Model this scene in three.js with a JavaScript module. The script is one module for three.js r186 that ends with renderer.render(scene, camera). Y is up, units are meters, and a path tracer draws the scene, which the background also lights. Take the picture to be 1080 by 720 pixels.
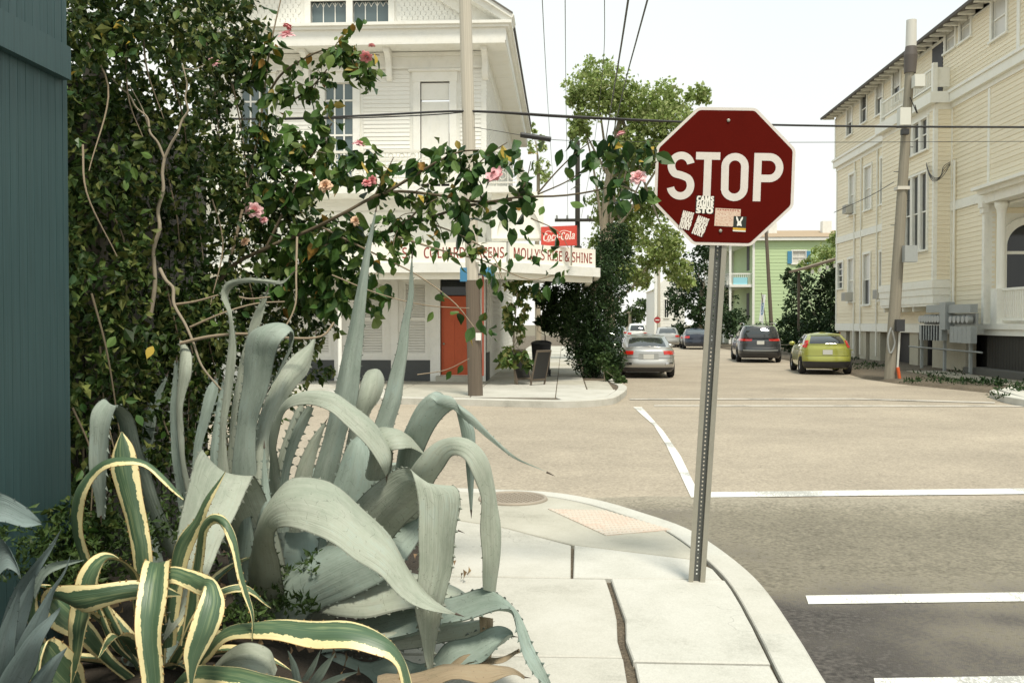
import * as THREE from 'three';
import { mergeGeometries } from 'three/addons/utils/BufferGeometryUtils.js';

// ---------- camera, sky, sun, exposure ----------
const scene = new THREE.Scene();
const camera = new THREE.PerspectiveCamera(39.598, 1.5015, 0.05, 3000);
camera.position.set(0, 1.8, 0);
camera.rotation.order = 'YXZ';
camera.rotation.y = Math.atan(0.055);
camera.rotation.x = -Math.atan(0.02);
const renderer = new THREE.WebGLRenderer({ antialias: true });
renderer.toneMapping = THREE.LinearToneMapping;
renderer.toneMappingExposure = 1.62;
renderer.shadowMap.enabled = true;

function rng(seed) { let a = seed >>> 0; return () => { a = (a + 0x6D2B79F5) | 0; let t = Math.imul(a ^ (a >>> 15), 1 | a); t = (t + Math.imul(t ^ (t >>> 7), 61 | t)) ^ t; return ((t ^ (t >>> 14)) >>> 0) / 4294967296; }; }
// tileable value noise summed over several periods, result roughly 0..1
function fbm(w, h, octaves, seed) {
  const out = new Float32Array(w * h); let tot = 0;
  octaves.forEach(([px, py, amp], o) => {
    const r = rng(seed * 131 + o * 17 + 1), lat = new Float32Array(px * py);
    for (let i = 0; i < lat.length; i++) lat[i] = r();
    tot += amp;
    const xi = new Int32Array(w), xj = new Int32Array(w), xf = new Float32Array(w);
    for (let x = 0; x < w; x++) { const g = x / w * px; xi[x] = Math.floor(g); xj[x] = (xi[x] + 1) % px; const f = g - xi[x]; xf[x] = f * f * (3 - 2 * f); }
    for (let y = 0; y < h; y++) {
      const g = y / h * py, y0 = Math.floor(g), f0 = g - y0, f = f0 * f0 * (3 - 2 * f0), a = y0 * px, b = ((y0 + 1) % py) * px;
      for (let x = 0; x < w; x++) {
        const p = lat[a + xi[x]], q = lat[a + xj[x]], s = lat[b + xi[x]], t = lat[b + xj[x]], u = xf[x];
        const m = p + (q - p) * u, n = s + (t - s) * u;
        out[y * w + x] += amp * (m + (n - m) * f);
      }
    }
  });
  for (let i = 0; i < out.length; i++) out[i] /= tot;
  return out;
}
{ // one hazy bright sky, thin high cloud all over
  const w = 512, h = 256, n = fbm(w, h, [[6, 4, 1], [12, 8, .6], [26, 16, .35], [60, 40, .2]], 5), d = new Float32Array(w * h * 4);
  for (let y = 0; y < h; y++) for (let x = 0; x < w; x++) {
    const el = Math.max(0, (y + .5) / h * 2 - 1), i = y * w + x;              // 0 horizon .. 1 zenith
    const c = Math.min(1, Math.max(0, (n[i] - .38) * 3.2)), b = Math.min(1, el * 2.6) * (1 - c * .8);
    const k = .665;
    d[i * 4] = k * (1.0 - .27 * b); d[i * 4 + 1] = k * (.99 - .07 * b); d[i * 4 + 2] = k * (.93 + .05 * b); d[i * 4 + 3] = 1;
  }
  const sky = new THREE.DataTexture(d, w, h, THREE.RGBAFormat, THREE.FloatType);
  sky.mapping = THREE.EquirectangularReflectionMapping; sky.magFilter = THREE.LinearFilter; sky.minFilter = THREE.LinearFilter; sky.needsUpdate = true;
  scene.background = sky; scene.environment = sky;
}
const sun = new THREE.DirectionalLight(new THREE.Color().setRGB(1, .93, .8), 2.35);
sun.position.set(8, 44, 19); sun.target.position.set(0, 0, -20); sun.position.add(sun.target.position);
sun.castShadow = true; sun.shadow.radius = 22; sun.shadow.mapSize.set(2048, 2048);
Object.assign(sun.shadow.camera, { left: -45, right: 45, top: 45, bottom: -45, near: 1, far: 160 });
scene.add(sun, sun.target);

// ---------- helpers ----------
const V = (x, y, z) => new THREE.Vector3(x, y, z);
const used = {};
function numbered(n) { const k = used[n] = (used[n] ?? -1) + 1; return k ? n + '_' + String(k).padStart(3, '0') : n; }
function shadows(m) { m.castShadow = true; m.receiveShadow = true; return m; }
function thing(name, label, category, base = [0, 0, 0], group) {
  const o = new THREE.Group(); o.name = numbered(name); o.position.set(...base); o.userData = { label, category };
  if (group) o.userData.group = group; scene.add(o); return o;
}
// a part given in world coordinates, hung under a thing that stands at its own base
function part(t, name, geo, mat, kind) {
  const m = shadows(new THREE.Mesh(Array.isArray(geo) ? merge(geo) : geo, mat)); m.name = name;
  if (t.isGroup && t.parent === scene) m.position.copy(t.position).negate();
  if (kind) m.userData.kind = kind; t.add(m); return m;
}
function struct(name, geo, mat, parent) { const m = shadows(new THREE.Mesh(Array.isArray(geo) ? merge(geo) : geo, mat)); m.name = parent ? name : numbered(name); if (!parent) m.userData.kind = 'structure'; (parent || scene).add(m); return m; }
function merge(list) {
  const gs = list.map(g => { g = g.index ? g.toNonIndexed() : g; for (const k of Object.keys(g.attributes)) if (!['position', 'normal', 'uv'].includes(k)) g.deleteAttribute(k); if (!g.attributes.uv) g.setAttribute('uv', new THREE.BufferAttribute(new Float32Array(g.attributes.position.count * 2), 2)); return g; });
  return mergeGeometries(gs);
}
function uvm(g, s = 1) { // uv in metres from the face's own direction
  if (g.index) g = g.toNonIndexed();
  if (!g.attributes.normal) g.computeVertexNormals();
  const p = g.attributes.position, n = g.attributes.normal, uv = new Float32Array(p.count * 2);
  for (let i = 0; i < p.count; i++) {
    const ax = Math.abs(n.getX(i)), ay = Math.abs(n.getY(i)), az = Math.abs(n.getZ(i));
    let u, v; if (ay >= ax && ay >= az) { u = p.getX(i); v = p.getZ(i); } else if (ax >= az) { u = p.getZ(i); v = p.getY(i); } else { u = p.getX(i); v = p.getY(i); }
    uv[2 * i] = u * s; uv[2 * i + 1] = v * s;
  }
  g.setAttribute('uv', new THREE.BufferAttribute(uv, 2)); return g;
}
function box(x0, x1, y0, y1, z0, z1) { const g = new THREE.BoxGeometry(Math.abs(x1 - x0), Math.abs(y1 - y0), Math.abs(z1 - z0)); g.translate((x0 + x1) / 2, (y0 + y1) / 2, (z0 + z1) / 2); return uvm(g); }
// wall frames: s runs along the wall, n points out of it
function frame(ox, oz, ang) { const m = new THREE.Matrix4().makeRotationY(ang); m.setPosition(ox, 0, oz); return { ox, oz, ang, m }; }
function fbox(F, s0, s1, y0, y1, n0, n1) { return box(s0, s1, y0, y1, n0, n1).applyMatrix4(F.m); }
function fgeo(F, g) { return g.applyMatrix4(F.m); }
function tube(pts, r0, r1, radial = 7, seg) {
  const c = new THREE.CatmullRomCurve3(pts.map(p => p.isVector3 ? p : V(p[0], p[1], p[2])), false, 'centripetal');
  seg = seg || Math.max(4, pts.length * 4);
  const fr = c.computeFrenetFrames(seg, false), pos = [], nor = [], uv = [], idx = [], L = c.getLength();
  for (let i = 0; i <= seg; i++) {
    const t = i / seg, p = c.getPointAt(t), r = r0 + (r1 - r0) * t;
    for (let j = 0; j <= radial; j++) {
      const a = j / radial * Math.PI * 2, n = fr.normals[i].clone().multiplyScalar(Math.cos(a)).addScaledVector(fr.binormals[i], Math.sin(a));
      pos.push(p.x + n.x * r, p.y + n.y * r, p.z + n.z * r); nor.push(n.x, n.y, n.z); uv.push(j / radial, t * L);
    }
  }
  for (let i = 0; i < seg; i++) for (let j = 0; j < radial; j++) { const a = i * (radial + 1) + j, b = a + radial + 1; idx.push(a, a + 1, b, b, a + 1, b + 1); }
  const g = new THREE.BufferGeometry(); g.setAttribute('position', new THREE.Float32BufferAttribute(pos, 3)); g.setAttribute('normal', new THREE.Float32BufferAttribute(nor, 3)); g.setAttribute('uv', new THREE.Float32BufferAttribute(uv, 2)); g.setIndex(idx);
  return g.toNonIndexed();
}
function cyl(a, b, r0, r1, radial = 16) { const d = V(...b).sub(V(...a)), L = d.length(), g = new THREE.CylinderGeometry(r1, r0, L, radial, Math.max(1, Math.round(L / 2))); g.translate(0, L / 2, 0); g.applyQuaternion(new THREE.Quaternion().setFromUnitVectors(V(0, 1, 0), d.normalize())); g.translate(...a); return g.toNonIndexed(); }
function flat(poly, y0, y1, bevel = 0) { // a plate with the outline poly ([x,z] points) from y0 up to y1
  const s = new THREE.Shape(poly.map(([x, z]) => new THREE.Vector2(x, -z)));
  const g = new THREE.ExtrudeGeometry(s, { depth: y1 - y0 - bevel, bevelEnabled: bevel > 0, bevelSize: bevel, bevelThickness: bevel, bevelOffset: -bevel, bevelSegments: 1, curveSegments: 6 });
  g.rotateX(-Math.PI / 2); g.translate(0, y0, 0); return uvm(g);
}
function inst(parent, name, geo, mat, list, colors, kind = 'stuff') { // list of [pos, quaternion, scale]
  const m = shadows(new THREE.InstancedMesh(geo, mat, list.length)), M4 = new THREE.Matrix4(), s = V(1, 1, 1);
  list.forEach(([p, q, k], i) => { if (k.isVector3) s.copy(k); else s.set(k, k, k); m.setMatrixAt(i, M4.compose(p, q, s)); if (colors) m.setColorAt(i, colors(i)); });
  m.name = name; m.userData.kind = kind;
  if (parent && parent.parent === scene) m.position.copy(parent.position).negate();
  if (parent) parent.add(m); else scene.add(m); return m;
}

// ---------- materials ----------
function tex(w, h, fn, srgb = false, ru = 1, rv = 1) { // fn(i, x, y) -> [r,g,b] 0..1
  const d = new Uint8Array(w * h * 4);
  for (let y = 0; y < h; y++) for (let x = 0; x < w; x++) { const i = y * w + x, c = fn(i, x, y); for (let k = 0; k < 3; k++) d[i * 4 + k] = Math.max(0, Math.min(255, c[k] * 255)); d[i * 4 + 3] = 255; }
  const t = new THREE.DataTexture(d, w, h); t.wrapS = t.wrapT = THREE.RepeatWrapping; t.magFilter = THREE.LinearFilter; t.minFilter = THREE.LinearMipmapLinearFilter; t.generateMipmaps = true;
  if (srgb) t.colorSpace = THREE.SRGBColorSpace; t.repeat.set(ru, rv); t.needsUpdate = true; return t;
}
function rep(t, u, v) { const c = t.clone(); c.repeat.set(u, v); c.needsUpdate = true; return c; }
const g3 = v => [v, v, v];
function M(r, g, b, rough = .8, o = {}) { const m = new THREE.MeshPhysicalMaterial({ roughness: rough, ...o }); m.color.setRGB(r, g, b); m.side = THREE.DoubleSide; return m; }
const N1 = fbm(512, 512, [[8, 8, 1], [17, 17, .8], [40, 40, .6], [110, 110, .5], [256, 256, .4]], 1);
const N2 = fbm(512, 512, [[5, 5, 1], [11, 11, .8], [30, 30, .6], [90, 90, .5]], 2);
const NS = fbm(512, 512, [[60, 3, 1], [140, 6, .8], [256, 12, .6]], 3);          // streaks along v
const T_mottle = tex(512, 512, i => { const v = .86 + .26 * N1[i]; return [v, v * (.985 + .03 * N2[i]), v * (.95 + .08 * N2[i])]; });
const T_grime = tex(512, 512, i => { const d = Math.max(0, N2[i] - .56) * 1.1 + Math.max(0, NS[i] - .62) * .5, v = .9 + .18 * N1[i] - d * .6; return [v, v * (1 - d * .12), v * (1 - d * .3)]; });
const T_streakV = tex(512, 512, i => g3(.6 + .5 * (NS[i] - .2) + .16 * N1[i]), false, 1, 1);
const T_bump = tex(512, 512, i => g3(N1[i]));
const NR = fbm(2048, 2048, [[700, 700, 1], [1024, 1024, .9], [380, 380, .5]], 9);
const NRL = fbm(2048, 2048, [[5, 5, 1], [11, 11, .9], [24, 24, .6], [60, 60, .4]], 10);
const NRL2 = fbm(2048, 2048, [[3, 14, 1], [7, 40, .7], [18, 18, .5]], 12);
const T_asph = tex(2048, 2048, i => { const a = (NR[i] - .5) * 1.7, v = .62 + a * .62 + (NRL[i] - .5) * .42, st = (NRL2[i] - .5) * .22; const k = v + st; return [k * 1.03, k, k * .95]; });
const T_asphB = tex(1024, 1024, (i, x, y) => g3(NR[(y * 2) * 2048 + x * 2]));
const NC = fbm(1024, 1024, [[4, 4, 1], [9, 9, .8], [30, 30, .5], [120, 120, .35], [512, 512, .5]], 21);
function cracks(w, h, n, len, seed, depth) { const m = new Float32Array(w * h).fill(1), r = rng(seed); for (let k = 0; k < n; k++) { let x = r() * w, y = r() * h, a = r() * 6.28; const L = len * (.3 + r()); for (let s = 0; s < L; s++) { x += Math.cos(a); y += Math.sin(a); a += (r() - .5) * .55; const i = ((Math.floor(y) % h + h) % h) * w + (Math.floor(x) % w + w) % w; m[i] = Math.min(m[i], depth + .25 * r()); } } return m; }
function spots(m, w, h, n, rmax, seed, lo) { const r = rng(seed); for (let k = 0; k < n; k++) { const x = r() * w, y = r() * h, s = 1 + r() * r() * rmax, v = lo + (1 - lo) * r(); for (let i = -Math.ceil(s); i <= s; i++) for (let j = -Math.ceil(s); j <= s; j++) if (i * i + j * j < s * s * (.7 + .5 * r())) { const q = ((Math.floor(y + j) % h + h) % h) * w + (Math.floor(x + i) % w + w) % w; m[q] = Math.min(m[q], v); } } return m; }
const CK = spots(cracks(1024, 1024, 5, 420, 61, .5), 1024, 1024, 90, 5, 62, .72), CA = spots(cracks(2048, 2048, 16, 900, 63, .5), 2048, 2048, 60, 9, 64, .7);
const T_conc = tex(1024, 1024, i => { const v = (.74 + .36 * (NC[i]) + (NR[i * 2] - .5) * .2) * CK[i] - Math.max(0, .36 - NC[i]) * .5; return [v, v * .985, v * (.93 + .06 * NC[i])]; });
const T_asph2 = tex(2048, 2048, i => { const k = .63 + (NR[i] - .5) * .5 + (NRL[i] - .5) * .3 + (NRL2[i] - .5) * .1; const q = k * CA[i]; return [q * 1.03, q, q * .95]; });
// side road: pale asphalt, coarse dark patches denser towards camera and kerb, in metres
const T_side = tex(2048, 2048, (i, px, py) => { const x = px / 2048 * 14 - 1.5, z = py / 2048 * 14 - 10.5, fine = NR[i] - .5, low = NRL[i] - .5, st = NRL2[i] - .5;
  const patchy = Math.max(0, Math.min(1, (low * 3.2 + fine * 1.3 + st * 1.1 + .5 * Math.max(-1, Math.min(1, (z + 6.1) / 1.9)) + .55 * Math.max(0, Math.min(1, (2.6 - x) / 1.2)) + .1) * 1.35)), k = (.215 + fine * .22 + low * .16) * (1 - patchy) + (.07 + fine * .13 + low * .03) * patchy; const mix = Math.max(0, Math.min(1, (-z - 9.05) * 1.6 + fine * 1.6 + low * 1.6)); if (mix > 0) { const q = .31 + fine * .2 + low * .1; return [(k * 1.1) * (1 - mix) + q * 1.08 * mix, k * .98 * (1 - mix) + q * .96 * mix, k * (.73 + .14 * patchy) * (1 - mix) + q * .74 * mix]; } return [k * 1.1, k * .98, k * (.73 + .14 * patchy)]; });
T_side.repeat.set(1 / 14, 1 / 14); T_side.offset.set(1.5 / 14, .75);
const mAsphNear = M(1, 1, 1, .93, { map: T_side, bumpMap: rep(T_asphB, 1 / 1.6, 1 / 1.6), bumpScale: .01 });
const mAsphFar = M(.53, .465, .375, .9, { map: rep(T_asph2, 1 / 13, 1 / 13), bumpMap: rep(T_asphB, 1 / 2.2, 1 / 2.2), bumpScale: .003 });
const mConc = M(.54, .53, .48, .9, { map: rep(T_conc, 1 / 2.6, 1 / 2.6), bumpMap: rep(T_bump, 1.4, 1.4), bumpScale: .003 });
const mConc2 = M(.56, .555, .51, .9, { map: rep(T_conc, 1 / 3.1, 1 / 3.1), bumpMap: rep(T_bump, 1.7, 1.7), bumpScale: .003 });
const mConc3 = M(.47, .455, .39, .92, { map: rep(T_conc, 1 / 2.1, 1 / 2.1), bumpMap: rep(T_bump, 1.2, 1.2), bumpScale: .004 });
const mPaintLine = M(.74, .73, .67, .8, { map: rep(tex(1024, 512, i => g3(NR[i * 2] * .35 + NC[i] * .55 < .365 ? .5 : .86 + .2 * NC[i])), .35, .35) });
const mSoil = M(.045, .035, .025, 1, { map: rep(T_mottle, .8, .8), bumpMap: rep(T_bump, 3, 3), bumpScale: .02 });
const mDirt = M(.2, .165, .12, 1, { map: rep(T_asph, 1 / 5, 1 / 5), bumpMap: rep(T_bump, 2, 2), bumpScale: .02 });
const mWhite = M(.78, .77, .72, .6, { map: rep(T_mottle, .7, .35) });
const mWhite2 = M(.8, .79, .74, .55, { map: rep(T_mottle, .5, .5) });
const mSidingWhite = [0, 1, 2].map(k => M(.81 - k * .02, .8 - k * .02, .75 - k * .025, .6, { map: rep(T_grime, .3, 1) }));
const mSidingCream = [0, 1, 2].map(k => M(.9 - k * .03, .81 - k * .03, .62 - k * .03, .65, { map: rep(T_grime, .3, 1) }));
const mTrimCream = M(.88, .86, .78, .6, { map: rep(T_mottle, .6, .6) });
const mTeal = M(.047, .098, .102, .55, { map: rep(T_streakV, 4, .8), bumpMap: rep(T_streakV, 4, .8), bumpScale: .001 });
const mTeal2 = M(.048, .1, .105, .5, { map: rep(T_streakV, 3, .7) });
const mWood = M(.17, .135, .1, .9, { map: rep(T_streakV, 2, .5), bumpMap: rep(T_streakV, 2, .5), bumpScale: .012 });
const mWoodPale = M(.64, .59, .49, .9, { map: rep(T_streakV, 2, .45), bumpMap: rep(T_streakV, 2, .45), bumpScale: .012 });
const mWoodDark = M(.06, .055, .045, .9, { map: rep(T_streakV, 2, .5) });
const mBark = M(.42, .36, .27, .95, { map: rep(T_streakV, 1.5, .8), bumpMap: rep(T_streakV, 1.5, .8), bumpScale: .02 });
const mTwig = M(.3, .235, .16, .9), mTwigPale = M(.3, .25, .18, .9), mCane = M(.13, .1, .06, .8);
const mGlass = M(.02, .025, .028, .04, { specularIntensity: 1 }), mGlassBlue = M(.12, .16, .17, .08), mShade = M(.62, .6, .54, .25);
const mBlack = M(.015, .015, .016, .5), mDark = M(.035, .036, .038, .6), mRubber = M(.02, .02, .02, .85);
const mSteel = M(.36, .34, .28, .5, { metalness: .4, map: rep(T_mottle, 3, 3) }), mGrey = M(.3, .31, .3, .55, { map: T_mottle }), mGreyBox = M(.34, .36, .35, .5, { map: rep(T_mottle, 2, 2) });
const mRedDoor = M(.5, .085, .02, .5, { map: rep(T_mottle, 1, .6) });
const mBaseGrey = M(.07, .075, .075, .7, { map: T_mottle });
const mOrange = M(.75, .13, .03, .6);
const mChrome = M(.6, .6, .6, .2, { metalness: 1 });

// ---------- ground, roads, pavements ----------
const SW = .17; // pavement height above the road
struct('ground', uvm(new THREE.PlaneGeometry(900, 900).rotateX(-Math.PI / 2).translate(0, -.06, -200)), M(.17, .15, .1, 1, { map: rep(T_mottle, .2, .2) }));
function sheet(name, poly, y, mat) { const s = new THREE.ShapeGeometry(new THREE.Shape(poly.map(([x, z]) => new THREE.Vector2(x, -z)))); s.rotateX(-Math.PI / 2); s.translate(0, y, 0); return struct(name, uvm(s), mat); }
sheet('side_road', [[.9, 30], [12, 30], [12, -9.85], [.9, -9.85], [-1.5, -9.3], [-1.5, -8], [.9, -6]], .003, mAsphNear);
sheet('main_road', [[-90, -9.1], [120, -9.1], [120, -20.75], [-90, -20.75]], -.001, mAsphFar);
sheet('far_road', [[.9, -20.7], [11.2, -20.7], [10.9, -30], [11.0, -160], [.9, -160]], -.005, mAsphFar);
// painted lines: each a worn sheet just above the asphalt
const mPaintOld = M(.52, .48, .41, .85, { map: mPaintLine.map });
function line(poly, old) { return sheet('road_marking', poly, .0075, old ? mPaintOld : mPaintLine); }
line([[1.504,-10.094],[4.97,-10.513],[6.788,-10.732],[6.543,-10.343],[4.805,-10.165],[1.489,-9.794]]);
line([[1.468,-20.195],[1.649,-20.205],[1.643,-15.736],[1.57,-12.841],[1.432,-10.29],[1.391,-9.789],[1.304,-9.784],[1.387,-11.527],[1.495,-13.919],[1.569,-16.596]]);
line([[1.588,-6.292],[3.056,-6.449],[4.163,-6.565],[4.027,-6.351],[2.957,-6.24],[1.558,-6.101]]);
line([[1.563,-4.84],[2.333,-4.914],[3.418,-5.013],[3.277,-4.804],[2.243,-4.723],[1.519,-4.66]]);
line([[1.96,-20.753],[9.544,-21.076],[12.086,-20.667],[11.875,-20.305],[9.394,-20.744],[1.929,-20.425]], 1);
line([[1.544,-22.48],[6.855,-22.884],[9.739,-21.969],[9.579,-21.608],[6.746,-22.518],[1.52,-22.121]], 1);

// near corner pavement: kerb pieces and slabs, each its own piece
const near = new THREE.Group(); near.name = 'corner_pavement'; near.userData.kind = 'structure'; scene.add(near);
const kOut = [[-40, -9.4], [-6, -9.4], [-2.2, -9.38], ...[[-0.683,-9.209],[-0.117,-9.084],[0.315,-8.718],[0.69,-8.13],[0.956,-7.616],[1.073,-7.189],[1.207,-6.364],[1.237,-5.91],[1.221,-4.968],[1.193,-4.331]], [1.17, -2.5], [1.17, 0], [1.17, 3]];
const kc = new THREE.CatmullRomCurve3(kOut.map(([x, z]) => V(x, 0, z)), false, 'centripetal');
const kLen = kc.getLength(), kN = 400, kp = kc.getSpacedPoints(kN), kIn = [];
for (let i = 0; i <= kN; i++) { const t = kc.getTangentAt(i / kN); kIn.push(V(kp[i].x - t.z * .2, 0, kp[i].z + t.x * .2)); }
function kerbStrip(O, I, a, b, h) { // one kerb stone: a chamfered bar between the outer and the inner line
  const pos = [], ring = i => { const o = O[i], n = I[i], c = .09; return [[o.x, -.05, o.z], [o.x, h - .016, o.z], [o.x + (n.x - o.x) * c, h, o.z + (n.z - o.z) * c], [n.x + (o.x - n.x) * .03, h, n.z + (o.z - n.z) * .03], [n.x, h - .006, n.z], [n.x, -.05, n.z]]; };
  const R = []; for (let i = a; i <= b; i++) R.push(ring(i));
  const q = (A, B, C, D) => pos.push(...A, ...B, ...C, ...A, ...C, ...D);
  for (let i = 0; i < R.length - 1; i++) for (let k = 0; k < 5; k++) q(R[i][k], R[i + 1][k], R[i + 1][k + 1], R[i][k + 1]);
  for (const r of [R[0], R[R.length - 1]]) { q(r[0], r[1], r[4], r[5]); q(r[1], r[2], r[3], r[4]); }
  const g = new THREE.BufferGeometry(); g.setAttribute('position', new THREE.Float32BufferAttribute(pos, 3)); g.computeVertexNormals(); return uvm(g);
}
for (let a = 0, c = 0; a < kN; c++) { const b = Math.min(kN, a + (kp[a].x < -3 ? 30 : 13)); near.add(shadows(Object.assign(new THREE.Mesh(kerbStrip(kp, kIn, a, b, SW + .004), c % 3 ? mConc2 : mConc), { name: 'kerb_stone' }))); a = b; }
const kerbInner = (z) => { let best = 0, d = 9; for (let i = 0; i <= kN; i++) if (kIn[i].x > -.2 && Math.abs(kIn[i].z - z) < d) { d = Math.abs(kIn[i].z - z); best = kIn[i].x; } return best; };
{ // earth under the slabs, seen only in the joints
  const poly = kIn.map(p => [p.x, p.z]); poly.push([-1.2, 3], [-1.2, -6.9], [-40, -6.9]);
  near.add(shadows(Object.assign(new THREE.Mesh(flat(poly, -.05, SW - .03), mDirt), { name: 'joint_earth' })));
}
function slab(poly, mat, y = SW) { near.add(shadows(Object.assign(new THREE.Mesh(flat(poly, .1, y, .007), mat), { name: 'slab' }))); }
const edge = (z0, z1, n = 8, gap = .018) => { const o = []; for (let i = 0; i <= n; i++) { const z = z0 + (z1 - z0) * i / n; o.push([kerbInner(z) - gap, z]); } return o; };
const JL = [[.265, -6.02], [.285, -5.6], [.29, -5.2], [.275, -4.85], [.3, -4.5]];
slab([[.3, -6.02], ...edge(-6.02, -4.56), [.335, -4.56], [.318, -4.85], [.338, -5.2], [.318, -5.6]], mConc2, SW + .004);
slab([[.34, -4.535], ...edge(-4.535, -2.9, 3), [.34, -2.9]], mConc2);
slab([[.34, -2.88], ...edge(-2.88, 0, 2), [.34, 0]], mConc2);
slab([[-1.1, -6.02], ...JL.slice(0, 4), [.285, -4.62], [-1.1, -4.6]], mConc);
slab([[-1.1, -4.58], [.288, -4.6], [.28, -2.9], [-1.1, -2.9]], mConc);
slab([[-1.1, -2.88], [.28, -2.88], [.28, 0], [-1.1, 0]], mConc);
const J2 = [[-0.898,-7.769],[-0.481,-7.502],[0.064,-6.935],[0.876,-6.561]];
slab([[J2[2][0] + .012, J2[2][1] + .016], [J2[3][0] - .01, J2[3][1] + .014], [kerbInner(-6.3) - .03, -6.3], [kerbInner(-6.06) - .03, -6.045], [.06, -6.045]], mConc2, SW + .002);
slab([[-1.1, J2[0][1] + .012], [J2[0][0], J2[0][1] + .012], [J2[1][0], J2[1][1] + .014], [J2[2][0] - .012, J2[2][1] + .014], [.043, -6.045], [-1.1, -6.045]], mConc);
{ const e = []; for (let i = 0; i <= kN; i++) if (kIn[i].x > -3 && kIn[i].z < J2[3][1] + .05) e.push([kIn[i].x - .012, kIn[i].z + .012]);
  slab([[-3, J2[0][1] - .02], ...e, [J2[3][0] - .01, J2[3][1] - .004], [J2[2][0], J2[2][1] - .006], [J2[1][0], J2[1][1] - .006], [J2[0][0], J2[0][1] - .008]], mConc3, SW + .001); }
for (let k = 0; k < 9; k++) slab([[-3.03 - k * 1.5, -9.2], [-3.03 - k * 1.5, -6.95], [-4.51 - k * 1.5, -6.95], [-4.51 - k * 1.5, -9.2]], k % 2 ? mConc : mConc3);
slab([[-3, J2[0][1]], [-1.12, J2[0][1]], [-1.12, -6.95], [-3, -6.95]], mConc3, SW);
{ // faded red warning surface with domes let into the ramp
  const C = [[-0.139,-8.25],[0.362,-8.194],[0.842,-7.471],[0.32,-7.243]], mT = M(.53, .475, .4, .9, { map: rep(tex(512, 512, i => { const k = N1[i] * .6 + N2[i] * .4; return k > .47 ? [1.0, 1.12, 1.16] : [1, .86, .82]; }), 1.1, 1.1) });
  const m = struct('tactile_paving', flat(C, SW - .02, SW + .0065), mT, near); const list = [], q = new THREE.Quaternion();
  for (let a = 0; a < 15; a++) for (let b = 0; b < 12; b++) { const u = (a + .5) / 15, v = (b + .5) / 12, x = (C[0][0] * (1 - u) + C[1][0] * u) * (1 - v) + (C[3][0] * (1 - u) + C[2][0] * u) * v, z = (C[0][1] * (1 - u) + C[1][1] * u) * (1 - v) + (C[3][1] * (1 - u) + C[2][1] * u) * v; list.push(new THREE.CylinderGeometry(.011, .017, .007, 8).translate(x, SW + .009, z)); }
  const d = struct('dome', list, mT, near); d.userData.kind = 'stuff';
}
{ // round iron cover
  const [cx, cz] = [[-0.47,-8.698]][0], t = thing('manhole_cover', 'round rusty iron manhole cover set in the corner pavement', 'manhole', [cx, SW, cz]);
  const iron = M(.36, .31, .25, .7, { metalness: .3, map: rep(T_mottle, 4, 4) });
  part(t, 'rim', new THREE.TorusGeometry(.3, .022, 6, 40).rotateX(Math.PI / 2).translate(cx, SW + .004, cz), iron);
  part(t, 'plate', new THREE.CylinderGeometry(.285, .285, .02, 40).translate(cx, SW, cz), M(.22, .18, .14, .85));
  const st = []; for (let a = -6; a <= 6; a++) for (let b = -6; b <= 6; b++) { const x = a * .043 + (b % 2) * .02, z = b * .043; if (x * x + z * z < .067) st.push(box(cx + x - .013, cx + x + .013, SW + .008, SW + .017, cz + z - .013, cz + z + .013)); }
  part(t, 'stud', st, iron, 'stuff');
}
// garden bed
{ const g = new THREE.PlaneGeometry(6, 9, 70, 100).rotateX(-Math.PI / 2).translate(-3.6, 0, -2.6), p = g.attributes.position, r = rng(4);
  for (let i = 0; i < p.count; i++) { const x = p.getX(i), z = p.getZ(i); const n = N1[(Math.floor((x + 9) * 40) % 512) * 512 + Math.floor((z + 9) * 40 + 900) % 512]; p.setY(i, SW - .02 + .16 * Math.min(1, Math.max(0, (-.75 - x) / .8)) * (.6 + .8 * n)); }
  g.computeVertexNormals(); struct('garden_bed', uvm(g), mSoil); }

// far left corner pavement
const farL = new THREE.Group(); farL.name = 'shop_pavement'; farL.userData.kind = 'structure'; scene.add(farL);
const fOut = [[-40, -20.72], [-4, -20.7], ...[[-0.701,-20.076],[0.102,-20.008],[0.926,-20.626],[1.356,-22.303],[1.627,-24.758]], [1.5, -26.5], [1.45, -29.5], [1.45, -120]];
const fc = new THREE.CatmullRomCurve3(fOut.map(([x, z]) => V(x, 0, z)), false, 'centripetal'), fp = fc.getSpacedPoints(600), fi = fp.map((p, i) => { const t = fc.getTangentAt(i / 600); return V(p.x + t.z * .22, 0, p.z - t.x * .22); });
for (let a = 0; a < 600;) { const b = Math.min(600, a + 10); farL.add(shadows(Object.assign(new THREE.Mesh(kerbStrip(fp, fi, a, b, .154), mConc), { name: 'kerb_stone' }))); a = b; }
const fslab = (p, m) => farL.add(shadows(Object.assign(new THREE.Mesh(flat(p, .02, .15, .008), m), { name: 'slab' })));
farL.add(shadows(Object.assign(new THREE.Mesh(flat([...fi.map(p => [p.x, p.z]), [-40, -120]], -.05, .125), mDirt), { name: 'joint_earth' })));
for (let k = 0; k < 14; k++) { const x1 = -.2 - k * 1.9; fslab([[x1, -20.98], [x1, -23.4], [x1 - 1.88, -23.4], [x1 - 1.88, -20.98]], k % 2 ? mConc3 : mConc); fslab([[x1, -23.42], [x1, -26.6], [x1 - 1.88, -26.6], [x1 - 1.88, -23.42]], k % 3 ? mConc3 : mConc); }
{ const e = fi.filter(p => p.x > -.15 && p.z > -23.4).map(p => [p.x - .02, p.z]); fslab([[-.18, -20.98], ...e, [e[e.length - 1][0], -23.4], [-.18, -23.4]], mConc); }
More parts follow.
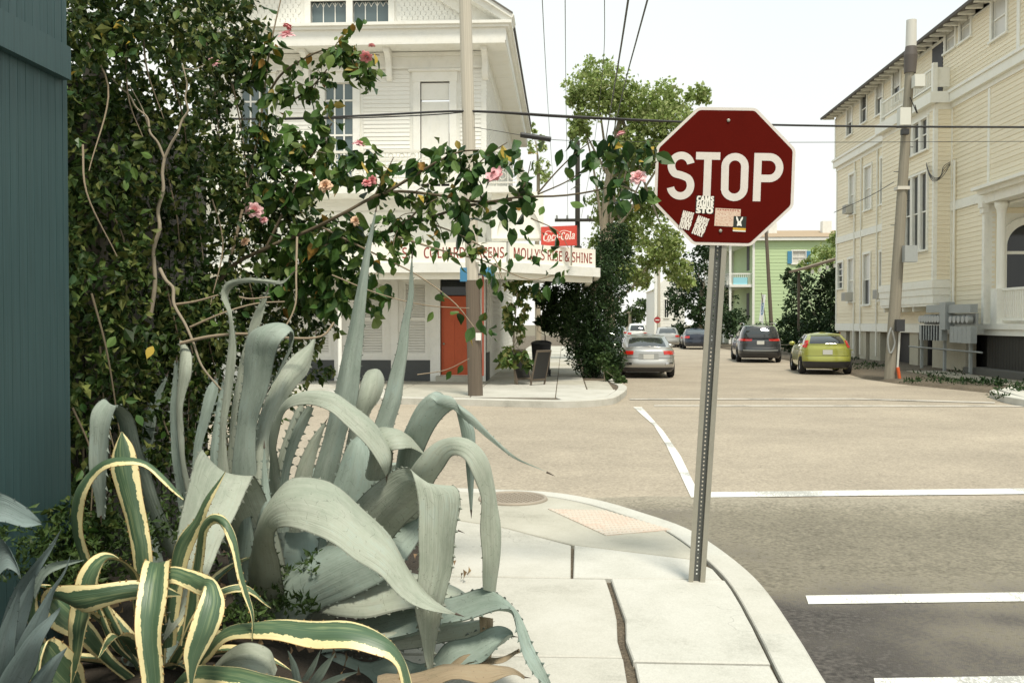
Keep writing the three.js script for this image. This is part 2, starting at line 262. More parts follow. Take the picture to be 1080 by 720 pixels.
for (let k = 0; k < 24; k++) { const z0 = -23.42 - k * 1.8; fslab([[-.18, z0], [.55, z0], [.55, z0 - 1.78], [-.18, z0 - 1.78]], k % 2 ? mConc3 : mConc); if (k < 2) fslab([[.58, z0], [1.22, z0], [1.22, z0 - 1.78], [.58, z0 - 1.78]], mConc3); if (k > 1) fslab([[-2.4, z0], [-.2, z0], [-.2, z0 - 1.78], [-2.4, z0 - 1.78]], k % 3 ? mConc3 : mConc); }

const mVergeSlab = M(.33, .3, .24, .95, { map: rep(T_conc, .5, .5) });
// right verge: bare earth up to the cream house, a slab corner near the camera
{ const out = [[11.0, -200], [11.0, -60], [10.6, -45], [10.2, -36], [9.6, -31], [9.8, -28.5], [10.6, -25.8], [11.2, -23.6], [12.6, -21.2], [60, -21], [60, -200]];
  const s = new THREE.Shape(out.map(([x, z]) => new THREE.Vector2(x, -z))); const g = new THREE.ExtrudeGeometry(s, { depth: .1, bevelEnabled: true, bevelSize: .35, bevelThickness: .1, bevelOffset: -.35, bevelSegments: 2 }); g.rotateX(-Math.PI / 2); g.translate(0, -.1, 0);
  struct('verge', uvm(g), mDirt);
  const pv = new THREE.Group(); pv.name = 'house_pavement'; pv.userData.kind = 'structure'; scene.add(pv);
  const a = (p, n, m, y) => pv.add(shadows(Object.assign(new THREE.Mesh(flat(p, -.04, y, .012), m), { name: n })));
  a([[10.577,-23.967],[10.366,-22.799],[10.106,-21.249],[9.824,-20.654],[9.894,-21.851],[10.284,-23.503]], 'kerb_stone', mConc2, .15);
  a([[10.811,-24.288],[11.57,-25.137],[12.656,-24.39],[10.343,-19.925],[10.11,-21.131]], 'slab', mConc2, .145);
  for (let k = 0; k < 6; k++) a([[11.9 - k * .02, -25.3 - k * 1.4], [13.1, -25.3 - k * 1.4], [13.1, -26.68 - k * 1.4], [11.9, -26.68 - k * 1.4]], 'slab', mVergeSlab, .125);
}

// ---------- stop sign ----------
{
  const b = [0.832,0.155,-5.963], base = [b[0], SW, b[2]], top = V(...[1.005,3.101,-5.951]), B = V(...base), dir = top.clone().sub(B), L = dir.length();
  const t = thing('stop_sign', 'red octagonal stop sign with stickers on a leaning punched steel post', 'sign', base);
  t.quaternion.setFromUnitVectors(V(0, 1, 0), dir.clone().normalize()); t.rotateY(-.03);
  const add = (n, g, m, p = t) => { const o = shadows(new THREE.Mesh(Array.isArray(g) ? merge(g) : g, m)); o.name = n; p.add(o); return o; };
  // hat-section post: web with real holes, two side walls, two flanges
  const sh = new THREE.Shape([[-.021, 0], [.021, 0], [.021, L - .02], [-.021, L - .02]].map(p => new THREE.Vector2(...p)));
  for (let y = .05; y < L - .05; y += .0254) { const h = new THREE.Path(); h.absarc(0, y, .0052, 0, Math.PI * 2, true); sh.holes.push(h); }
  add('post_web', uvm(new THREE.ExtrudeGeometry(sh, { depth: .004, bevelEnabled: false, curveSegments: 8 }).translate(0, 0, -.032)), M(.13, .135, .125, .5, { metalness: .5 }));
  add('post_side', box(-.025, -.021, 0, L - .02, -.032, 0), mSteel); add('post_side', box(.021, .025, 0, L - .02, -.032, 0), mSteel);
  add('post_flange', box(-.052, -.0215, 0, L - .02, -.001, .003), mSteel); add('post_flange', box(.0215, .052, 0, L - .02, -.001, .003), mSteel);
  const W = .85 / 2, k = Math.tan(Math.PI / 8), oct = (w, r) => { const s = new THREE.Shape(), c = w * k, pts = [[c, w], [w, c], [w, -c], [c, -w], [-c, -w], [-w, -c], [-w, c], [-c, w]]; // corners slightly rounded
    pts.forEach((p, i) => { const q = pts[(i + 7) % 8], n = pts[(i + 1) % 8], a = [p[0] + (q[0] - p[0]) * r, p[1] + (q[1] - p[1]) * r], e = [p[0] + (n[0] - p[0]) * r, p[1] + (n[1] - p[1]) * r]; if (!i) s.moveTo(...a); else s.lineTo(...a); s.quadraticCurveTo(p[0], p[1], e[0], e[1]); }); return s; };
  const sg = new THREE.Group(); sg.name = 'sign_panel'; sg.position.set(.008, L - .4, .008); sg.rotation.z = .027; t.add(sg);
  const cream = M(.72, .66, .6, .45, { map: rep(T_mottle, 2, 2) }), red = M(.1, .005, .002, .65, { specularIntensity: .12, ...{ map: rep(T_mottle, 1.3, 1.3) } });
  add('border', new THREE.ExtrudeGeometry(oct(W, .07), { depth: .003, bevelEnabled: false }), cream, sg);
  add('red_field', uvm(new THREE.ExtrudeGeometry(oct(W - .018, .05), { depth: .0012, bevelEnabled: false })).translate(0, 0, .003), red, sg);
  function stroke(pts, w, closed) { // flat letter stroke of constant width along a centre line
    const n = pts.length, L1 = [], R1 = []; for (let i = 0; i < n; i++) { const a = pts[closed ? (i + n - 1) % n : Math.max(0, i - 1)], b = pts[closed ? (i + 1) % n : Math.min(n - 1, i + 1)], d = Math.hypot(b[0] - a[0], b[1] - a[1]), nx = -(b[1] - a[1]) / d * w / 2, ny = (b[0] - a[0]) / d * w / 2; L1.push([pts[i][0] + nx, pts[i][1] + ny]); R1.push([pts[i][0] - nx, pts[i][1] - ny]); }
    let s; if (closed) { const area = q => Math.abs(THREE.ShapeUtils.area(q)), A1 = L1.map(p => new THREE.Vector2(...p)), B1 = R1.map(p => new THREE.Vector2(...p)), big = area(A1) > area(B1); s = new THREE.Shape(big ? A1 : B1); s.holes.push(new THREE.Path(big ? B1 : A1)); } else s = new THREE.Shape([...L1, ...R1.reverse()].map(p => new THREE.Vector2(...p)));
    return new THREE.ExtrudeGeometry(s, { depth: .0008, bevelEnabled: false }).translate(0, 0, .0043);
  }
  const arc = (cx, cy, rx, ry, a0, a1, n = 12) => { const o = []; for (let i = 0; i <= n; i++) { const a = (a0 + (a1 - a0) * i / n) * Math.PI / 180; o.push([cx + rx * Math.cos(a), cy + ry * Math.sin(a)]); } return o; };
  const w = .046, H = .148 - w / 2;
  const S = [...arc(-.267, H - .062, .06, .062, 12, 180, 14), ...arc(-.267, H - .062, .06, .062, 190, 235, 4), [-.267, .004], ...arc(-.267, -H + .065, .062, .065, 45, -168, 20)];
  const St = new THREE.CatmullRomCurve3(S.map(p => V(p[0], p[1], 0)), false, 'centripetal').getPoints(70).map(p => [p.x, p.y]);
  add('letter', stroke(St, w), cream, sg);
  add('letter', [stroke([[-.178, H], [-.03, H]], w), stroke([[-.104, H - w / 2 + .0001], [-.104, -.148]], w)], cream, sg);
  add('letter', stroke([...arc(.062, H - .06, .06, .06, 180, 0, 12), ...arc(.062, -H + .06, .06, .06, 0, -180, 12).slice(0, -1)].map(p => [p[0], p[1] - .002]), w, true), cream, sg);
  add('letter', [stroke([[.2, .148], [.2, -.148]], w), stroke([[.2229, H], [.27, H], ...arc(.27, H - .066, .062, .066, 88, -88, 14), [.27, H - .132], [.2229, H - .132]], w)], cream, sg);
  for (const [x, y] of [[.012, .345], [-.012, -.335]]) add('bolt', new THREE.SphereGeometry(.011, 10, 6).scale(1, 1, .5).translate(x, y, .007), mSteel, sg);
  // stickers
  function sticker(x, y, wd, ht, rot, draw) { const c = document.createElement('canvas'); c.width = 256; c.height = Math.round(256 * ht / wd); const g = c.getContext('2d'); draw(g, c.width, c.height); const tx = new THREE.CanvasTexture(c); tx.colorSpace = THREE.SRGBColorSpace; const o = add('sticker', new THREE.PlaneGeometry(wd, ht), new THREE.MeshStandardMaterial({ map: tx, roughness: .5 }), sg); o.position.set(x, y, .0062 + Math.abs(x) * .002); o.rotation.z = rot; }
  const words = (ws, bg, fg) => (g, W2, H2) => { g.fillStyle = bg; g.fillRect(0, 0, W2, H2); g.fillStyle = fg; g.textAlign = 'center'; g.textBaseline = 'middle'; const h = H2 / ws.length; ws.forEach((s, i) => { g.save(); g.font = 'bold 100px sans-serif'; const m = g.measureText(s).width; g.translate(W2 / 2, h * (i + .5)); g.scale(W2 * .93 / m, h / 78); g.lineWidth = 9; g.strokeStyle = fg; g.strokeText(s, 0, 0); g.fillText(s, 0, 0); g.restore(); }); };
  sticker(-.113, -.176, .113, .108, -.02, words(['CAMS', 'FAMUR', 'STO'], '#26261f', '#f1ece0'));
  sticker(-.223, -.275, .074, .112, -.22, words(['MARDI', 'GRAS', 'JURY'], '#4a1d18', '#ece6da'));
  sticker(-.136, -.309, .078, .12, -.33, words(['MARDI', 'GRAS', 'JURY'], '#4a1d18', '#ece6da'));
  sticker(.028, -.252, .155, .11, -.03, (g, a, b) => { const r = rng(8); g.fillStyle = '#d8bda6'; g.fillRect(0, 0, a, b); for (let i = 0; i < 340; i++) { g.fillStyle = r() < .5 ? 'rgba(150,70,55,.5)' : 'rgba(236,224,206,.7)'; g.fillRect(r() * a, r() * b, 3 + r() * 12, 2 + r() * 4); } g.fillStyle = 'rgba(140,50,40,.7)'; for (let i = 0; i < 9; i++) g.fillRect(20 + i * 25, 8, 16, 12); });
  sticker(.103, -.29, .078, .094, -.03, (g, a, b) => { g.fillStyle = '#232a22'; g.fillRect(0, 0, a, b); g.fillStyle = '#f2eee4'; g.beginPath(); g.ellipse(a * .47, b * .46, a * .15, b * .15, 0, 0, 7); g.fill(); g.beginPath(); g.ellipse(a * .3, b * .2, a * .07, b * .2, -.35, 0, 7); g.fill(); g.beginPath(); g.ellipse(a * .62, b * .2, a * .07, b * .19, .4, 0, 7); g.fill(); g.beginPath(); g.moveTo(a * .3, b * .5); g.lineTo(a * .66, b * .66); g.lineTo(a * .66, b * .5); g.lineTo(a * .3, b * .66); g.fill(); g.fillStyle = '#232a22'; g.beginPath(); g.ellipse(a * .51, b * .43, a * .022, b * .02, 0, 0, 7); g.fill(); g.fillStyle = '#d9a92c'; g.fillRect(0, b * .76, a, b * .14); g.fillStyle = '#e9e2d2'; g.fillRect(0, b * .91, a, b * .09); });
}

// ---------- teal board wall at the left edge ----------
{
  const X = -2.42, z1 = -4.465, t = thing('teal_board_wall', 'dark teal painted wall of narrow vertical boards with a horizontal rail', 'wall', [X, 0, z1]);
  part(t, 'backing', box(X - .12, X - .03, .05, 3.4, -1.2, z1 + .01), mTeal);
  const r = rng(2); let z = z1;
  for (let k = 0; z < -1.3; k++) { const w = .062; part(t, 'board', box(X - .03, X + r() * .0012, .06, 3.4, z + .0013, z + w - .0013), k % 3 ? mTeal : mTeal2); z += w; }
  const yB = 2.987, yT = 3.064 + .04;
  part(t, 'rail', box(X + .0045, X + .045, yB - .02, yT + .02, -1.25, z1 - .004), mTeal2);
  part(t, 'corner_post', box(X - .1, X + .0025, .05, 3.4, z1 - .045, z1 - .002), mTeal2);
}

// ---------- builders for houses ----------
const boardGeo = (() => { const g = new THREE.BoxGeometry(1, 1, 1); const p = g.attributes.position; for (let i = 0; i < p.count; i++) if (p.getY(i) > 0) p.setZ(i, p.getZ(i) > 0 ? -.1 : -.5); g.computeVertexNormals(); return g; })();
// lapped boards over a wall face, cut round the openings; every board is a piece of its own until the limit
function clapboards(t, F, s0, s1, y0, y1, pitch, holes, mats, n0, seed, count) {
  const r = rng(seed), rest = [];
  for (let y = y0; y < y1 - .02; y += pitch) {
    const h = Math.min(pitch, y1 - y), ym = y + h / 2; let iv = [[s0, s1]];
    for (const [a, b, c, d] of holes) if (ym > c && ym < d) iv = iv.flatMap(([p, q]) => (b <= p || a >= q) ? [[p, q]] : [[p, a], [b, q]].filter(([u, v]) => v - u > .03));
    for (const [a, b] of iv) {
      const L = b - a, off = n0 + .012 + r() * .004, m = mats[Math.floor(r() * r() * mats.length)];
      if (count.n < 295) { const o = shadows(new THREE.Mesh(boardGeo, m)); o.name = 'siding_board'; o.scale.set(L, h - .003, .024); o.rotation.y = F.ang; const p = V((a + b) / 2, ym, off).applyMatrix4(F.m); o.position.copy(p).sub(t.position); t.add(o); count.n++; }
      else { const g = boardGeo.clone().toNonIndexed(); g.scale(L, h - .003, .024); g.translate((a + b) / 2, ym, off); rest.push(g.applyMatrix4(F.m)); }
    }
  }
  if (rest.length) part(t, 'siding', rest, mats[0], 'stuff');
}
function wallHoles(F, s0, s1, y0, y1, holes, n0, n1) {
  const s = new THREE.Shape([[s0, y0], [s1, y0], [s1, y1], [s0, y1]].map(p => new THREE.Vector2(...p)));
  for (const [a, b, c, d] of holes) s.holes.push(new THREE.Path([[a, c], [b, c], [b, d], [a, d]].map(p => new THREE.Vector2(...p))));
  return uvm(new THREE.ExtrudeGeometry(s, { depth: n1 - n0, bevelEnabled: false }).translate(0, 0, n0)).applyMatrix4(F.m);
}
// a sash window set in an opening: frame > panes, glazing bars, sill
function sash(t, F, s0, s1, y0, y1, o = {}) {
  const { fw = .1, n = .02, cols = 1, rows = 2, trim = mTrimCream, glass = mGlass, depth = .1, sill = true, head = 0, shade = 0 } = o;
  const fr = [fbox(F, s0 - fw, s0, y0 - .0, y1, n - depth, n + .04), fbox(F, s1, s1 + fw, y0, y1, n - depth, n + .04), fbox(F, s0 - fw - .02, s1 + fw + .02, y1, y1 + fw + head * .1, n - depth, n + .05)];
  if (head) fr.push(fbox(F, s0 - fw - .06, s1 + fw + .06, y1 + fw + head * .1, y1 + fw + head * .1 + .06, n - depth, n + .11));
  const w = part(t, 'window', fr, trim);
  const put = (nm, g, m) => { const q = shadows(new THREE.Mesh(Array.isArray(g) ? merge(g) : g, m)); q.name = nm; w.add(q); };
  if (sill) put('sill', fbox(F, s0 - fw - .04, s1 + fw + .04, y0 - .07, y0 - .002, n - depth, n + .09), trim);
  const cw = (s1 - s0) / cols, rh = (y1 - y0) / rows, bars = [];
  for (let c = 0; c < cols; c++) for (let r = 0; r < rows; r++) { const up = r >= rows / 2 ? .02 : 0; put('pane', fbox(F, s0 + c * cw + .02, s0 + (c + 1) * cw - .02, y0 + r * rh + .02, y0 + (r + 1) * rh - .02, n - depth + .015 + up, n - depth + .022 + up), (shade && r >= rows * (1 - shade)) ? mShade : glass); }
  for (let c = 0; c <= cols; c++) bars.push(fbox(F, s0 + c * cw - .022, s0 + c * cw + .022, y0, y1, n - depth + .005, n - depth + .062));
  for (let r = 0; r <= rows; r++) bars.push(fbox(F, s0, s1, y0 + r * rh - .024, y0 + r * rh + .024, n - depth + .003, n - depth + .066));
  put('glazing_bar', bars, trim);
  return w;
}
function acUnit(t, F, s, y) {
  const b = part(t, 'air_conditioner', fbox(F, s - .3, s + .3, y, y + .42, .0, .42), M(.55, .53, .47, .6, { map: T_mottle })), g = [];
  for (let k = 0; k < 7; k++) g.push(fbox(F, s - .26, s + .26, y + .05 + k * .05, y + .075 + k * .05, .42, .432));
  const m = shadows(new THREE.Mesh(merge(g), mGrey)); m.name = 'grille'; b.add(m);
}

// ---------- the white shop house on the far left corner ----------
{
  const Z = -26.5, XR = -2.2, XL = -10.3, XC = -6.22, t = thing('shop_house', 'white two storey corner shop house with gable, gallery and red door', 'building', [XC, .15, Z]);
  const F = frame(0, Z, 0), G = frame(XR, Z, Math.PI / 2), cnt = { n: 0 };
  const x = px => (px - 595) / 1000 * 26.5 + .0, yy = py => 1.8 + (340 - py) / 1000 * 26.5;
  const yE = 9.35;                                        // underside of the cornice soffit
  const win = [[x(341), x(371), yy(196), yy(86)], [x(250), x(280), yy(196), yy(86)], [x(443), x(474), yy(196), yy(86)]];
  const door = [x(464), x(497), .32, yy(288)], sh = [[x(424), x(450), yy(376), yy(296)], [x(378), x(404), yy(376), yy(296)], [x(322), x(346), yy(376), yy(296)], [x(276), x(300), yy(376), yy(296)]];
  const holes = [...win, door, ...sh];
  part(t, 'front_wall', wallHoles(F, XL, XR, .05, 9.9, holes, -.25, 0), mWhite);
  part(t, 'side_wall', fbox(G, .05, 14, .05, 9.9, -.25, -.0), mWhite);
  part(t, 'rear_wall', box(XL + .02, XR - .27, .05, 9.9, Z - 14.2, Z - 14), mWhite);
  part(t, 'left_wall', box(XL, XL + .25, .05, 9.9, Z - 13.9, Z - .26), mWhite);
  part(t, 'interior_floor', box(XL + .3, XR - .3, 4.2, 4.4, Z - 13.8, Z - .3), mDark);
  clapboards(t, F, XL, XR - .12, 4.95, yE, .115, win.map(w => [w[0] - .3, w[1] + .3, w[2] - .1, w[3] + .42]), mSidingWhite, 0, 3, cnt);
  clapboards(t, G, .15, 13.8, 4.95, yE, .115, [], mSidingWhite, 0, 4, { n: 999 });
  clapboards(t, G, .25, 13.8, .9, 4.0, .14, [[1.0, 2.0, .8, 3.6]], mSidingWhite, 0, 5, { n: 999 });
  part(t, 'corner_board', fbox(F, XR - .12, XR + .03, 4.3, yE, .0, .035), mWhite2);
  for (const [i, w] of win.entries()) {
    if (i < 2) sash(t, F, w[0], w[1], w[2], w[3], { cols: 3, rows: 6, fw: .2, trim: mWhite2, glass: mGlassBlue, head: 1 });
    else { // boarded window: frame with two flush panels
      const s = part(t, 'window', [fbox(F, w[0] - .2, w[0], w[2], w[3], -.08, .05), fbox(F, w[1], w[1] + .2, w[2], w[3], -.08, .05), fbox(F, w[0] - .22, w[1] + .22, w[3], w[3] + .28, -.08, .06), fbox(F, w[0] - .32, w[1] + .32, w[3] + .28, w[3] + .34, -.08, .13)], mWhite2);
      for (const [a, b] of [[w[3] - .5, w[3] - .03], [w[2] + .1, w[3] - .55]]) { const m = shadows(new THREE.Mesh(fbox(F, w[0] + .02, w[1] - .02, a, b, -.07, -.02), mWhite)); m.name = 'panel'; s.add(m); }
    }
  }
  // cornice: soffit, fascia, crown; returns along the street side
  const zf = .82;
  part(t, 'soffit', [fbox(F, XL - .8, XR + .6, yE, yE + .06, -.02, zf), fbox(G, .03, 14.5, yE, yE + .06, 0, .6)], mWhite);
  part(t, 'fascia', [fbox(F, XL - .8, XR + .62, yE + .06, yE + .42, zf - .05, zf), fbox(G, -zf + .002, 14.5, yE + .06, yE + .42, .57, .62)], mWhite2);
  part(t, 'crown_moulding', [fbox(F, XL - .9, XR + .72, yE + .42, yE + .5, .0, zf + .07), fbox(F, XL - .96, XR + .78, yE + .5, yE + .58, .0, zf + .13), fbox(G, .002, 14.6, yE + .42, yE + .5, 0, .72), fbox(G, .002, 14.6, yE + .5, yE + .58, 0, .78)], mWhite2);
  part(t, 'frieze', [fbox(F, XL, XR + .02, yE - .42, yE - .001, .0, .045), fbox(G, .0, 14, yE - .42, yE - .001, .0, .045)], mWhite2);
  part(t, 'frieze_moulding', [fbox(F, XL, XR + .02, yE - .12, yE - .02, .045, .13), fbox(F, XL, XR + .02, yE - .46, yE - .4, .045, .085)], mWhite2);
  for (const px of [262, 322, 410.5, 512]) { // scrolled brackets
    const s = new THREE.Shape(); s.moveTo(0, 0); s.lineTo(.55, 0); s.lineTo(.55, -.1); s.bezierCurveTo(.3, -.12, .2, -.25, .17, -.45); s.bezierCurveTo(.15, -.6, .12, -.7, 0, -.78); s.lineTo(0, 0);
    const g = new THREE.ExtrudeGeometry(s, { depth: .14, bevelEnabled: true, bevelSize: .012, bevelThickness: .012, bevelSegments: 1 }); g.rotateY(-Math.PI / 2); g.translate(x(px) + .07, yE - .01, Z + .05); part(t, 'bracket', g, mWhite2);
  }
  // pediment with scalloped shingles and a pair of leaded lights
  const aY = yE + .58 + .66 * (XR + .78 - XC), slope = .66, ped = new THREE.Shape([[XL - .1, yE + .58], [XR + .1, yE + .58], [XR + .1 - .05, yE + .62], [XC, aY - .55], [XL - .05, yE + .62]].map(p => new THREE.Vector2(...p)));
  const aw = [[x(327), x(365), yy(28), yy(1)], [x(372), x(410), yy(28), yy(1)]];
  for (const [a, b, c, d] of aw) ped.holes.push(new THREE.Path([[a, c], [b, c], [b, d], [a, d]].map(p => new THREE.Vector2(...p))));
  part(t, 'pediment', uvm(new THREE.ExtrudeGeometry(ped, { depth: .2, bevelEnabled: false }).translate(0, 0, Z - .1)), mWhite);
  { const list = []; for (let r = 0, y = yE + .6; y < aY - .5; y += .13, r++) for (let sx = XL; sx < XR; sx += .15) { const xx = sx + (r % 2) * .075, lim = (aY - .6 - y) / slope; if (Math.abs(xx - XC) > lim) continue; if (aw.some(w => xx > w[0] - .3 && xx < w[1] + .3 && y > w[2] - .35 && y < w[3] + .3)) continue; if (y > 12.2) continue; const s = new THREE.CylinderGeometry(.072, .072, .014, 8, 1).rotateX(Math.PI / 2 + .05).scale(1, 1.25, 1).translate(xx, y + .06, Z + .112); list.push(s); } part(t, 'shingle', list, mWhite2, 'stuff'); }
  for (const w of aw) {
    const a = part(t, 'window', [fbox(F, w[0] - .17, w[0], w[2] - .16, w[3] + .2, -.05, .16), fbox(F, w[1], w[1] + .17, w[2] - .16, w[3] + .2, -.05, .155), fbox(F, w[0], w[1], w[2] - .16, w[2], -.05, .16), fbox(F, w[0], w[1], w[3], w[3] + .2, -.05, .16)], mWhite2);
    const put = (n, g, m) => { const o = shadows(new THREE.Mesh(Array.isArray(g) ? merge(g) : g, m)); o.name = n; a.add(o); }; put('pane', fbox(F, w[0], w[1], w[2], w[3], .0, .01), mGlassBlue);
    const lead = []; for (let k = 0; k <= 3; k++) { const xx = w[0] + (w[1] - w[0]) * k / 3; lead.push(fbox(F, xx - .012, xx + .012, w[2], w[3], .011, .03)); }
    for (let k = 0; k < 6; k++) { const xx = w[0] + (w[1] - w[0]) * (k + .5) / 6, hh = (w[1] - w[0]) / 12; for (const [yb, sg] of [[w[3] - .14, 1], [w[2] + .14, -1]]) { lead.push(tube([[xx - hh, yb, Z + .02], [xx - hh * .5, yb + sg * .08, Z + .02], [xx, yb + sg * .14, Z + .02], [xx + hh * .5, yb + sg * .08, Z + .02], [xx + hh, yb, Z + .02]], .01, .01, 4, 6)); } }
    put('lead_came', lead, mWhite2);
  }
  // raking cornice and roof
  const rake = (sg) => { const L = Math.hypot(XR + .78 - XC, aY - yE - .58) + .05, a = Math.atan2(aY - yE - .58, XR + .78 - XC), o = []; for (const [d, h0, h1] of [[.32, -.5, -.14], [.82, -.14, .02], [.92, .02, .12]]) { const g = new THREE.BoxGeometry(L, h1 - h0, d); g.translate(-L / 2, (h0 + h1) / 2, d / 2 - .02); g.rotateZ(-a); g.translate(XR + .78 - XC, yE + .62, Z); if (sg < 0) { g.scale(-1, 1, 1); g.computeVertexNormals(); } g.translate(XC, 0, 0); o.push(uvm(g)); } return o; };
  part(t, 'raking_cornice', rake(1), mWhite2); part(t, 'raking_cornice', rake(-1), mWhite2);
  const roofG = sg => { const L = Math.hypot(XR + .7 - XC, aY - yE - .58) + .1, a = Math.atan2(aY - yE - .58, XR + .78 - XC); const g = new THREE.BoxGeometry(L, .04, 15.4); g.translate(-L / 2, .15, -15.4 / 2 + .93); g.rotateZ(-a); g.translate(XR + .72 - XC, yE + .64, Z); if (sg < 0) { g.scale(-1, 1, 1); g.computeVertexNormals(); } g.translate(XC, 0, 0); return uvm(g); };
  const rf = part(t, 'roof', [roofG(1), roofG(-1)], M(.16, .15, .14, .9, { map: T_mottle }));
  // gallery over the pavement: deck, white iron lace railing, brackets
  const yD = yy(203);
  part(t, 'gallery_floor', [fbox(F, XL, XR + 1.0, yD - .16, yD, .002, 1.25), fbox(G, .002, 9, yD - .16, yD, .002, 1.0)], mWhite2);
  { const ir = M(.72, .7, .63, .6), bars = []; const rail = (FF, a, b, n) => { bars.push(fbox(FF, a, b, yD + .92, yD + .98, n - .03, n + .03), fbox(FF, a, b, yD + .08, yD + .12, n - .02, n + .02), fbox(FF, a, b, yD + .72, yD + .75, n - .015, n + .015)); for (let s = a; s <= b; s += .3) { bars.push(fbox(FF, s - .012, s + .012, yD, yD + .95, n - .012, n + .012)); for (const [dy, rr] of [[.28, .1], [.54, .1], [.835, .06]]) bars.push(new THREE.TorusGeometry(rr, .012, 4, 12).translate(s + .15, yD + dy, n).applyMatrix4(FF.m)); bars.push(new THREE.TorusGeometry(.05, .011, 4, 8).translate(s + .15, yD + .41, n).applyMatrix4(FF.m)); } };
    rail(F, XL + .1, XR + .9, 1.2); rail(G, -1.15, 9, .95); part(t, 'iron_railing', bars, ir, 'stuff'); }
  // wall between gallery and canopy with arched cream panel at the corner
  part(t, 'upper_panel', [fbox(F, XL, XR - .02, 4.18, 4.9, .0, .03), fbox(G, .06, 9, 4.18, 4.9, .0, .03)], mWhite2);
  { const s = new THREE.Shape(); s.moveTo(0, 0); s.lineTo(1.4, 0); s.lineTo(1.4, 1.25); s.lineTo(0, 1.25); s.lineTo(0, 0); const h = new THREE.Path(); h.moveTo(.15, .05); h.absellipse(.75, .05, .6, .85, Math.PI, 0, true); h.lineTo(.15, .05); s.holes.push(h); part(t, 'arched_screen', new THREE.ExtrudeGeometry(s, { depth: .06, bevelEnabled: false }).translate(x(521), 4.06, Z + .9), mTrimCream); part(t, 'arch_infill', box(x(521), x(521) + 1.4, 4.0, 5.2, Z + .84, Z + .88), mTrimCream); }
  // canopy with sign fascia, cut corner towards the street
  const P = [[XL, Z + .03], [XL, -23.9], [-1.42, -23.9], [.86, -26.4], [.86, -33], [XR + .05, -33], [XR + .05, Z + .03]], yC = 3.16;
  part(t, 'canopy_deck', flat(P, yC, yC + .12), mWhite);
  const edgeBox = (a, b, y0, y1, th, out = 0) => { const d = V(b[0] - a[0], 0, b[1] - a[1]), L = d.length(), g = box(0, L, y0, y1, -th + out, out); g.rotateY(-Math.atan2(d.z, d.x)); g.translate(a[0], 0, a[1]); return g; };
  const EP = [P[1], P[2], P[3], P[4]];
  part(t, 'gutter', [0, 1, 2].map(i => edgeBox(EP[i], EP[i + 1], yC - .1, yC + .15, .12, .14)), mWhite2);
  part(t, 'canopy_beam', [0, 1, 2].map(i => edgeBox(EP[i], EP[i + 1], yC - .26, yC - .005, .14, -.1)), mTrimCream);
  { const bd = [], mS = M(.3, .28, .23, .8, { map: T_mottle }); for (let k = 0; k < 24; k++) { const a = XL + .1 + k * .36; if (a < -1.6) bd.push(box(a, a + .34, yC - .03, yC - .002, Z + .05, -24.1)); } part(t, 'canopy_soffit', bd, mS, 'stuff'); }
  const textSign = (a, b, y0, y1, txt) => { const L = Math.hypot(b[0] - a[0], b[1] - a[1]), cv = document.createElement('canvas'); cv.width = 2048; cv.height = Math.max(64, Math.round(2048 * (y1 - y0) / L)); const c = cv.getContext('2d'); c.fillStyle = '#f2eee2'; c.fillRect(0, 0, cv.width, cv.height); const kx = cv.width / L; txt.forEach(([s, x0, x1, h, yo = .5]) => { c.save(); c.fillStyle = '#8e3428'; c.font = '100px sans-serif'; c.textBaseline = 'middle'; const m = c.measureText(s).width; c.translate(x0 * kx, cv.height * yo); c.scale((x1 - x0) * kx / m, h * kx / 74); c.lineWidth = 3; c.strokeStyle = '#8e3428'; c.strokeText(s, 0, 0); c.fillText(s, 0, 0); c.restore(); });
    const tx = new THREE.CanvasTexture(cv); tx.colorSpace = THREE.SRGBColorSpace; const th = .05, board = part(t, 'sign_board', edgeBox(a, b, y0, y1, th, .03), mWhite2); const g = new THREE.PlaneGeometry(L, y1 - y0).translate(L / 2, (y0 + y1) / 2, .034); g.rotateY(-Math.atan2(b[1] - a[1], b[0] - a[0])); g.translate(a[0], 0, a[1]); const m = shadows(new THREE.Mesh(g, new THREE.MeshStandardMaterial({ map: tx, roughness: .6 }))); m.name = 'lettering'; board.add(m); };
  const sx = px => -1.315 + (px - 540) * 23.9 / 1000, L0 = sx(330);
  textSign([L0, -23.9], [-1.46, -23.9], yC + .14, yC + .66, [['S', sx(423) - L0, sx(429) - L0, .27], ['COLLARD', sx(446) - L0, sx(491) - L0, .27], ['GREENS', sx(496) - L0, sx(532) - L0, .27]]);
  textSign([-1.4, -23.92], [.84, -26.38], yC + .14, yC + .66, [["MOLLY'S RISE & SHINE", .12, 3.2, .27]]);
  // ground floor front: pilasters, louvred shutters, grey plinth panels, red door
  const slats = (w) => { const s = part(t, 'shutter', [fbox(F, w[0], w[0] + .07, w[2], w[3], -.07, -.02), fbox(F, w[1] - .07, w[1], w[2], w[3], -.07, -.02), fbox(F, w[0], w[1], w[3] - .08, w[3], -.07, -.021), fbox(F, w[0], w[1], w[2], w[2] + .08, -.07, -.021), fbox(F, w[0], w[1], (w[2] + w[3]) / 2 - .04, (w[2] + w[3]) / 2 + .04, -.07, -.021)], mWhite2), g = []; for (let y = w[2] + .1; y < w[3] - .1; y += .075) { const b = new THREE.BoxGeometry(w[1] - w[0] - .14, .06, .012).rotateX(-.6).translate((w[0] + w[1]) / 2, y, Z - .045); g.push(b); } g.push(fbox(F, w[0] + .02, w[1] - .02, w[2] + .02, w[3] - .02, -.1, -.085)); const m = shadows(new THREE.Mesh(merge(g), mWhite)); m.name = 'louvre'; m.userData.kind = 'stuff'; s.add(m); };
  sh.forEach(slats);
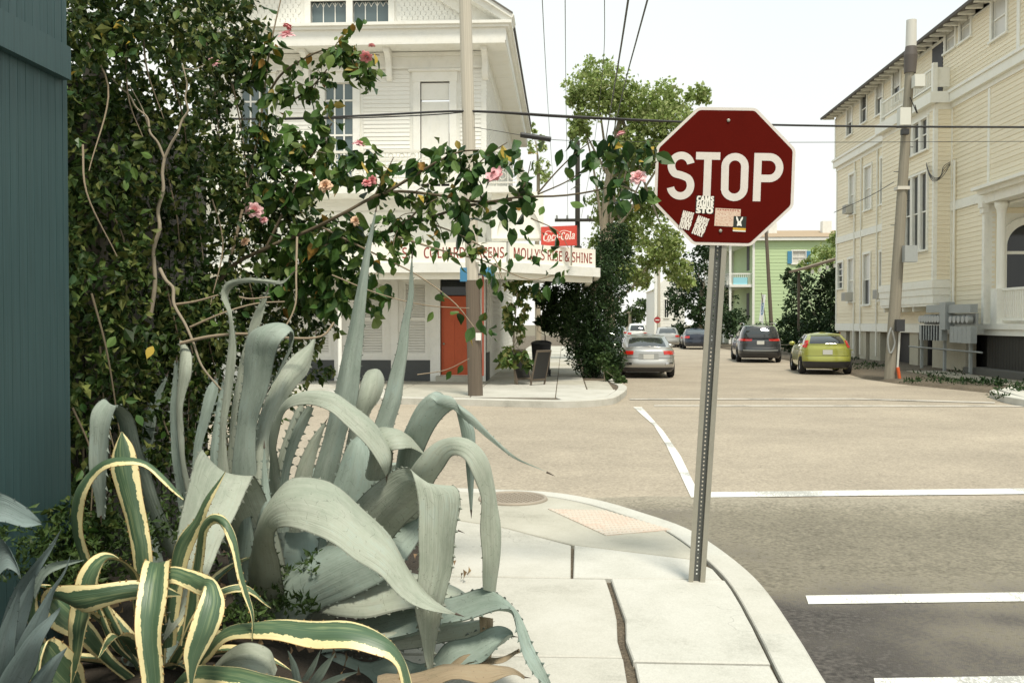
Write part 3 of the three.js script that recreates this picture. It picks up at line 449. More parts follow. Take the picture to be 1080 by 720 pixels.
  for (const px of [266, 311, 354, 367.5, 415, 457, 502]) part(t, 'pilaster', fbox(F, x(px) - .1, x(px) + .1, .15, yC - .02, .0, .06), mWhite2);
  for (const [a, b] of [[314, 350], [371, 411], [418, 453], [270, 308]]) part(t, 'plinth_panel', fbox(F, x(a), x(b), .16, yy(380), .0, .045), mBaseGrey);
  part(t, 'plinth_panel', fbox(G, .1, 1.0, .16, .95, .0, .04), mBaseGrey);
  for (const sgn of [[x(457.5), x(464)], [x(497), x(503)]]) part(t, 'door_frame', fbox(F, sgn[0], sgn[1], .16, door[3] + .1, -.1, .07), mWhite2);
  const dr = part(t, 'door', fbox(F, door[0] + .01, door[1] - .01, door[2], yy(312), -.12, -.07), mRedDoor);
  const ds = (n, g, m) => { const o = shadows(new THREE.Mesh(g, m)); o.name = n; dr.add(o); };
  const dm = (door[0] + door[1]) / 2; for (const [a, b] of [[.5, 1.05], [1.15, 2.3]]) for (const [p, q] of [[door[0] + .08, dm - .05], [dm + .05, door[1] - .08]]) ds('door_panel', fbox(F, p, q, a, b, -.07, -.055), mRedDoor);
  ds('handle', new THREE.SphereGeometry(.035, 8, 6).translate(door[0] + .09, 1.2, Z - .03), mSteel); ds('transom', fbox(F, door[0] + .01, door[1] - .01, yy(311), door[3], -.12, -.08), mGlass);
  part(t, 'door_step', box(door[0] - .1, door[1] + .1, .14, .31, Z, Z + .3), mConc3);
  // corner post and canopy posts
  part(t, 'canopy_post', cyl([-5.75, .15, -24.05], [-5.75, yC, -24.05], .055, .055, 10), mWhite2);
  part(t, 'side_shutter', [fbox(G, 1.02, 1.98, .9, 3.5, .0, .05)], mWhite2);
}
{ // red soft drink sign standing on the canopy
  const a = V(-.62, 3.9, -25.45), w = 1.0, h = .53, t = thing('drink_sign', 'small red soft drink sign with white script above the canopy corner', 'sign', [a.x, 3.83, a.z]);
  t.rotation.y = -.35;
  const add = (n, g, m) => { const o = shadows(new THREE.Mesh(g, m)); o.name = n; t.add(o); };
  add('panel', box(0, w, 0, h, -.06, 0), M(.55, .05, .035, .5));
  const cv = document.createElement('canvas'); cv.width = 512; cv.height = 272; const c = cv.getContext('2d'); c.fillStyle = '#cf4a3c'; c.fillRect(0, 0, 512, 272); c.fillStyle = c.strokeStyle = '#f6efe4'; c.save(); c.translate(256, 140); c.rotate(-.03); c.scale(.82, 1.25); c.font = 'italic bold 118px serif'; c.textAlign = 'center'; c.textBaseline = 'middle'; c.fillText('Coca-Cola', 0, 0); c.restore();
  c.lineWidth = 7; c.lineCap = 'round'; c.beginPath(); c.moveTo(60, 196); c.bezierCurveTo(120, 232, 190, 170, 262, 200); c.stroke(); c.beginPath(); c.moveTo(60, 120); c.bezierCurveTo(40, 60, 110, 40, 150, 78); c.stroke(); c.beginPath(); c.moveTo(268, 112); c.bezierCurveTo(262, 55, 350, 44, 420, 84); c.stroke();
  const tx = new THREE.CanvasTexture(cv); tx.colorSpace = THREE.SRGBColorSpace; add('print', new THREE.PlaneGeometry(w - .02, h - .02).translate(w / 2, h / 2, .004), new THREE.MeshStandardMaterial({ map: tx, roughness: .45 }));
  for (const s of [.15, .85]) add('leg', box(s - .02, s + .02, -.52, 0, -.05, -.02), mSteel);
}

// ---------- the cream three storey house on the right ----------
{
  const W = 14, zN = -22, zF = -49.625, t = thing('cream_house', 'tall cream clapboard house with white bands, bay and corner porch', 'building', [W, .1, (zN + zF) / 2]);
  const F = frame(W, 0, -Math.PI / 2), cnt = { n: 0 };    // s = z, n points to the street (-x)
  const z = px => -W * (1 + .055 * (px - 540) / 1000) / ((px - 540) / 1000 - .055);
  const Y = (px, py) => 1.8 + (340 - py) / 1000 * W / ((px - 540) / 1000 - .055);
  const win = [];
  const add = (px, y0, y1, hw, o = {}) => { const c = z(px), q = [c - hw, c + hw, Y(px, y1), Y(px, y0)]; win.push([q, o]); return q; };
  add(887, 277, 304, .42, { rows: 4 }); add(898.5, 273, 318, .45, { shade: 1, ac: 1 }); add(915, 268, 321, .47, { shade: .5 }); add(933, 265, 316, .5, { ac: 1, shade: 0 });
  add(899, 184, 226, .45, { shade: 1, ac: 1 }); add(915.5, 176, 221, .47, { shade: 1 }); add(933, 166, 214, .5, { shade: .6 });
  add(897.5, 115, 143, .4, { shade: .5 }); add(912.5, 100, 130, .42, { shade: 0 }); add(929, 85, 121, .43, { shade: .5 }); add(947, 74, 109, .45, { shade: .5 });
  add(1003.5, 27, 54, .42, { shade: 1 }); add(1019.5, 14, 43, .42, { shade: 1 }); add(1055, -2, 40, .5, { shade: 1 });
  const holes = win.map(([q]) => q), zc = z(1041), bz0 = z(1003), bz1 = z(945);
  const low = holes.filter(h => h[3] < 6), mid = holes.filter(h => h[2] > 5.9 && h[3] < 9.8), top = holes.filter(h => h[3] > 9.9);
  part(t, 'wall', wallHoles(F, zF, zc, 1.38, 6.1, low, -.25, 0), mTrimCream);
  part(t, 'wall', wallHoles(F, zF, zN, 6.1, 9.9, mid, -.25, 0), mTrimCream);
  part(t, 'wall', wallHoles(F, zF, zN, 9.9, 12.45, top, -.25, .1), mTrimCream);
  part(t, 'end_wall', box(W + .02, W + 12, 1.3, 12.4, zF - .02, zF + .2), mTrimCream);
  part(t, 'porch_wall', box(W + .02, W + 12, 1.5, 6.0, zc - .22, zc - .02), mTrimCream);
  part(t, 'near_wall', box(W + .02, W + 12, 6.0, 12.4, zN - .22, zN - .02), mTrimCream);
  part(t, 'rear_wall', box(W + 11.8, W + 12.2, .1, 12.4, zN, zF), mTrimCream);
  part(t, 'upper_floor', box(W + .26, W + 11.7, 5.7, 6.0, zN - .3, zc - .3), mTrimCream);
  part(t, 'ground_floor', box(W + .26, W + 11.7, 1.4, 1.6, zc, zF + .3), mDark);
  const pad = (hs, k = .13) => hs.map(h => [h[0] - k, h[1] + k, h[2] - .09, h[3] + k]);
  const bay = [bz1, bz0, 2.4, 9.75];
  clapboards(t, F, zF + .12, zc - .12, 1.76, 5.8, .165, [...pad(low), bay], mSidingCream, 0, 31, cnt);
  clapboards(t, F, zF + .12, zN, 6.16, 9.68, .165, [...pad(mid), bay], mSidingCream, 0, 32, cnt);
  clapboards(t, F, zF + .12, zN, 10.14, 12.15, .135, pad(top), mSidingCream, .1, 33, cnt);
  const bo = (n, ...a) => part(t, n, fbox(F, ...a), mTrimCream);
  bo('skirt_board', zF - .03, zc + .02, 1.4, 1.75, .0, .06); bo('belt_course', zF - .03, bz1, 5.82, 6.14, .0, .07); bo('belt_course', bz0, zN, 5.82, 6.14, .0, .07);
  part(t, 'cornice_band', [fbox(F, zF - .12, zN, 9.7, 10.02, .0, .2), fbox(F, zF - .16, zN, 10.02, 10.12, .0, .26), fbox(F, zF - .06, zN, 9.52, 9.699, .0, .06)], mTrimCream);
  for (const s of [zF + .05, z(1001.6) + .12]) bo('corner_board', s - .09, s + .09, 1.76, 9.5, .0, .05);
  bo('corner_board', zF - .02, zF + .14, 10.13, 12.2, .1, .15); bo('corner_board', z(1042.5) - .07, z(1042.5) + .07, 6.15, 9.5, .0, .05); bo('corner_board', z(1076) - .1, z(1076) + .1, 10.13, 12.2, .1, .15);
  for (const [q, o] of win) { sash(t, F, ...q, { rows: o.rows || 2, cols: 1, fw: .11, n: q[3] > 9.9 ? .12 : .03, shade: o.shade || 0 }); if (o.ac) acUnit(t, F, (q[0] + q[1]) / 2, q[2] + .03); }
  // roof edge with rafter tails
  part(t, 'roof', (() => { const g = box(-.02, 12.6, 0, .1, zF - .5, zN); g.rotateZ(.22); g.translate(W - .72, 12.28, 0); return uvm(g); })(), M(.12, .11, .1, .9));
  part(t, 'eave_board', fbox(F, zF - .4, zN, 12.43, 12.47, .1, .62), mTrimCream);
  for (let k = 0; k < 44; k++) { const s = zF - .25 + k * .62; if (s > zN) break; part(t, 'rafter_tail', fbox(F, s - .06, s + .06, 12.24, 12.43, .12, .66), mTrimCream); }
  // bay
  const bx = .62, B = frame(W - bx, 0, -Math.PI / 2), S = frame(W - bx, bz0, 0);
  const bw = [[958, 4], [966.5, 4], [974.5, 4]].map(([px]) => { const zz = z(px) * (W - bx) / W; return zz; });
  const bh = []; for (const [y0, y1] of [[4.5, 7.35], [8.2, 9.35]]) { const a = bw[0], b = bw[2], n = 3, L = (b - a); for (let k = 0; k < n; k++) { const c = a + L * k / 2; bh.push([c - .3, c + .3, y0, y1]); } }
  part(t, 'bay_wall', wallHoles(B, bz1, bz0, 2.5, 9.7, bh, -.1, 0), mTrimCream);
  part(t, 'bay_side', box(W - bx + .002, W, 2.5, 9.7, bz0 - .1, bz0 - .001), mTrimCream); part(t, 'bay_side', box(W - bx + .002, W, 2.5, 9.7, bz1, bz1 + .1), mTrimCream);
  part(t, 'bay_soffit', box(W - bx, W, 2.4, 2.5, bz1, bz0), mTrimCream);
  clapboards(t, B, bz1 + .1, bz0 - .1, 3.36, 9.5, .165, pad(bh, .14), mSidingCream, 0, 34, cnt);
  clapboards(t, S, .1, bx - .02, 3.36, 9.5, .165, [], mSidingCream, 0, 35, cnt);
  for (const q of bh) sash(t, B, ...q, { fw: .08, cols: 1, rows: 2, n: .03, shade: 0 });
  for (const [y0, y1, d] of [[2.5, 2.8, .03], [2.8, 3.06, .06], [3.06, 3.34, .09]]) part(t, 'bay_apron', [fbox(B, bz1 - d, bz0 + d, y0, y1, 0, d), box(W - bx + .001, W - .01, y0, y1, bz0, bz0 + d - .001)], mTrimCream);
  part(t, 'bay_corner', [fbox(B, bz0 - .1, bz0 + .035, 3.345, 9.5, .0, .04), fbox(S, .001, .1, 3.345, 9.5, .0, .034)], mTrimCream);
  part(t, 'bay_band', [fbox(B, bz1 - .2, bz0 + .2, 9.7, 10.1, -.05, .24), box(W - bx, W - .21, 9.7, 10.1, bz0, bz0 + .199)], mTrimCream);
  for (let k = 0; k < 4; k++) part(t, 'bay_bracket', box(W - bx + .05, W, 2.22, 2.4, bz1 + .2 + k * 1.1, bz1 + .3 + k * 1.1), mTrimCream);
  // small balcony on the bay
  { const ra = []; const b0 = bz1 + .2, b1 = bz0 - .05; for (const y of [10.35, 10.95]) ra.push(fbox(B, b0, b1, y, y + .06, .02, .08)); for (let s = b0; s < b1; s += .16) ra.push(fbox(B, s, s + .03, 10.35, 10.95, .035, .065)); ra.push(fbox(B, b1, b1 + .16, 10.1, 11.15, -.04, .12), fbox(B, b0 - .16, b0, 10.1, 11.15, -.04, .12)); part(t, 'balcony_railing', ra, mTrimCream); part(t, 'balcony_side', box(W - bx, W - .12, 10.3, 11.0, bz0 - .02, bz0 + .03), mTrimCream); part(t, 'balcony_recess_shade', fbox(F, bz0 - 1.6, bz0 - .6, 10.13, 12.1, .1, .14), mDark); }  // flat dark panel paints the shade of the recess behind the balcony
  // pipes down the wall and cables
  for (const px of [999.5, 1008.5]) part(t, 'pipe', cyl([W - .1, 1.7, z(px)], [W - .1, Y(px, px < 1003 ? 172 : 169), z(px)], .045, .045, 8), mTrimCream);
  for (const px of [902, 909, 926]) part(t, 'drain_pipe', cyl([W - .07, .3, z(px)], [W - .07, 9.5, z(px)], .04, .04, 6), mTrimCream);
  { const lp = [], q = (px, py, X) => [X, 1.8 + (340 - py) / 1000 * X / ((px - 540) / 1000 - .055), -X * (1 + .055 * (px - 540) / 1000) / ((px - 540) / 1000 - .055)]; for (let k = 0; k < 4; k++) lp.push(tube([q(1001, 171 + k, 13.85), q(994, 176 + k * 3, 13.5), q(991 - k, 186 + k * 1.5, 13.25), q(986 - k, 188 + k, 13.2), q(979, 182 + k, 13.22), q(976, 172 + k, 13.3)], .012, .012, 5, 24)); part(t, 'cable_loop', lp, mBlack); }
  // piers; a black sheet stands in for the shade under the house
  const mPier = M(.5, .46, .36, .95, { map: rep(T_mottle, 1, .6) });
  for (const [a, b] of [[983, 1018], [959, 968], [917, 928], [906, 913], [896, 902], [886, 892]]) part(t, 'pier', fbox(F, z(a), z(b), .05, 1.4, -.4, -.03), mPier);
  part(t, 'crawl_space_shade', fbox(F, zF, zc, .05, 1.38, -.7, -.6), mBlack);
  // porch: floor, skirt of dark boards, pilaster, column, railing, entablature, arched window
  part(t, 'porch_floor', box(W - .12, W + 6, 1.58, 1.76, zN, zc - .02), mTrimCream); part(t, 'porch_fascia', box(W - .06, W - .02, 1.38, 1.58, zN, zc), mTrimCream);
  for (let k = 0; k < 46; k++) { const s = zc + .02 + k * .2; if (s > zN) break; part(t, 'skirt_plank', box(W + .02, W + .06, .2, 1.38, s, s + .18), mWoodDark); }
  part(t, 'porch_plinth', box(W - .5, W + .3, .02, .3, zc - .6, zN), M(.12, .115, .1, .95, { map: T_mottle }));
  bo('pilaster', zc - .14, zc + .03, 1.76, 5.5, .0, .12); bo('pilaster_capital', zc - .2, zc + .07, 5.42, 5.6, .0, .18); bo('pilaster_capital', zc - .24, zc + .1, 5.6, 5.78, .0, .22);
  const cz = z(1051.5), col = new THREE.LatheGeometry([[0, 0], [.2, 0], [.2, .14], [.15, .2], [.145, .4], [.135, 3.3], [.15, 3.34], [.15, 3.42], [.21, 3.55], [.21, 3.7], [0, 3.7]].map(p => new THREE.Vector2(...p)), 20).translate(W + .12, 2.02, cz);
  part(t, 'column', col, mTrimCream); part(t, 'column_pedestal', box(W - .1, W + .34, 1.76, 2.9, cz - .22, cz + .22), mTrimCream);
  { const z0 = cz + .22; part(t, 'hand_rail', box(W + .06, W + .16, 2.82, 2.9, z0, zN), mTrimCream); part(t, 'bottom_rail', box(W + .07, W + .15, 1.86, 1.92, z0, zN), mTrimCream); for (let s = z0 + .1; s < zN; s += .15) part(t, 'baluster', box(W + .085, W + .135, 1.92, 2.82, s, s + .05), mTrimCream); }
  part(t, 'entablature', [box(W - .14, W + .3, 5.72, 6.02, zN, zc + .03), box(W - .3, W + .3, 6.02, 6.16, zN, zc - .1), box(W - .48, W + .3, 6.16, 6.26, zN, zc - .2)], mTrimCream);
  part(t, 'porch_ceiling', box(W + .3, W + 6, 5.6, 5.68, zN, zc - .02), mTrimCream);
  const Pf = frame(0, zc - .02, 0), ac = W + 1.32; clapboards(t, Pf, W + .15, W + 4, 1.78, 5.6, .165, [[ac - 1.0, ac + 1.0, 1.78, 5.35]], mSidingCream, 0, 36, cnt);
  { const s = new THREE.Shape(), R = .98, r = .74, yb = 1.78, ys = 4.3; s.moveTo(ac - R, yb); s.lineTo(ac - R, ys); s.absarc(ac, ys, R, Math.PI, 0, true); s.lineTo(ac + R, yb); s.lineTo(ac - R, yb); const h = new THREE.Path(); h.moveTo(ac - r, yb + .1); h.lineTo(ac - r, ys); h.absarc(ac, ys, r, Math.PI, 0, true); h.lineTo(ac + r, yb + .1); s.holes.push(h);
    const w = part(t, 'arched_window', new THREE.ExtrudeGeometry(s, { depth: .1, bevelEnabled: true, bevelSize: .02, bevelThickness: .02, bevelSegments: 1, curveSegments: 24 }).translate(0, 0, zc), mTrimCream); const o = (n, g, m) => { const q = shadows(new THREE.Mesh(g, m)); q.name = n; w.add(q); };
    const pg = new THREE.Shape(); pg.moveTo(ac - r - .02, yb); pg.lineTo(ac - r - .02, ys); pg.absarc(ac, ys, r + .02, Math.PI, 0, true); pg.lineTo(ac + r + .02, yb); o('pane', new THREE.ShapeGeometry(pg, 24).translate(0, 0, zc + .03), mGlass); o('transom_bar', box(ac - r, ac + r, 4.05, 4.15, zc + .035, zc + .09), mTrimCream); }
}
{ // bank of electricity meters on posts beside the house
  const X = 13.25, F = frame(X, 0, -Math.PI / 2), z = px => -33.551 * 405 / (px - 595), t = thing('meter_bank', 'bank of grey electricity meters on posts below the bay', 'meters', [X, .1, z(1000)]);
  const z0 = z(974), z1 = z(1027);
  part(t, 'trough', fbox(F, z(981), z(997), 2.15, 2.42, -.12, .12), mGreyBox); part(t, 'trough', fbox(F, z(1004), z1, 2.12, 2.4, -.12, .12), mGreyBox); part(t, 'main_switch', fbox(F, z(997.5), z(1003.5), 1.55, 2.5, -.12, .2), mGreyBox);
  for (let k = 0; k < 8; k++) { const a = z0 + (z(996) - z0) * (k + .5) / 8; part(t, 'meter', new THREE.CylinderGeometry(.13, .14, .16, 14).rotateX(Math.PI / 2).translate(a, 1.92, .08).applyMatrix4(F.m), M(.35, .36, .34, .3)); part(t, 'meter_box', fbox(F, a - .19, a + .19, 1.16, 1.7, -.1, .1), mGreyBox); }
  for (let k = 0; k < 5; k++) { const a = z(1005) + (z1 - z(1005)) * (k + .5) / 5; part(t, 'meter', new THREE.CylinderGeometry(.12, .13, .16, 14).rotateX(Math.PI / 2).translate(a, 1.9, .08).applyMatrix4(F.m), M(.35, .36, .34, .3)); part(t, 'meter_box', fbox(F, a - .16, a + .16, 1.12, 1.68, -.1, .1), mGreyBox); }
  part(t, 'back_plate', fbox(F, z0, z1, 1.72, 2.1, -.14, -.06), mGrey);
  for (const px of [970, 993.5, 1020]) part(t, 'post', fbox(F, z(px) - .06, z(px) + .06, .02, 1.5, -.16, -.08), mGreyBox);
  part(t, 'cross_pipe', cyl([X + .05, .88, z(959)], [X + .05, .84, z(1034)], .03, .03, 6), mGrey);
}

// ---------- cars ----------
function sq(t) { // point on a unit squircle; t 0-1 rear, 1-2 right side, 2-3 front, 3-4 left side
  t = ((t % 4) + 4) % 4; let a, b; if (t < 1) { a = -1 + 2 * t; b = 1; } else if (t < 2) { a = 1; b = 1 - 2 * (t - 1); } else if (t < 3) { a = 1 - 2 * (t - 2); b = -1; } else { a = -1; b = -1 + 2 * (t - 3); }
  const n = 7, r = Math.pow(Math.pow(Math.abs(a), n) + Math.pow(Math.abs(b), n), -1 / n); return [a * r, b * r];
}
function lerpT(tab, x) { if (x <= tab[0][0]) return tab[0][1]; for (let i = 1; i < tab.length; i++) if (x <= tab[i][0]) { const f = (x - tab[i - 1][0]) / (tab[i][0] - tab[i - 1][0]), s = f * f * (3 - 2 * f); return tab[i - 1][1] + (tab[i][1] - tab[i - 1][1]) * s; } return tab[tab.length - 1][1]; }
function surf(fn, t0, t1, v0, v1, nt, nv, off = 0) {
  const pos = [], idx = [], e = 1e-3;
  for (let j = 0; j <= nv; j++) for (let i = 0; i <= nt; i++) {
    const t = t0 + (t1 - t0) * i / nt, v = v0 + (v1 - v0) * j / nv, p = fn(t, v);
    if (off) { const a = fn(t + e, v).sub(p), b = fn(t, Math.min(1, v + e)).sub(fn(t, Math.max(0, Math.min(1, v + e) - 2 * e))), n = a.cross(b).normalize(); p.addScaledVector(n, off); }
    pos.push(p.x, p.y, p.z);
  }
  for (let j = 0; j < nv; j++) for (let i = 0; i < nt; i++) { const a = j * (nt + 1) + i, b = a + nt + 1; idx.push(a, a + 1, b, b, a + 1, b + 1); }
  const g = new THREE.BufferGeometry(); g.setAttribute('position', new THREE.Float32BufferAttribute(pos, 3)); g.setIndex(idx); g.computeVertexNormals(); return g.toNonIndexed();
}
const carGlass = M(.03, .034, .035, .03, { clearcoat: 1 }), tailRed = M(.5, .02, .012, .15, { clearcoat: 1 }), tailClear = M(.6, .5, .45, .15), plate = M(.62, .62, .58, .5), trimDark = M(.03, .03, .032, .45);
function car(label, p, x, z, turn = 0, group = 'cars parked along the street') {
  const { L = 4.6, W = 1.8, H = 1.47, belt = .95, hood = .92, deck = 1.03, cab = [-.35, 1.85], roof = [.35, 1.15], paint, glass = carGlass, wb = 2.7, wr = .33, roofDrop = .03, tumble = .16, light, hatch = 0, bumperDark = .16, rails = 0, full = 1, wiper = 0, plateY = .72, plateW = .32 } = p;
  const t = thing(p.name || 'parked_car', label, 'car', [x, 0, z], group); t.rotation.y = turn;
  const add = (n, g, m, par = t) => { const o = shadows(new THREE.Mesh(Array.isArray(g) ? merge(g) : g, m)); o.name = n; par.add(o); return o; };
  const pm = M(...paint, .32, { clearcoat: 1, clearcoatRoughness: .06, metalness: p.metal ?? .35 }), hw = W / 2, hl = L / 2, zr = hl * .98 - p.rearOH, zfw = zr - wb;      // wheels: rear axle zr, front axle zfw (rear is +z)
  const topT = [[-hl, .66], [-hl + .25, .74], [-hl + 1.0, hood], [cab[0] - .35 - .2, hood + .04], [0, belt], [hl - .8, deck - .01], [hl - .1, deck], [hl, deck - .03]];
  const arch = (zz) => { let b = .21; for (const c of [zr, zfw]) { const d = Math.abs(zz - c), R = wr + .065; if (d < R) b = Math.max(b, Math.sqrt(R * R - d * d) + wr - .02); } return b; };
  const inset = [[0, .09], [.12, .02], [.35, 0], [.62, .01], [.85, .045], [1, .1]], rear = p.rear || [[0, -.12], [.1, -.02], [.3, .03], [.45, .02], [.52, -.03], [.75, -.05], [1, -.12]];
  const body = (tt, k) => { const [a, b] = sq(tt), ins = lerpT(inset, k), zz = (hl - .06 - (b < 0 ? ins * .8 : 0)) * b + (b > 0 ? lerpT(rear, k) * Math.pow(b, 6) : 0) - Math.abs(b) ** 8 * a * a * .1 * Math.sign(b), y0 = arch(Math.abs(a) > .75 ? zz : 99), y1 = lerpT(topT, zz); return V((hw - ins - (b < -.6 ? .05 * (-b - .6) : 0)) * a, y0 + (y1 - y0) * k, zz); };
  const gb = [], NT = full ? 176 : 72, NV = full ? 14 : 8; gb.push(surf(body, 0, 4, 0, 1, NT, NV));
  { const pos = []; for (let i = 0; i < NT; i++) { const A = body(4 * i / NT, 1), B = body(4 * (i + 1) / NT, 1), c = q => V(0, q.y + .035, q.z), m = q => V(q.x * .6, q.y + .028, q.z); for (const [P0, P1, Q0, Q1] of [[A, B, m(A), m(B)], [m(A), m(B), c(A), c(B)]]) pos.push(P0.x, P0.y, P0.z, P1.x, P1.y, P1.z, Q0.x, Q0.y, Q0.z, Q0.x, Q0.y, Q0.z, P1.x, P1.y, P1.z, Q1.x, Q1.y, Q1.z); } const g = new THREE.BufferGeometry(); g.setAttribute('position', new THREE.Float32BufferAttribute(pos, 3)); g.computeVertexNormals(); gb.push(g); }
  const bodyM = add('body', gb, pm);
  const cabin = (tt, v) => { const [a, b] = sq(tt), s = v, z0 = cab[0] + (roof[0] - cab[0]) * s, z1 = cab[1] + (roof[1] - cab[1]) * Math.pow(s, hatch ? 1.6 : 1.1), zc = (z0 + z1) / 2, h2 = (z1 - z0) / 2, bul = Math.sin(Math.PI * Math.min(1, v)) * .035, zz = zc + (h2 + bul * .5) * b - Math.sign(b) * Math.abs(b) ** 6 * a * a * .09, yb = lerpT(topT, zc + h2 * b) - .02, yt = H - .05 - roofDrop * Math.max(0, b) ** 2 - .02 * a * a; return V((hw - .1 - tumble * v + bul) * a, yb + (yt - yb) * v, zz); };
  add('cabin', surf(cabin, 0, 4, 0, 1, NT, 8), pm);
  { const R = []; for (let q = 0; q <= 4; q++) { const f = q / 4, row = []; for (let i = 0; i <= NT; i++) { const P0 = cabin(4 * i / NT, 1), c = (roof[0] + roof[1]) / 2; row.push(V(P0.x * (1 - f), P0.y + .05 * (1 - (1 - f) ** 2), c + (P0.z - c) * (1 - f))); } R.push(row); } const pos = []; for (let q = 0; q < 4; q++) for (let i = 0; i < NT; i++) for (const v of [R[q][i], R[q][i + 1], R[q + 1][i], R[q + 1][i], R[q][i + 1], R[q + 1][i + 1]]) pos.push(v.x, v.y, v.z); const g = new THREE.BufferGeometry(); g.setAttribute('position', new THREE.Float32BufferAttribute(pos, 3)); g.computeVertexNormals(); add('roof', g, p.roofPaint || pm); }
  const win = add('rear_window', surf(cabin, .1, .9, .1, hatch ? .86 : .9, 20, 6, .006), p.rearGlass || glass);
  add('windscreen', surf(cabin, 2.1, 2.9, .08, .92, 20, 6, .006), glass);
  for (const [a, b] of [[1.1, 1.36], [1.39, 1.64], [1.67, 1.9]]) { add('side_window', surf(cabin, a, b, .16, .9, 8, 5, .006), glass); add('side_window', surf(cabin, 4 - (b - 1), 4 - (a - 1), .16, .9, 8, 5, .006), glass); }
  for (const s of [-1, 1]) for (const [zz, nm] of [[zr, 0], [zfw, 1]]) {
    const w = new THREE.Group(); w.name = 'wheel'; w.position.set(s * (hw - .1), wr, zz); t.add(w);
    const ty = new THREE.LatheGeometry([[.62, -.1], [.9, -.11], [.99, -.08], [1, 0], [.99, .08], [.9, .11], [.62, .1]].map(q => new THREE.Vector2(q[0] * wr, q[1])), full ? 32 : 14).rotateZ(Math.PI / 2); add('tyre', ty, mRubber, w);
    const rg = [new THREE.CylinderGeometry(wr * .63, wr * .63, .1, full ? 24 : 10).rotateZ(Math.PI / 2).translate(-s * .02, 0, 0)]; add('hub', rg, trimDark, w);
    if (full) { const sp = []; for (let k = 0; k < 5; k++) { const b = new THREE.BoxGeometry(.03, wr * .6, .09).translate(s * .055, wr * .3, 0); b.rotateX(k * Math.PI * .4); sp.push(b); } sp.push(new THREE.TorusGeometry(wr * .6, .022, 6, 28).rotateY(Math.PI / 2).translate(s * .06, 0, 0)); add('rim', sp, mChrome, w); }
  }
  add('underbody_block', box(-hw + .22, hw - .22, .2, .52, -hl + .35, hl - .3), mBlack);  // black box added under the body to block light
  for (const s of [[-1, 1], [1, 1]]) add('tail_light', light(body, cabin, s[0]), tailRed);
  if (p.extra) p.extra(body, cabin, add, pm);
  if (full) {
    add('lower_bumper', surf(body, -.06, 1.06, .02, bumperDark, 30, 4, .008), trimDark);
    const pb = body(.5, (plateY - .21) / (deck - .21)); add('number_plate', box(-plateW / 2, plateW / 2, plateY - .08, plateY + .08, pb.z + .012, pb.z + .028), plate);
    for (const s of [-1, 1]) add('mirror', new THREE.SphereGeometry(1, 12, 8).scale(.11, .075, .06).translate(s * (hw + .06), belt + .06, cab[0] + .35), pm);
    add('boot_seam', [surf(body, .06, .94, p.seam || .47, (p.seam || .47) + .014, 24, 1, .007)], trimDark);
    for (const s of [-1, 1]) for (const zz of [.0, cab[1] - .7]) add('door_handle', box(s * (hw - .02), s * (hw + .02), belt - .15, belt - .12, zz + .3, zz + .48), pm);
    if (wiper) add('wiper', tube([[.02, deck + .02, hl - .1], [.2, deck + .1, hl - .16], [.42, deck + .14, hl - .2]], .008, .006, 5, 6), mBlack);
  }
  if (rails) for (const s of [-1, 1]) add('roof_rail', tube([[s * (hw - .28), H - .02, roof[0] + .1], [s * (hw - .28), H + .03, roof[0] + .3], [s * (hw - .28), H + .03, roof[1] - .3], [s * (hw - .28), H - .03, roof[1]]], .02, .02, 6, 12), mChrome);
  return t;
}
const SL = (t0, t1, k0, k1) => (body, cabin, s) => s > 0 ? surf(body, 1 - t1, 1 - t0, k0, k1, 14, 4, .012) : surf(body, t0, t1, k0, k1, 14, 4, .012);
const sedanP = { name: 'saloon_car', L: 4.6, W: 1.8, H: 1.44, belt: .93, hood: .9, deck: 1.0, cab: [-.75, 1.72], roof: [.1, 1.02], rearOH: .98, roofDrop: .06, light: SL(-.14, .22, .7, .85), bumperDark: .18, seam: .55, plateY: .7, plateW: .34 };
car('silver grey saloon nearest on the left kerb, seen from behind', { ...sedanP, paint: [.42, .42, .4], metal: .6, extra: (b, c, add) => { add('chrome_strip', surf(b, .25, .75, .84, .87, 16, 1, .012), mChrome); add('bumper_insert', surf(b, .03, .2, .27, .38, 8, 3, .013), mChrome); add('bumper_insert', surf(b, .8, .97, .27, .38, 8, 3, .013), mChrome); add('plate_recess', surf(b, .32, .68, .5, .75, 12, 3, .009), mGrey); } }, 2.72, -32.9);
car('dark green estate car half hidden ahead of the silver saloon', { ...sedanP, name: 'estate_car', H: 1.68, belt: 1.05, deck: 1.08, hood: 1.02, cab: [-.7, 2.15], roof: [.1, 1.85], hatch: 1, paint: [.012, .03, .028], light: SL(-.1, .12, .7, .95), extra: (b, c, add) => add('bumper_strip', surf(b, .02, .98, .3, .36, 16, 1, .012), mChrome) }, 1.72, -41);
car('dark grey people carrier on the right kerb beyond the green hatchback', { name: 'people_carrier', L: 4.95, W: 1.95, H: 1.72, belt: 1.08, hood: 1.05, deck: 1.12, cab: [-1.2, 2.36], roof: [-.2, 2.1], rearOH: 1.0, wb: 3.0, wr: .35, hatch: 1, tumble: .2, paint: [.03, .033, .036], metal: .3, light: SL(-.12, .3, .84, .97), rails: 1, bumperDark: .22, seam: .5, plateY: .9, extra: (b, c, add) => add('bumper_insert', surf(b, .1, .9, .36, .4, 16, 1, .012), mGrey) }, 9.0, -45.2, -.1);
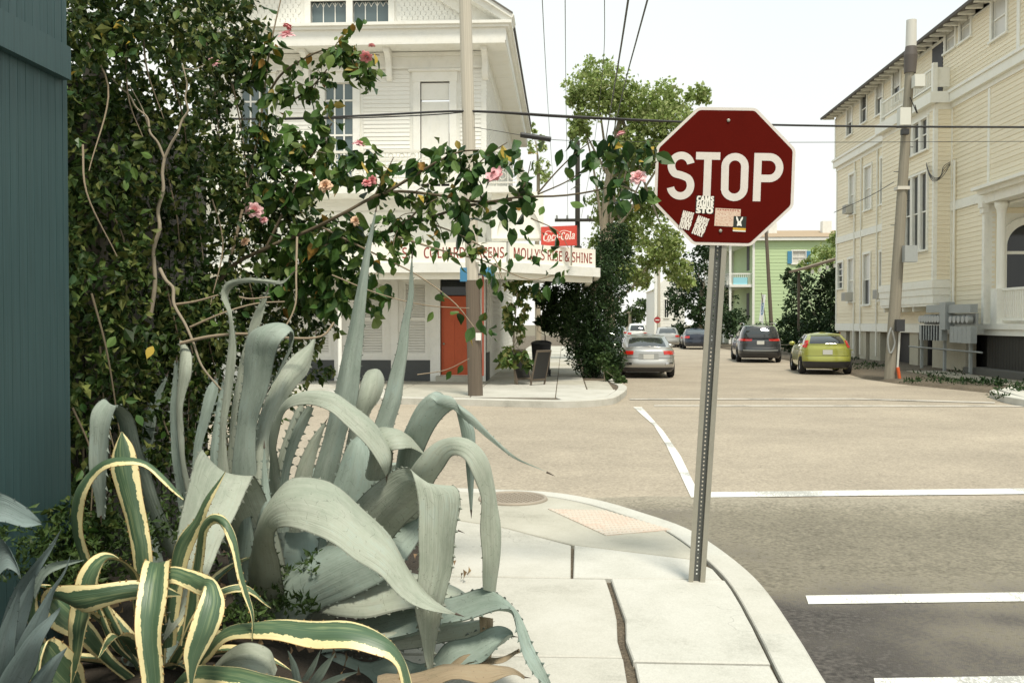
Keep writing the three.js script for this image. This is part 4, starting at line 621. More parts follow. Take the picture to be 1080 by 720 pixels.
car('lime green hatchback parked by the cream house', { name: 'hatchback', L: 3.97, W: 1.72, H: 1.46, belt: .98, hood: .95, deck: 1.05, cab: [-.75, 1.82], roof: [.0, 1.28], rearOH: .72, wb: 2.49, wr: .31, hatch: 1, tumble: .19, paint: [.34, .35, .06], metal: .35, bumperDark: .3, seam: .52, plateY: .78, light: (b, c, s) => s > 0 ? [surf(c, .93, 1.1, .0, .42, 8, 4, .014), surf(b, .93, 1.14, .86, 1, 8, 3, .014)] : [surf(c, -.1, .07, .0, .42, 8, 4, .014), surf(b, -.14, .07, .86, 1, 8, 3, .014)], wiper: 1, extra: (b, c, add, pm) => { add('roof_spoiler', surf(c, .05, .95, .9, 1, 16, 2, .04), pm); } }, 9.28, -35.0, -.12);
// cars further down the street
const farLight = SL(-.1, .2, .68, .86);
for (const [lab, px, z, paint, H, X] of [['dark blue saloon parked on the far right beyond the stop sign post', 9.0, -66, [.012, .018, .035], 1.42], ['light grey car beside the dark blue saloon far down the street', 7.6, -71, [.4, .4, .38], 1.5], ['white van shaped car far down the street', 6.4, -84, [.7, .7, .66], 1.75], ['small silver car at the far end of the street', 5.4, -95, [.45, .45, .44], 1.5], ['pale hatchback far behind the dark green estate car', 4.2, -84, [.55, .55, .52], 1.6]])
  car(lab, { ...sedanP, name: 'distant_car', H, full: 0, paint, light: farLight, hatch: H > 1.5 ? 1 : 0, deck: H > 1.5 ? 1.05 : 1.0, roof: H > 1.5 ? [.1, 1.7] : [.1, 1.02], cab: H > 1.5 ? [-.7, 2.1] : [-.75, 1.72] }, px, z, -.05, 'cars far down the street');

// ---------- poles and wires ----------
{
  const a = [-1.996, .15, -21.3], b = [-2.221, 12, -21.3], t = thing('utility_pole', 'weathered wooden utility pole in front of the red door', 'pole', a);
  part(t, 'shaft', cyl([a[0], .1, a[2]], [b[0] + .16, 2.75, b[2]], .17, .158, 18), mWood); part(t, 'upper_shaft', cyl([b[0] + .16, 2.75, b[2]], [b[0] - .08, 12, b[2]], .153, .13, 18), mWoodPale);
  for (const [y, s] of [[1.4, .12], [3.15, .1]]) part(t, 'notice', box(a[0] + .02, a[0] + .02 + s, y, y + s * 1.4, a[2] + .16, a[2] + .175), mWhite2);
  part(t, 'red_strip', box(a[0] + .15, a[0] + .19, .6, 2.9, a[2] - .03, a[2] + .05), M(.3, .07, .04, .7));
  const blue = M(.05, .2, .35, .5); part(t, 'blue_notice', box(a[0] - .34, a[0] - .17, 2.72, 3.03, a[2] + .08, a[2] + .1), blue); part(t, 'blue_notice', new THREE.SphereGeometry(1, 14, 8).scale(.15, .12, .03).translate(a[0] + .3, 2.92, a[2] + .12), blue);
  part(t, 'notice_arm', box(a[0] - .34, a[0] + .42, 2.86, 2.9, a[2] + .04, a[2] + .075), mDark);
}
{
  const a = [9.99, .05, -29.6], at = (px, py) => [9.99 + (px - 940) * .0296, 1.8 + (340 - py) * .0296, -29.6], t = thing('utility_pole', 'leaning wooden pole with grey boxes and a dark cylinder in front of the cream house', 'pole', a);
  part(t, 'shaft', cyl(a, at(957, 82), .19, .13, 18), M(.33, .3, .235, .95, { map: rep(T_streakV, 2, .4), bumpMap: rep(T_streakV, 2, .4), bumpScale: .012 }));
  const c0 = at(957.2, 84), c1 = at(957.8, 66), c2 = at(958, 57), c3 = at(958.3, 30);
  part(t, 'transformer', [cyl(c0, c1, .17, .2, 18), cyl(c1, c2, .2, .16, 18)], M(.1, .085, .075, .6)); part(t, 'antenna', cyl(c2, c3, .16, .15, 18), M(.62, .61, .56, .6));
  const bx = (n, px, py, w, h, d, m, dz = .3) => { const q = at(px, py); part(t, n, box(q[0] - w / 2, q[0] + w / 2, q[1] - h / 2, q[1] + h / 2, q[2] + dz - d / 2, q[2] + dz + d / 2), m); };
  const wh = M(.66, .66, .6, .6); bx('equipment_box', 962, 95, .3, .36, .3, wh); bx('equipment_box', 948, 131, .32, .52, .3, wh); bx('equipment_box', 955, 270, .38, .5, .25, mGreyBox); bx('meter_box', 945.5, 343, .24, .36, .2, mDark); bx('band', 950, 202, .36, .1, .36, M(.6, .57, .5, .7), 0); bx('insulator', 949, 146, .2, .16, .2, mDark);
  part(t, 'conduit', cyl(at(946.5, 350), at(944.5, 386), .035, .035, 8).translate(0, 0, .22), M(.6, .6, .55, .5)); part(t, 'guard', cyl(at(944.5, 386), at(947, 402), .05, .05, 8).translate(0, 0, .25), mOrange);
  part(t, 'cable', tube([at(938, 345), at(934.5, 358), at(937, 372), at(941, 362), at(938, 348)].map((p, i) => [p[0], p[1], p[2] + .2 + i * .02]), .03, .03, 6, 24), mGrey);
  part(t, 'wire_drop', [tube([at(955, 110), at(963, 128), at(960, 118)].map(p => [p[0], p[1], p[2] + .2]), .015, .015, 5, 10)], mBlack);
  part(t, 'step_bolt', [140, 160, 185, 215, 240].map((y, i) => { const q = at(946 + (260 - y) * .05 + (i % 2 ? 6 : -4), y); return box(q[0] - .12, q[0] + .12, q[1], q[1] + .02, q[2] - .01, q[2] + .01); }), mDark);
}
function pole(label, px, py0, py1, z, lean, r, mat, arm) {
  const x = px2 => (px2 - 595) / 1000 * Math.abs(z), y = py => 1.8 + (340 - py) / 1000 * Math.abs(z), t = thing('utility_pole', label, 'pole', [x(px), 0, z]);
  part(t, 'shaft', cyl([x(px), -.1, z], [x(px) + lean, y(py0), z], r, r * .75, 10), mat);
  if (arm) { part(t, 'crossarm', box(x(px) - 1.1, x(px) + 1.1, y(arm) - .07, y(arm) + .07, z + .12, z + .24), mat); for (const s of [-1, -.5, .5, 1]) part(t, 'insulator', new THREE.CylinderGeometry(.04, .06, .18, 8).translate(x(px) + s, y(arm) + .15, z + .18), mGrey); }
}
pole('dark pole with a crossarm behind the drink sign', 609, 150, 0, -46, 0, .15, mWoodDark, 233);
pole('pale slanting pole in front of the lime house', 812, 238, 0, -64, -.5, .14, mWood, 0);
pole('brown pole above the far parked cars', 694, 262, 0, -86, 0, .16, mWoodPale, 0);
{ // overhead wires, each a thing of its own
  const wire = (label, pts, r) => { const m = shadows(new THREE.Mesh(tube(pts, r, r, 5, 40), mBlack)); m.name = numbered('overhead_wire'); m.userData = { label, category: 'wire', group: 'overhead wires' }; scene.add(m); };
  wire('thick black cable slung level from the wooden pole to the right edge', [[-10.06,6.378,-20.775],[-6.25,6.357,-20.984],[-4.133,6.442,-21.102],[-2.165,6.527,-21.212],[0.101,6.454,-21.535],[3.619,6.419,-22.329],[6.847,6.457,-23.008],[11.362,6.537,-23.759]], .026);
  wire('black cable close under the thick one left of the wooden pole', [[-6.265,6.347,-21.033],[-4.143,6.4,-21.151],[-2.658,6.474,-21.234],[-2.17,6.517,-21.262],[0.102,6.432,-21.585],[2.28,6.41,-22.055]], .014);
  wire('thin wire with a black splice right of the wooden pole', [[-2.164,6.188,-21.205],[-1.387,6.08,-21.346],[-0.924,6.015,-21.47],[-0.327,5.949,-21.602],[0.97,5.944,-21.874],[4.56,6.036,-22.674],[11.363,6.192,-23.752]], .007);
  wire('thin wire crossing the cream house wall', [[9.955,5.859,-35.689],[10.539,6.155,-33.723],[10.28,6.18,-30.304]], .012);
  wire('wire leaving the top edge left of the big tree, leftmost of five', [[-0.341,6.839,-14.106],[-0.446,7.959,-22.136],[-0.551,9.007,-34.172],[-0.513,8.239,-46.179]], .008);
  wire('wire leaving the top edge, second from the left', [[0.008,6.839,-14.125],[0.048,8.519,-28.185],[0.178,6.767,-46.188]], .008);
  wire('wire leaving the top edge, third from the left', [[0.595,6.839,-14.158],[0.975,8.279,-24.224],[1.093,8.259,-38.255],[0.821,6.859,-46.225]], .008);
  wire('thick wire crossing the big tree crown, left one of a pair', [[0.834,6.059,-12.152],[0.953,6.439,-16.173],[1.192,7.319,-24.217],[1.391,7.399,-40.257],[1.234,6.675,-46.244]], .016);
  wire('thick wire crossing the big tree crown, right one of a pair', [[1.098,6.059,-12.166],[1.225,6.599,-16.191],[1.421,7.409,-22.228],[1.61,7.919,-36.273],[1.326,6.583,-46.247]], .014);
  const s = shadows(new THREE.Mesh(tube([[-0.986,6.028,-21.427],[-0.305,5.941,-21.563]], .06, .06, 8, 4), mBlack)); s.name = 'cable_splice'; s.userData = { label: 'black tube splice hanging on a thin wire right of the pole', category: 'splice' }; scene.add(s);
}
// ---------- things on the shop pavement ----------
{
  const x = -0.881, t = thing('chalkboard', 'folding pavement board standing open beside the shop plants', 'board', [x, .15, -25.2]); const add = (n, g, m) => { const o = shadows(new THREE.Mesh(g, m)); o.name = n; t.add(o); };
  const leaf = s => { const g = [box(-.3, -.26, 0, .95, -.015, .015), box(.26, .3, 0, .95, -.015, .015), box(-.26, .26, .9, .95, -.015, .015), box(-.26, .26, .12, .17, -.015, .015)]; const m = merge(g); m.rotateX(s * .24); m.translate(0, 0, s * .23); return m; };
  t.rotation.y = .9; add('frame', leaf(1), mWood); add('frame', leaf(-1), mWood); for (const s of [1, -1]) { const p = box(-.26, .26, .17, .9, -.008, .008); p.rotateX(s * .24); p.translate(0, 0, s * .23); add('panel', p, mBlack); }
}
{
  const x = -0.695, z = -29, t = thing('wheelie_bin', 'black wheeled rubbish bin under the shop canopy', 'bin', [x, .15, z]); const add = (n, g, m) => { const o = shadows(new THREE.Mesh(g, m)); o.name = n; t.add(o); };
  const b = new THREE.CylinderGeometry(.42, .34, .95, 4, 1).rotateY(Math.PI / 4).translate(0, .53, 0); b.computeVertexNormals(); add('body', b.toNonIndexed(), mBlack); const l = new THREE.SphereGeometry(.46, 4, 3, 0, Math.PI * 2, 0, Math.PI / 2).rotateY(Math.PI / 4).scale(1, .25, 1).translate(0, 1.0, 0); add('lid', l, mDark); add('handle', box(-.28, .28, .9, .95, -.42, -.36), mDark);
  for (const s of [-1, 1]) add('wheel', new THREE.CylinderGeometry(.1, .1, .05, 14).rotateZ(Math.PI / 2).translate(s * .26, .1, -.28), mRubber);
}
// ---------- houses down the street ----------
{
  const Z = -72, x = px => (px - 595) / 1000 * 72, y = py => 1.8 + (340 - py) / 1000 * 72, lime = [0, 1].map(k => M(.5 - k * .03, .63 - k * .03, .36 - k * .02, .7, { map: rep(T_mottle, .3, 1) }));
  const t = thing('lime_house', 'lime green clapboard house with brown roof and blue shutters', 'building', [x(840), 0, Z - 4]), F = frame(0, Z, 0), XL = x(791), XR = x(905), wn = [x(832), x(845), y(279), y(266)], cnt = { n: 0 };
  part(t, 'wall', wallHoles(F, XL, XR, .1, y(255), [wn], -.25, 0), lime[0]); clapboards(t, F, XL + .15, XR, .3, y(256), .26, [[wn[0] - .15, wn[1] + .15, wn[2] - .1, wn[3] + .15]], lime, 0, 61, cnt);
  part(t, 'side_wall', box(XL, XL + .25, .1, y(255), Z - 14, Z - .26), lime[0]); part(t, 'rear_wall', box(XL + .3, XR, .1, y(255), Z - 14.2, Z - 14), lime[0]); part(t, 'end_wall', box(XR - .25, XR, .1, y(255), Z - 13.9, Z - .26), lime[0]);
  sash(t, F, ...wn, { cols: 2, rows: 2, trim: mWhite2, fw: .1, shade: 1 });
  for (const [a, b] of [[826.5, 831], [846, 850]]) part(t, 'shutter', fbox(F, x(a), x(b), wn[2], wn[3], .03, .09), M(.07, .25, .4, .6));
  part(t, 'corner_board', fbox(F, XL - .02, XL + .15, .2, y(255), .0, .05), mWhite2); part(t, 'cornice', fbox(F, XL - .2, XR, y(255), y(255) + .25, -14.3, .3), mWhite2);
  { const y0 = y(255) + .25, y1 = y(238), a = XL + .2, b = XR + 2, pos = []; const v = [[a - .4, y0, Z + .35], [b, y0, Z + .35], [b, y0, Z - 14.5], [a - .4, y0, Z - 14.5], [a + .9, y1, Z - 5], [b, y1, Z - 5]]; for (const f of [[0, 1, 5], [0, 5, 4], [2, 3, 4], [2, 4, 5], [3, 0, 4], [1, 2, 5]]) for (const i of f) pos.push(...v[i]); const g = new THREE.BufferGeometry(); g.setAttribute('position', new THREE.Float32BufferAttribute(pos, 3)); g.computeVertexNormals(); part(t, 'roof', uvm(g), M(.36, .27, .18, .95, { map: rep(T_mottle, .25, .25) })); }
  for (const [a, b, c] of [[815.5, 824, 233], [872.5, 882, 231]]) part(t, 'chimney', box(x(a), x(b), y(262), y(c), Z - 3.4, Z - 2.7), mWhite2);
  // street side gallery
  const gx = XL - 1.7; part(t, 'gallery_floor', box(gx, XL, y(303), y(303) + .2, Z - 13, Z - .1), mWhite2); part(t, 'gallery_roof', box(gx - .2, XL, y(258), y(258) + .22, Z - 13.2, Z), mWhite2);
  for (const d of [.2, 4, 8, 12]) part(t, 'gallery_post', box(gx, gx + .16, .2, y(258), Z - d - .16, Z - d), mWhite2);
  { const g = [box(gx, gx + .08, y(303) + .95, y(303) + 1.05, Z - 13, Z - .36), box(gx + .16, XL, y(303) + .95, y(303) + 1.05, Z - .3, Z - .22)]; for (let s = .4; s < 13; s += .2) g.push(box(gx + .02, gx + .06, y(303) + .2, y(303) + .95, Z - s - .05, Z - s)); for (let s = .2; s < 1.7; s += .14) g.push(box(gx + s, gx + s + .04, y(303) + .2, y(303) + .95, Z - .29, Z - .24)); part(t, 'gallery_railing', g, mWhite2, 'stuff'); }
  part(t, 'gallery_sign', box(gx + .3, XL - .35, y(301), y(293), Z - .2, Z - .17), M(.3, .62, .7, .6)); for (const yy of [y(268), y(320)]) part(t, 'gallery_door', box(XL - .03, XL - .005, yy - 1.2, yy + .8, Z - 2.2, Z - 1.2), mDark);
}
{
  const Z = -80, x = px => (px - 595) / 1000 * 80, y = py => 1.8 + (340 - py) / 1000 * 80, t = thing('white_house', 'pale house behind the gallery of the lime house', 'building', [x(774), 0, Z - 4]), F = frame(0, Z, 0), wn = [x(773.5), x(779.5), y(287), y(279)];
  part(t, 'wall', wallHoles(F, x(762), x(789), .1, y(262), [wn], -.25, 0), mWhite); part(t, 'side_wall', box(x(762), x(762) + .3, .1, y(262), Z - 9, Z - .26), mWhite); sash(t, F, ...wn, { cols: 3, rows: 2, trim: mWhite2, fw: .08 });
  part(t, 'roof', [box(x(760), x(791), y(262), y(262) + .3, Z - 9.2, Z + .3)], M(.2, .19, .17, .9)); clapboards(t, F, x(762), x(789), .3, y(262), .24, [[wn[0] - .1, wn[1] + .1, wn[2] - .1, wn[3] + .1]], mSidingWhite, 0, 71, { n: 0 });
}
{
  const Z = -98, x = px => (px - 595) / 1000 * 98, y = py => 1.8 + (340 - py) / 1000 * 98, t = thing('gabled_house', 'small white gabled house at the far end of the street', 'building', [x(705), 0, Z - 4]), F = frame(0, Z, 0), wn = [[700, 704], [710, 714]].map(([a, b]) => [x(a), x(b), y(335), y(316)]);
  part(t, 'wall', wallHoles(F, x(689), x(721), .1, y(306), wn, -.25, 0), mWhite); part(t, 'side_wall', box(x(689), x(689) + .3, .1, y(306), Z - 9, Z - .26), mWhite); wn.forEach(w => sash(t, F, ...w, { trim: mWhite2, fw: .08, cols: 2 })); clapboards(t, F, x(689), x(721), .3, y(306), .28, wn.map(w => [w[0] - .1, w[1] + .1, w[2] - .1, w[3] + .1]), mSidingWhite, 0, 72, { n: 0 });
  const s = new THREE.Shape([[x(687), y(306)], [x(723), y(306)], [x(708), y(288)]].map(p => new THREE.Vector2(...p))); part(t, 'gable', new THREE.ExtrudeGeometry(s, { depth: 9, bevelEnabled: false }).translate(0, 0, Z - 9), mWhite2); part(t, 'porch', [box(x(689), x(689) + .4, .1, y(275), Z + .2, Z + .6)], mWhite2);
}
{ // red round-topped street sign in front of the far cars
  const z = -76, X = (692.5 - 595) / 1000 * 76, t = thing('street_sign', 'small red street sign on a thin post far down the street', 'sign', [X, 0, z]); part(t, 'post', cyl([X, 0, z], [X, 2.4, z], .03, .03, 8), mSteel); part(t, 'panel', new THREE.CylinderGeometry(.27, .27, .03, 8).rotateX(Math.PI / 2).rotateZ(Math.PI / 8).translate(X, 2.0, z + .05), M(.4, .03, .03, .5)); part(t, 'legend', box(X - .17, X + .17, 1.96, 2.04, z + .068, z + .072), mWhite2);
}
{ // white flag with blue crest on the lime house
  const z = -63.2, x = px => (px - 595) / 1000 * 63.2, y = py => 1.8 + (340 - py) / 1000 * 63.2, t = thing('flag', 'white flag with a blue crest hanging by the lime house', 'flag', [x(808), y(345), z]);
  const g = new THREE.PlaneGeometry(1, 1, 10, 12), p = g.attributes.position; for (let i = 0; i < p.count; i++) { const u = p.getX(i) + .5, v = p.getY(i) + .5; p.setXYZ(i, x(798) + (u * .55 + (1 - v) * -.05 + v * .3) * (x(806) - x(798)), y(338) + v * (y(311) - y(338)) - u * .25 * (1 - v), z + .1 * Math.sin(u * 9 + v * 3)); } g.computeVertexNormals();
  const cv = document.createElement('canvas'); cv.width = 128; cv.height = 256; const c = cv.getContext('2d'); c.fillStyle = '#eef0ee'; c.fillRect(0, 0, 128, 256); c.strokeStyle = '#6d92b8'; c.lineWidth = 14; c.beginPath(); c.ellipse(64, 130, 30, 50, 0, 0, 7); c.stroke(); c.fillStyle = '#6d92b8'; c.fillRect(54, 100, 20, 60); const tx = new THREE.CanvasTexture(cv); tx.colorSpace = THREE.SRGBColorSpace;
  part(t, 'cloth', g, new THREE.MeshStandardMaterial({ map: tx, side: THREE.DoubleSide, roughness: .9 })); part(t, 'staff', cyl([x(806), y(345), z], [x(800), y(309), z], .03, .025, 6), mWood);
}

// ---------- agaves ----------
const NA = fbm(256, 1024, [[24, 3, 1], [64, 5, .7], [128, 9, .5], [6, 6, .9], [14, 20, .6]], 41), NA2 = fbm(256, 1024, [[4, 8, 1], [10, 24, .8], [40, 90, .5]], 42);
const NAs = fbm(256, 1024, [[30, 60, 1], [70, 260, .8], [12, 30, .5]], 44);
const scar = new Float32Array(256 * 1024).fill(1); { const r = rng(45); for (let k = 0; k < 46; k++) { let x = 20 + r() * 216, y = r() * 1024, L = 6 + r() * 34, a = (r() - .5) * 1.2; for (let s = 0; s < L; s++) { x += Math.cos(a); y += Math.sin(a) * 2; a += (r() - .5) * .5; const xi = Math.round(x), yi = ((Math.round(y) % 1024) + 1024) % 1024; if (xi > 1 && xi < 254) { scar[yi * 256 + xi] = .35; if (r() < .4) scar[yi * 256 + xi + 1] = .6; } } } for (let k = 0; k < 34; k++) { const x = 3 + Math.floor(r() * 250), y = Math.floor(r() * 1022), s = 1 + r() * 2.5; for (let i = -3; i <= 3; i++) for (let j = -3; j <= 3; j++) if (i * i + j * j < s * s && x + i > 0 && x + i < 256 && y + j > 0 && y + j < 1024) scar[(y + j) * 256 + x + i] = .55 + .2 * r(); } }
const T_agave = tex(256, 1024, (i, x, y) => { const bl = NA2[i], v = .6 + .34 * NA[i] + .3 * bl, e = Math.abs(x / 128 - 1), br = 1, sc = NAs[i] > .8 ? .75 : 1; const m = (e > .965 ? .6 : 1) * scar[i]; return [v * br * m * sc * (.98 + .1 * bl), v * br * m * sc, v * (.94 + .06 * bl) * br * m * sc * .99]; });
const T_varieg = tex(256, 1024, (i, x, y) => { const e = Math.abs(x / 128 - 1), w = .64 + .3 * (NA2[(y * 256 + (x > 128 ? 200 : 20)) % NA2.length] - .5) + .12 * (NAs[i] - .5), v = .75 + .4 * NA[i]; if (e > .975) return [.34, .2, .07]; if (e > w) { const k = .85 + .25 * NA2[i]; return [.78 * k, .68 * k, .36 * k]; } const pale = Math.max(0, NA[i] - .55) * 1.8 + (Math.abs(x - 150) < 2 ? .25 : 0); return [(.075 + .3 * pale) * v, (.13 + .28 * pale) * v, (.07 + .13 * pale) * v]; });
const T_agB = tex(256, 1024, i => g3(NA[i]));
const agMat = (r, g, b) => M(r, g, b, .55, { map: T_agave, bumpMap: T_agB, bumpScale: .004, specularIntensity: .4 });
const mAg = [agMat(.3, .36, .32), agMat(.275, .345, .31), agMat(.35, .39, .33)], mAgBlue = agMat(.19, .25, .25), mVar = M(1, 1, 1, .42, { map: T_varieg, bumpMap: T_agB, bumpScale: .002 }), mDry = M(.3, .24, .16, .9, { map: T_agave, bumpMap: T_agB, bumpScale: .006 });
// a leaf from its two edge lines: channelled, thick in the middle, toothed along both margins
function blade(rows, centre, o = {}) {
  const { sag = .16, thick = .026, teeth = .0135, gap = .05, na = 10, seed = 1, wob = .004 } = o, r = rng(seed);
  const cl = new THREE.CatmullRomCurve3(rows.map(q => V(q[0], q[1], q[2])), false, 'centripetal'), cr = new THREE.CatmullRomCurve3(rows.map(q => V(q[3], q[4], q[5])), false, 'centripetal'), n = (rows.length - 1) * 7;
  const Ls = [], Rs = [], C = [], ph = r() * 6; let v = 0; const vs = [];
  for (let i = 0; i <= n; i++) { const l = cl.getPoint(i / n), q = cr.getPoint(i / n); Ls.push(l); Rs.push(q); C.push(l.clone().add(q).multiplyScalar(.5)); if (i) v += C[i].distanceTo(C[i - 1]); vs.push(v); }
  let sgn = 0; const Ns = [];
  for (let i = 0; i <= n; i++) { const T = C[Math.min(n, i + 1)].clone().sub(C[Math.max(0, i - 1)]).normalize(), W = Rs[i].clone().sub(Ls[i]), N = W.clone().cross(T); if (N.lengthSq() < 1e-12) N.copy(Ns[i - 1] || V(0, 1, 0)); else { N.normalize(); if (!sgn) sgn = N.dot(V(...centre).sub(C[i]).setY(.25)) > 0 ? 1 : -1; N.multiplyScalar(sgn); } Ns.push(N); }
  const pos = [], uv = [], idx = [], S = 2 * (na + 1);
  for (let i = 0; i <= n; i++) {
    const W = Rs[i].clone().sub(Ls[i]), w = W.length(), f = i / n, th = Math.min(thick, w * .22) * (1 - f * .6);
    for (let side = 0; side < 2; side++) for (let j = 0; j <= na; j++) {
      const u = j / na, e = 2 * u - 1, d = -sag * 1.35 * w * (1 - Math.pow(Math.abs(e), 1.7)) + wob * Math.sin(vs[i] * 23 + ph) * Math.abs(e) + (side ? -1 : 1) * th * .5 * (1 - e * e * .92), p = Ls[i].clone().addScaledVector(W, u).addScaledVector(Ns[i], d); pos.push(p.x, p.y, p.z); uv.push(u, vs[i] * 1.1);
    }
  }
  for (let i = 0; i < n; i++) { const a = i * S, b = a + S; for (let j = 0; j < na; j++) { idx.push(a + j, a + j + 1, b + j, b + j, a + j + 1, b + j + 1); const c = na + 1; idx.push(a + c + j, b + c + j, a + c + j + 1, b + c + j, b + c + j + 1, a + c + j + 1); } for (const j of [0, na]) { const c = na + 1; idx.push(a + j, b + j, a + c + j, b + j, b + c + j, a + c + j); } }
  const g = new THREE.BufferGeometry(); g.setAttribute('position', new THREE.Float32BufferAttribute(pos, 3)); g.setAttribute('uv', new THREE.Float32BufferAttribute(uv, 2)); g.setIndex(idx); g.computeVertexNormals();
  const out = [g.toNonIndexed()], tp = [], tu = [];
  if (teeth) for (const [E, Wd] of [[Ls, -1], [Rs, 1]]) { let acc = gap * .5; for (let i = 1; i < n; i++) { const d = E[i].distanceTo(E[i - 1]); acc += d; const W = Rs[i].clone().sub(Ls[i]), w = W.length(); if (acc < gap || w < .012) continue; acc = r() * gap * .3; W.normalize(); const T = E[i].clone().sub(E[i - 1]).normalize(), s = teeth * (.7 + .6 * r()), a = E[i].clone().addScaledVector(T, -s * .8), b = E[i].clone().addScaledVector(T, s * .6), c = E[i].clone().addScaledVector(Ns[i], s * .45), tip = E[i].clone().addScaledVector(W, Wd * s).addScaledVector(T, s * .4); a.addScaledVector(W, -Wd * .004); b.addScaledVector(W, -Wd * .004); for (const q of [a, b, tip, a, tip, c, b, c, tip]) { tp.push(q.x, q.y, q.z); tu.push(.99, vs[i]); } } }
  if (tp.length) { const q = new THREE.BufferGeometry(); q.setAttribute('position', new THREE.Float32BufferAttribute(tp, 3)); q.setAttribute('uv', new THREE.Float32BufferAttribute(tu, 2)); q.computeVertexNormals(); out.push(q); }
  return merge(out);
}
{
  const base = [-1.5, .2, -5.1], c = [-1.5, .6, -5.1], t = thing('agave', 'big blue grey agave with arching and drooping leaves beside the pavement', 'plant', base);
  const mSpine = M(.07, .05, .035, .6);
  const put = (rows, mat, o = {}) => { const m = part(t, 'leaf', blade(rows, c, { seed: t.children.length + 3, ...o }), mat), n = rows.length, p = rows[n - 1], q = rows[n - 2], A = [(p[0] + p[3]) / 2, (p[1] + p[4]) / 2, (p[2] + p[5]) / 2], d = V(A[0] - (q[0] + q[3]) / 2, A[1] - (q[1] + q[4]) / 2, A[2] - (q[2] + q[5]) / 2).normalize(), s = shadows(new THREE.Mesh(cyl([A[0] - d.x * .012, A[1] - d.y * .012, A[2] - d.z * .012], [A[0] + d.x * .03, A[1] + d.y * .03, A[2] + d.z * .03], .0055, .0006, 6), mSpine)); s.name = 'spine'; m.add(s); return m; };
  put([[-1.368,0.785,-4.863,-1.21,0.771,-4.871],[-1.296,1.028,-4.842,-1.164,1.052,-4.849],[-1.242,1.202,-4.828,-1.125,1.222,-4.835],[-1.193,1.385,-4.814,-1.067,1.385,-4.821],[-1.143,1.605,-4.812,-1.04,1.605,-4.817],[-1.102,1.776,-4.807,-1.024,1.776,-4.812],[-1.056,1.994,-4.804,-1.005,1.994,-4.807],[-1.013,2.198,-4.811,-0.984,2.198,-4.812],[-0.964,2.377,-4.817,-0.96,2.377,-4.817]], mAg[0], { sag: .3, teeth: .007 });
  put([[-1.112,0.9,-4.929,-0.973,0.9,-4.937],[-1.033,1.15,-4.939,-0.922,1.148,-4.965],[-0.998,1.265,-4.943,-0.9,1.261,-4.988],[-0.958,1.39,-4.948,-0.867,1.386,-5.003],[-0.898,1.6,-4.955,-0.842,1.598,-5.008],[-0.854,1.8,-4.962,-0.819,1.8,-4.994],[-0.824,1.95,-4.966,-0.797,1.951,-4.988],[-0.804,2.15,-4.971,-0.799,2.15,-4.972]], mAg[0], { sag: .42, teeth: .007 });
  put([[-1.174,1.093,-4.98,-1.033,1.137,-5.039],[-1.134,1.27,-4.986,-1.048,1.298,-5.061],[-1.104,1.396,-4.99,-1.002,1.388,-5.095],[-1.089,1.484,-5.042,-0.986,1.462,-5.148],[-1.085,1.53,-5.144,-1.001,1.489,-5.228],[-1.084,1.517,-5.294,-1.03,1.465,-5.346],[-1.066,1.464,-5.364,-1.039,1.429,-5.395]], mAg[2], { teeth: .008 });
  put([[-1.526,0.869,-4.806,-1.442,0.869,-4.81],[-1.505,1.087,-4.761,-1.448,1.053,-4.734],[-1.46,1.268,-4.667,-1.415,1.224,-4.599],[-1.401,1.355,-4.602,-1.364,1.34,-4.524],[-1.326,1.43,-4.558,-1.295,1.398,-4.448],[-1.24,1.464,-4.533,-1.205,1.416,-4.404],[-1.115,1.463,-4.5,-1.094,1.385,-4.359],[-1.02,1.414,-4.484,-1.019,1.334,-4.342],[-0.947,1.362,-4.467,-0.953,1.275,-4.325],[-0.876,1.292,-4.449,-0.892,1.204,-4.327],[-0.818,1.2,-4.431,-0.848,1.143,-4.328],[-0.828,1.081,-4.388,-0.833,1.076,-4.387]], mAg[2], { sag: .12, teeth: .006 });
  put([[-0.985,1.048,-4.639,-0.849,1.041,-4.546],[-0.936,1.2,-4.564,-0.808,1.179,-4.451],[-0.904,1.285,-4.548,-0.799,1.199,-4.402],[-0.849,1.28,-4.551,-0.759,1.208,-4.404],[-0.78,1.239,-4.554,-0.723,1.206,-4.456],[-0.665,1.152,-4.558,-0.665,1.147,-4.558]], mAg[2], { teeth: .006 });
  put([[-0.862,1.032,-4.745,-0.734,0.993,-4.702],[-0.801,1.243,-4.673,-0.677,1.186,-4.578],[-0.752,1.332,-4.637,-0.622,1.291,-4.513],[-0.688,1.418,-4.622,-0.552,1.368,-4.469],[-0.632,1.463,-4.586,-0.527,1.388,-4.45],[-0.577,1.454,-4.519,-0.512,1.385,-4.431],[-0.516,1.422,-4.472,-0.475,1.351,-4.422],[-0.45,1.38,-4.444,-0.424,1.313,-4.404],[-0.345,1.281,-4.418,-0.344,1.252,-4.398],[-0.233,1.181,-4.402,-0.242,1.172,-4.402],[-0.07,1.101,-4.39,-0.07,1.101,-4.39]], mAg[0], { sag: .22, teeth: .006 });
  put([[-0.523,1.39,-4.531,-0.478,1.362,-4.533],[-0.496,1.276,-4.53,-0.432,1.289,-4.534],[-0.477,1.162,-4.529,-0.427,1.162,-4.532],[-0.468,1.071,-4.527,-0.432,1.048,-4.529],[-0.45,0.888,-4.525,-0.441,0.888,-4.525]], mAg[1], { teeth: 0 });
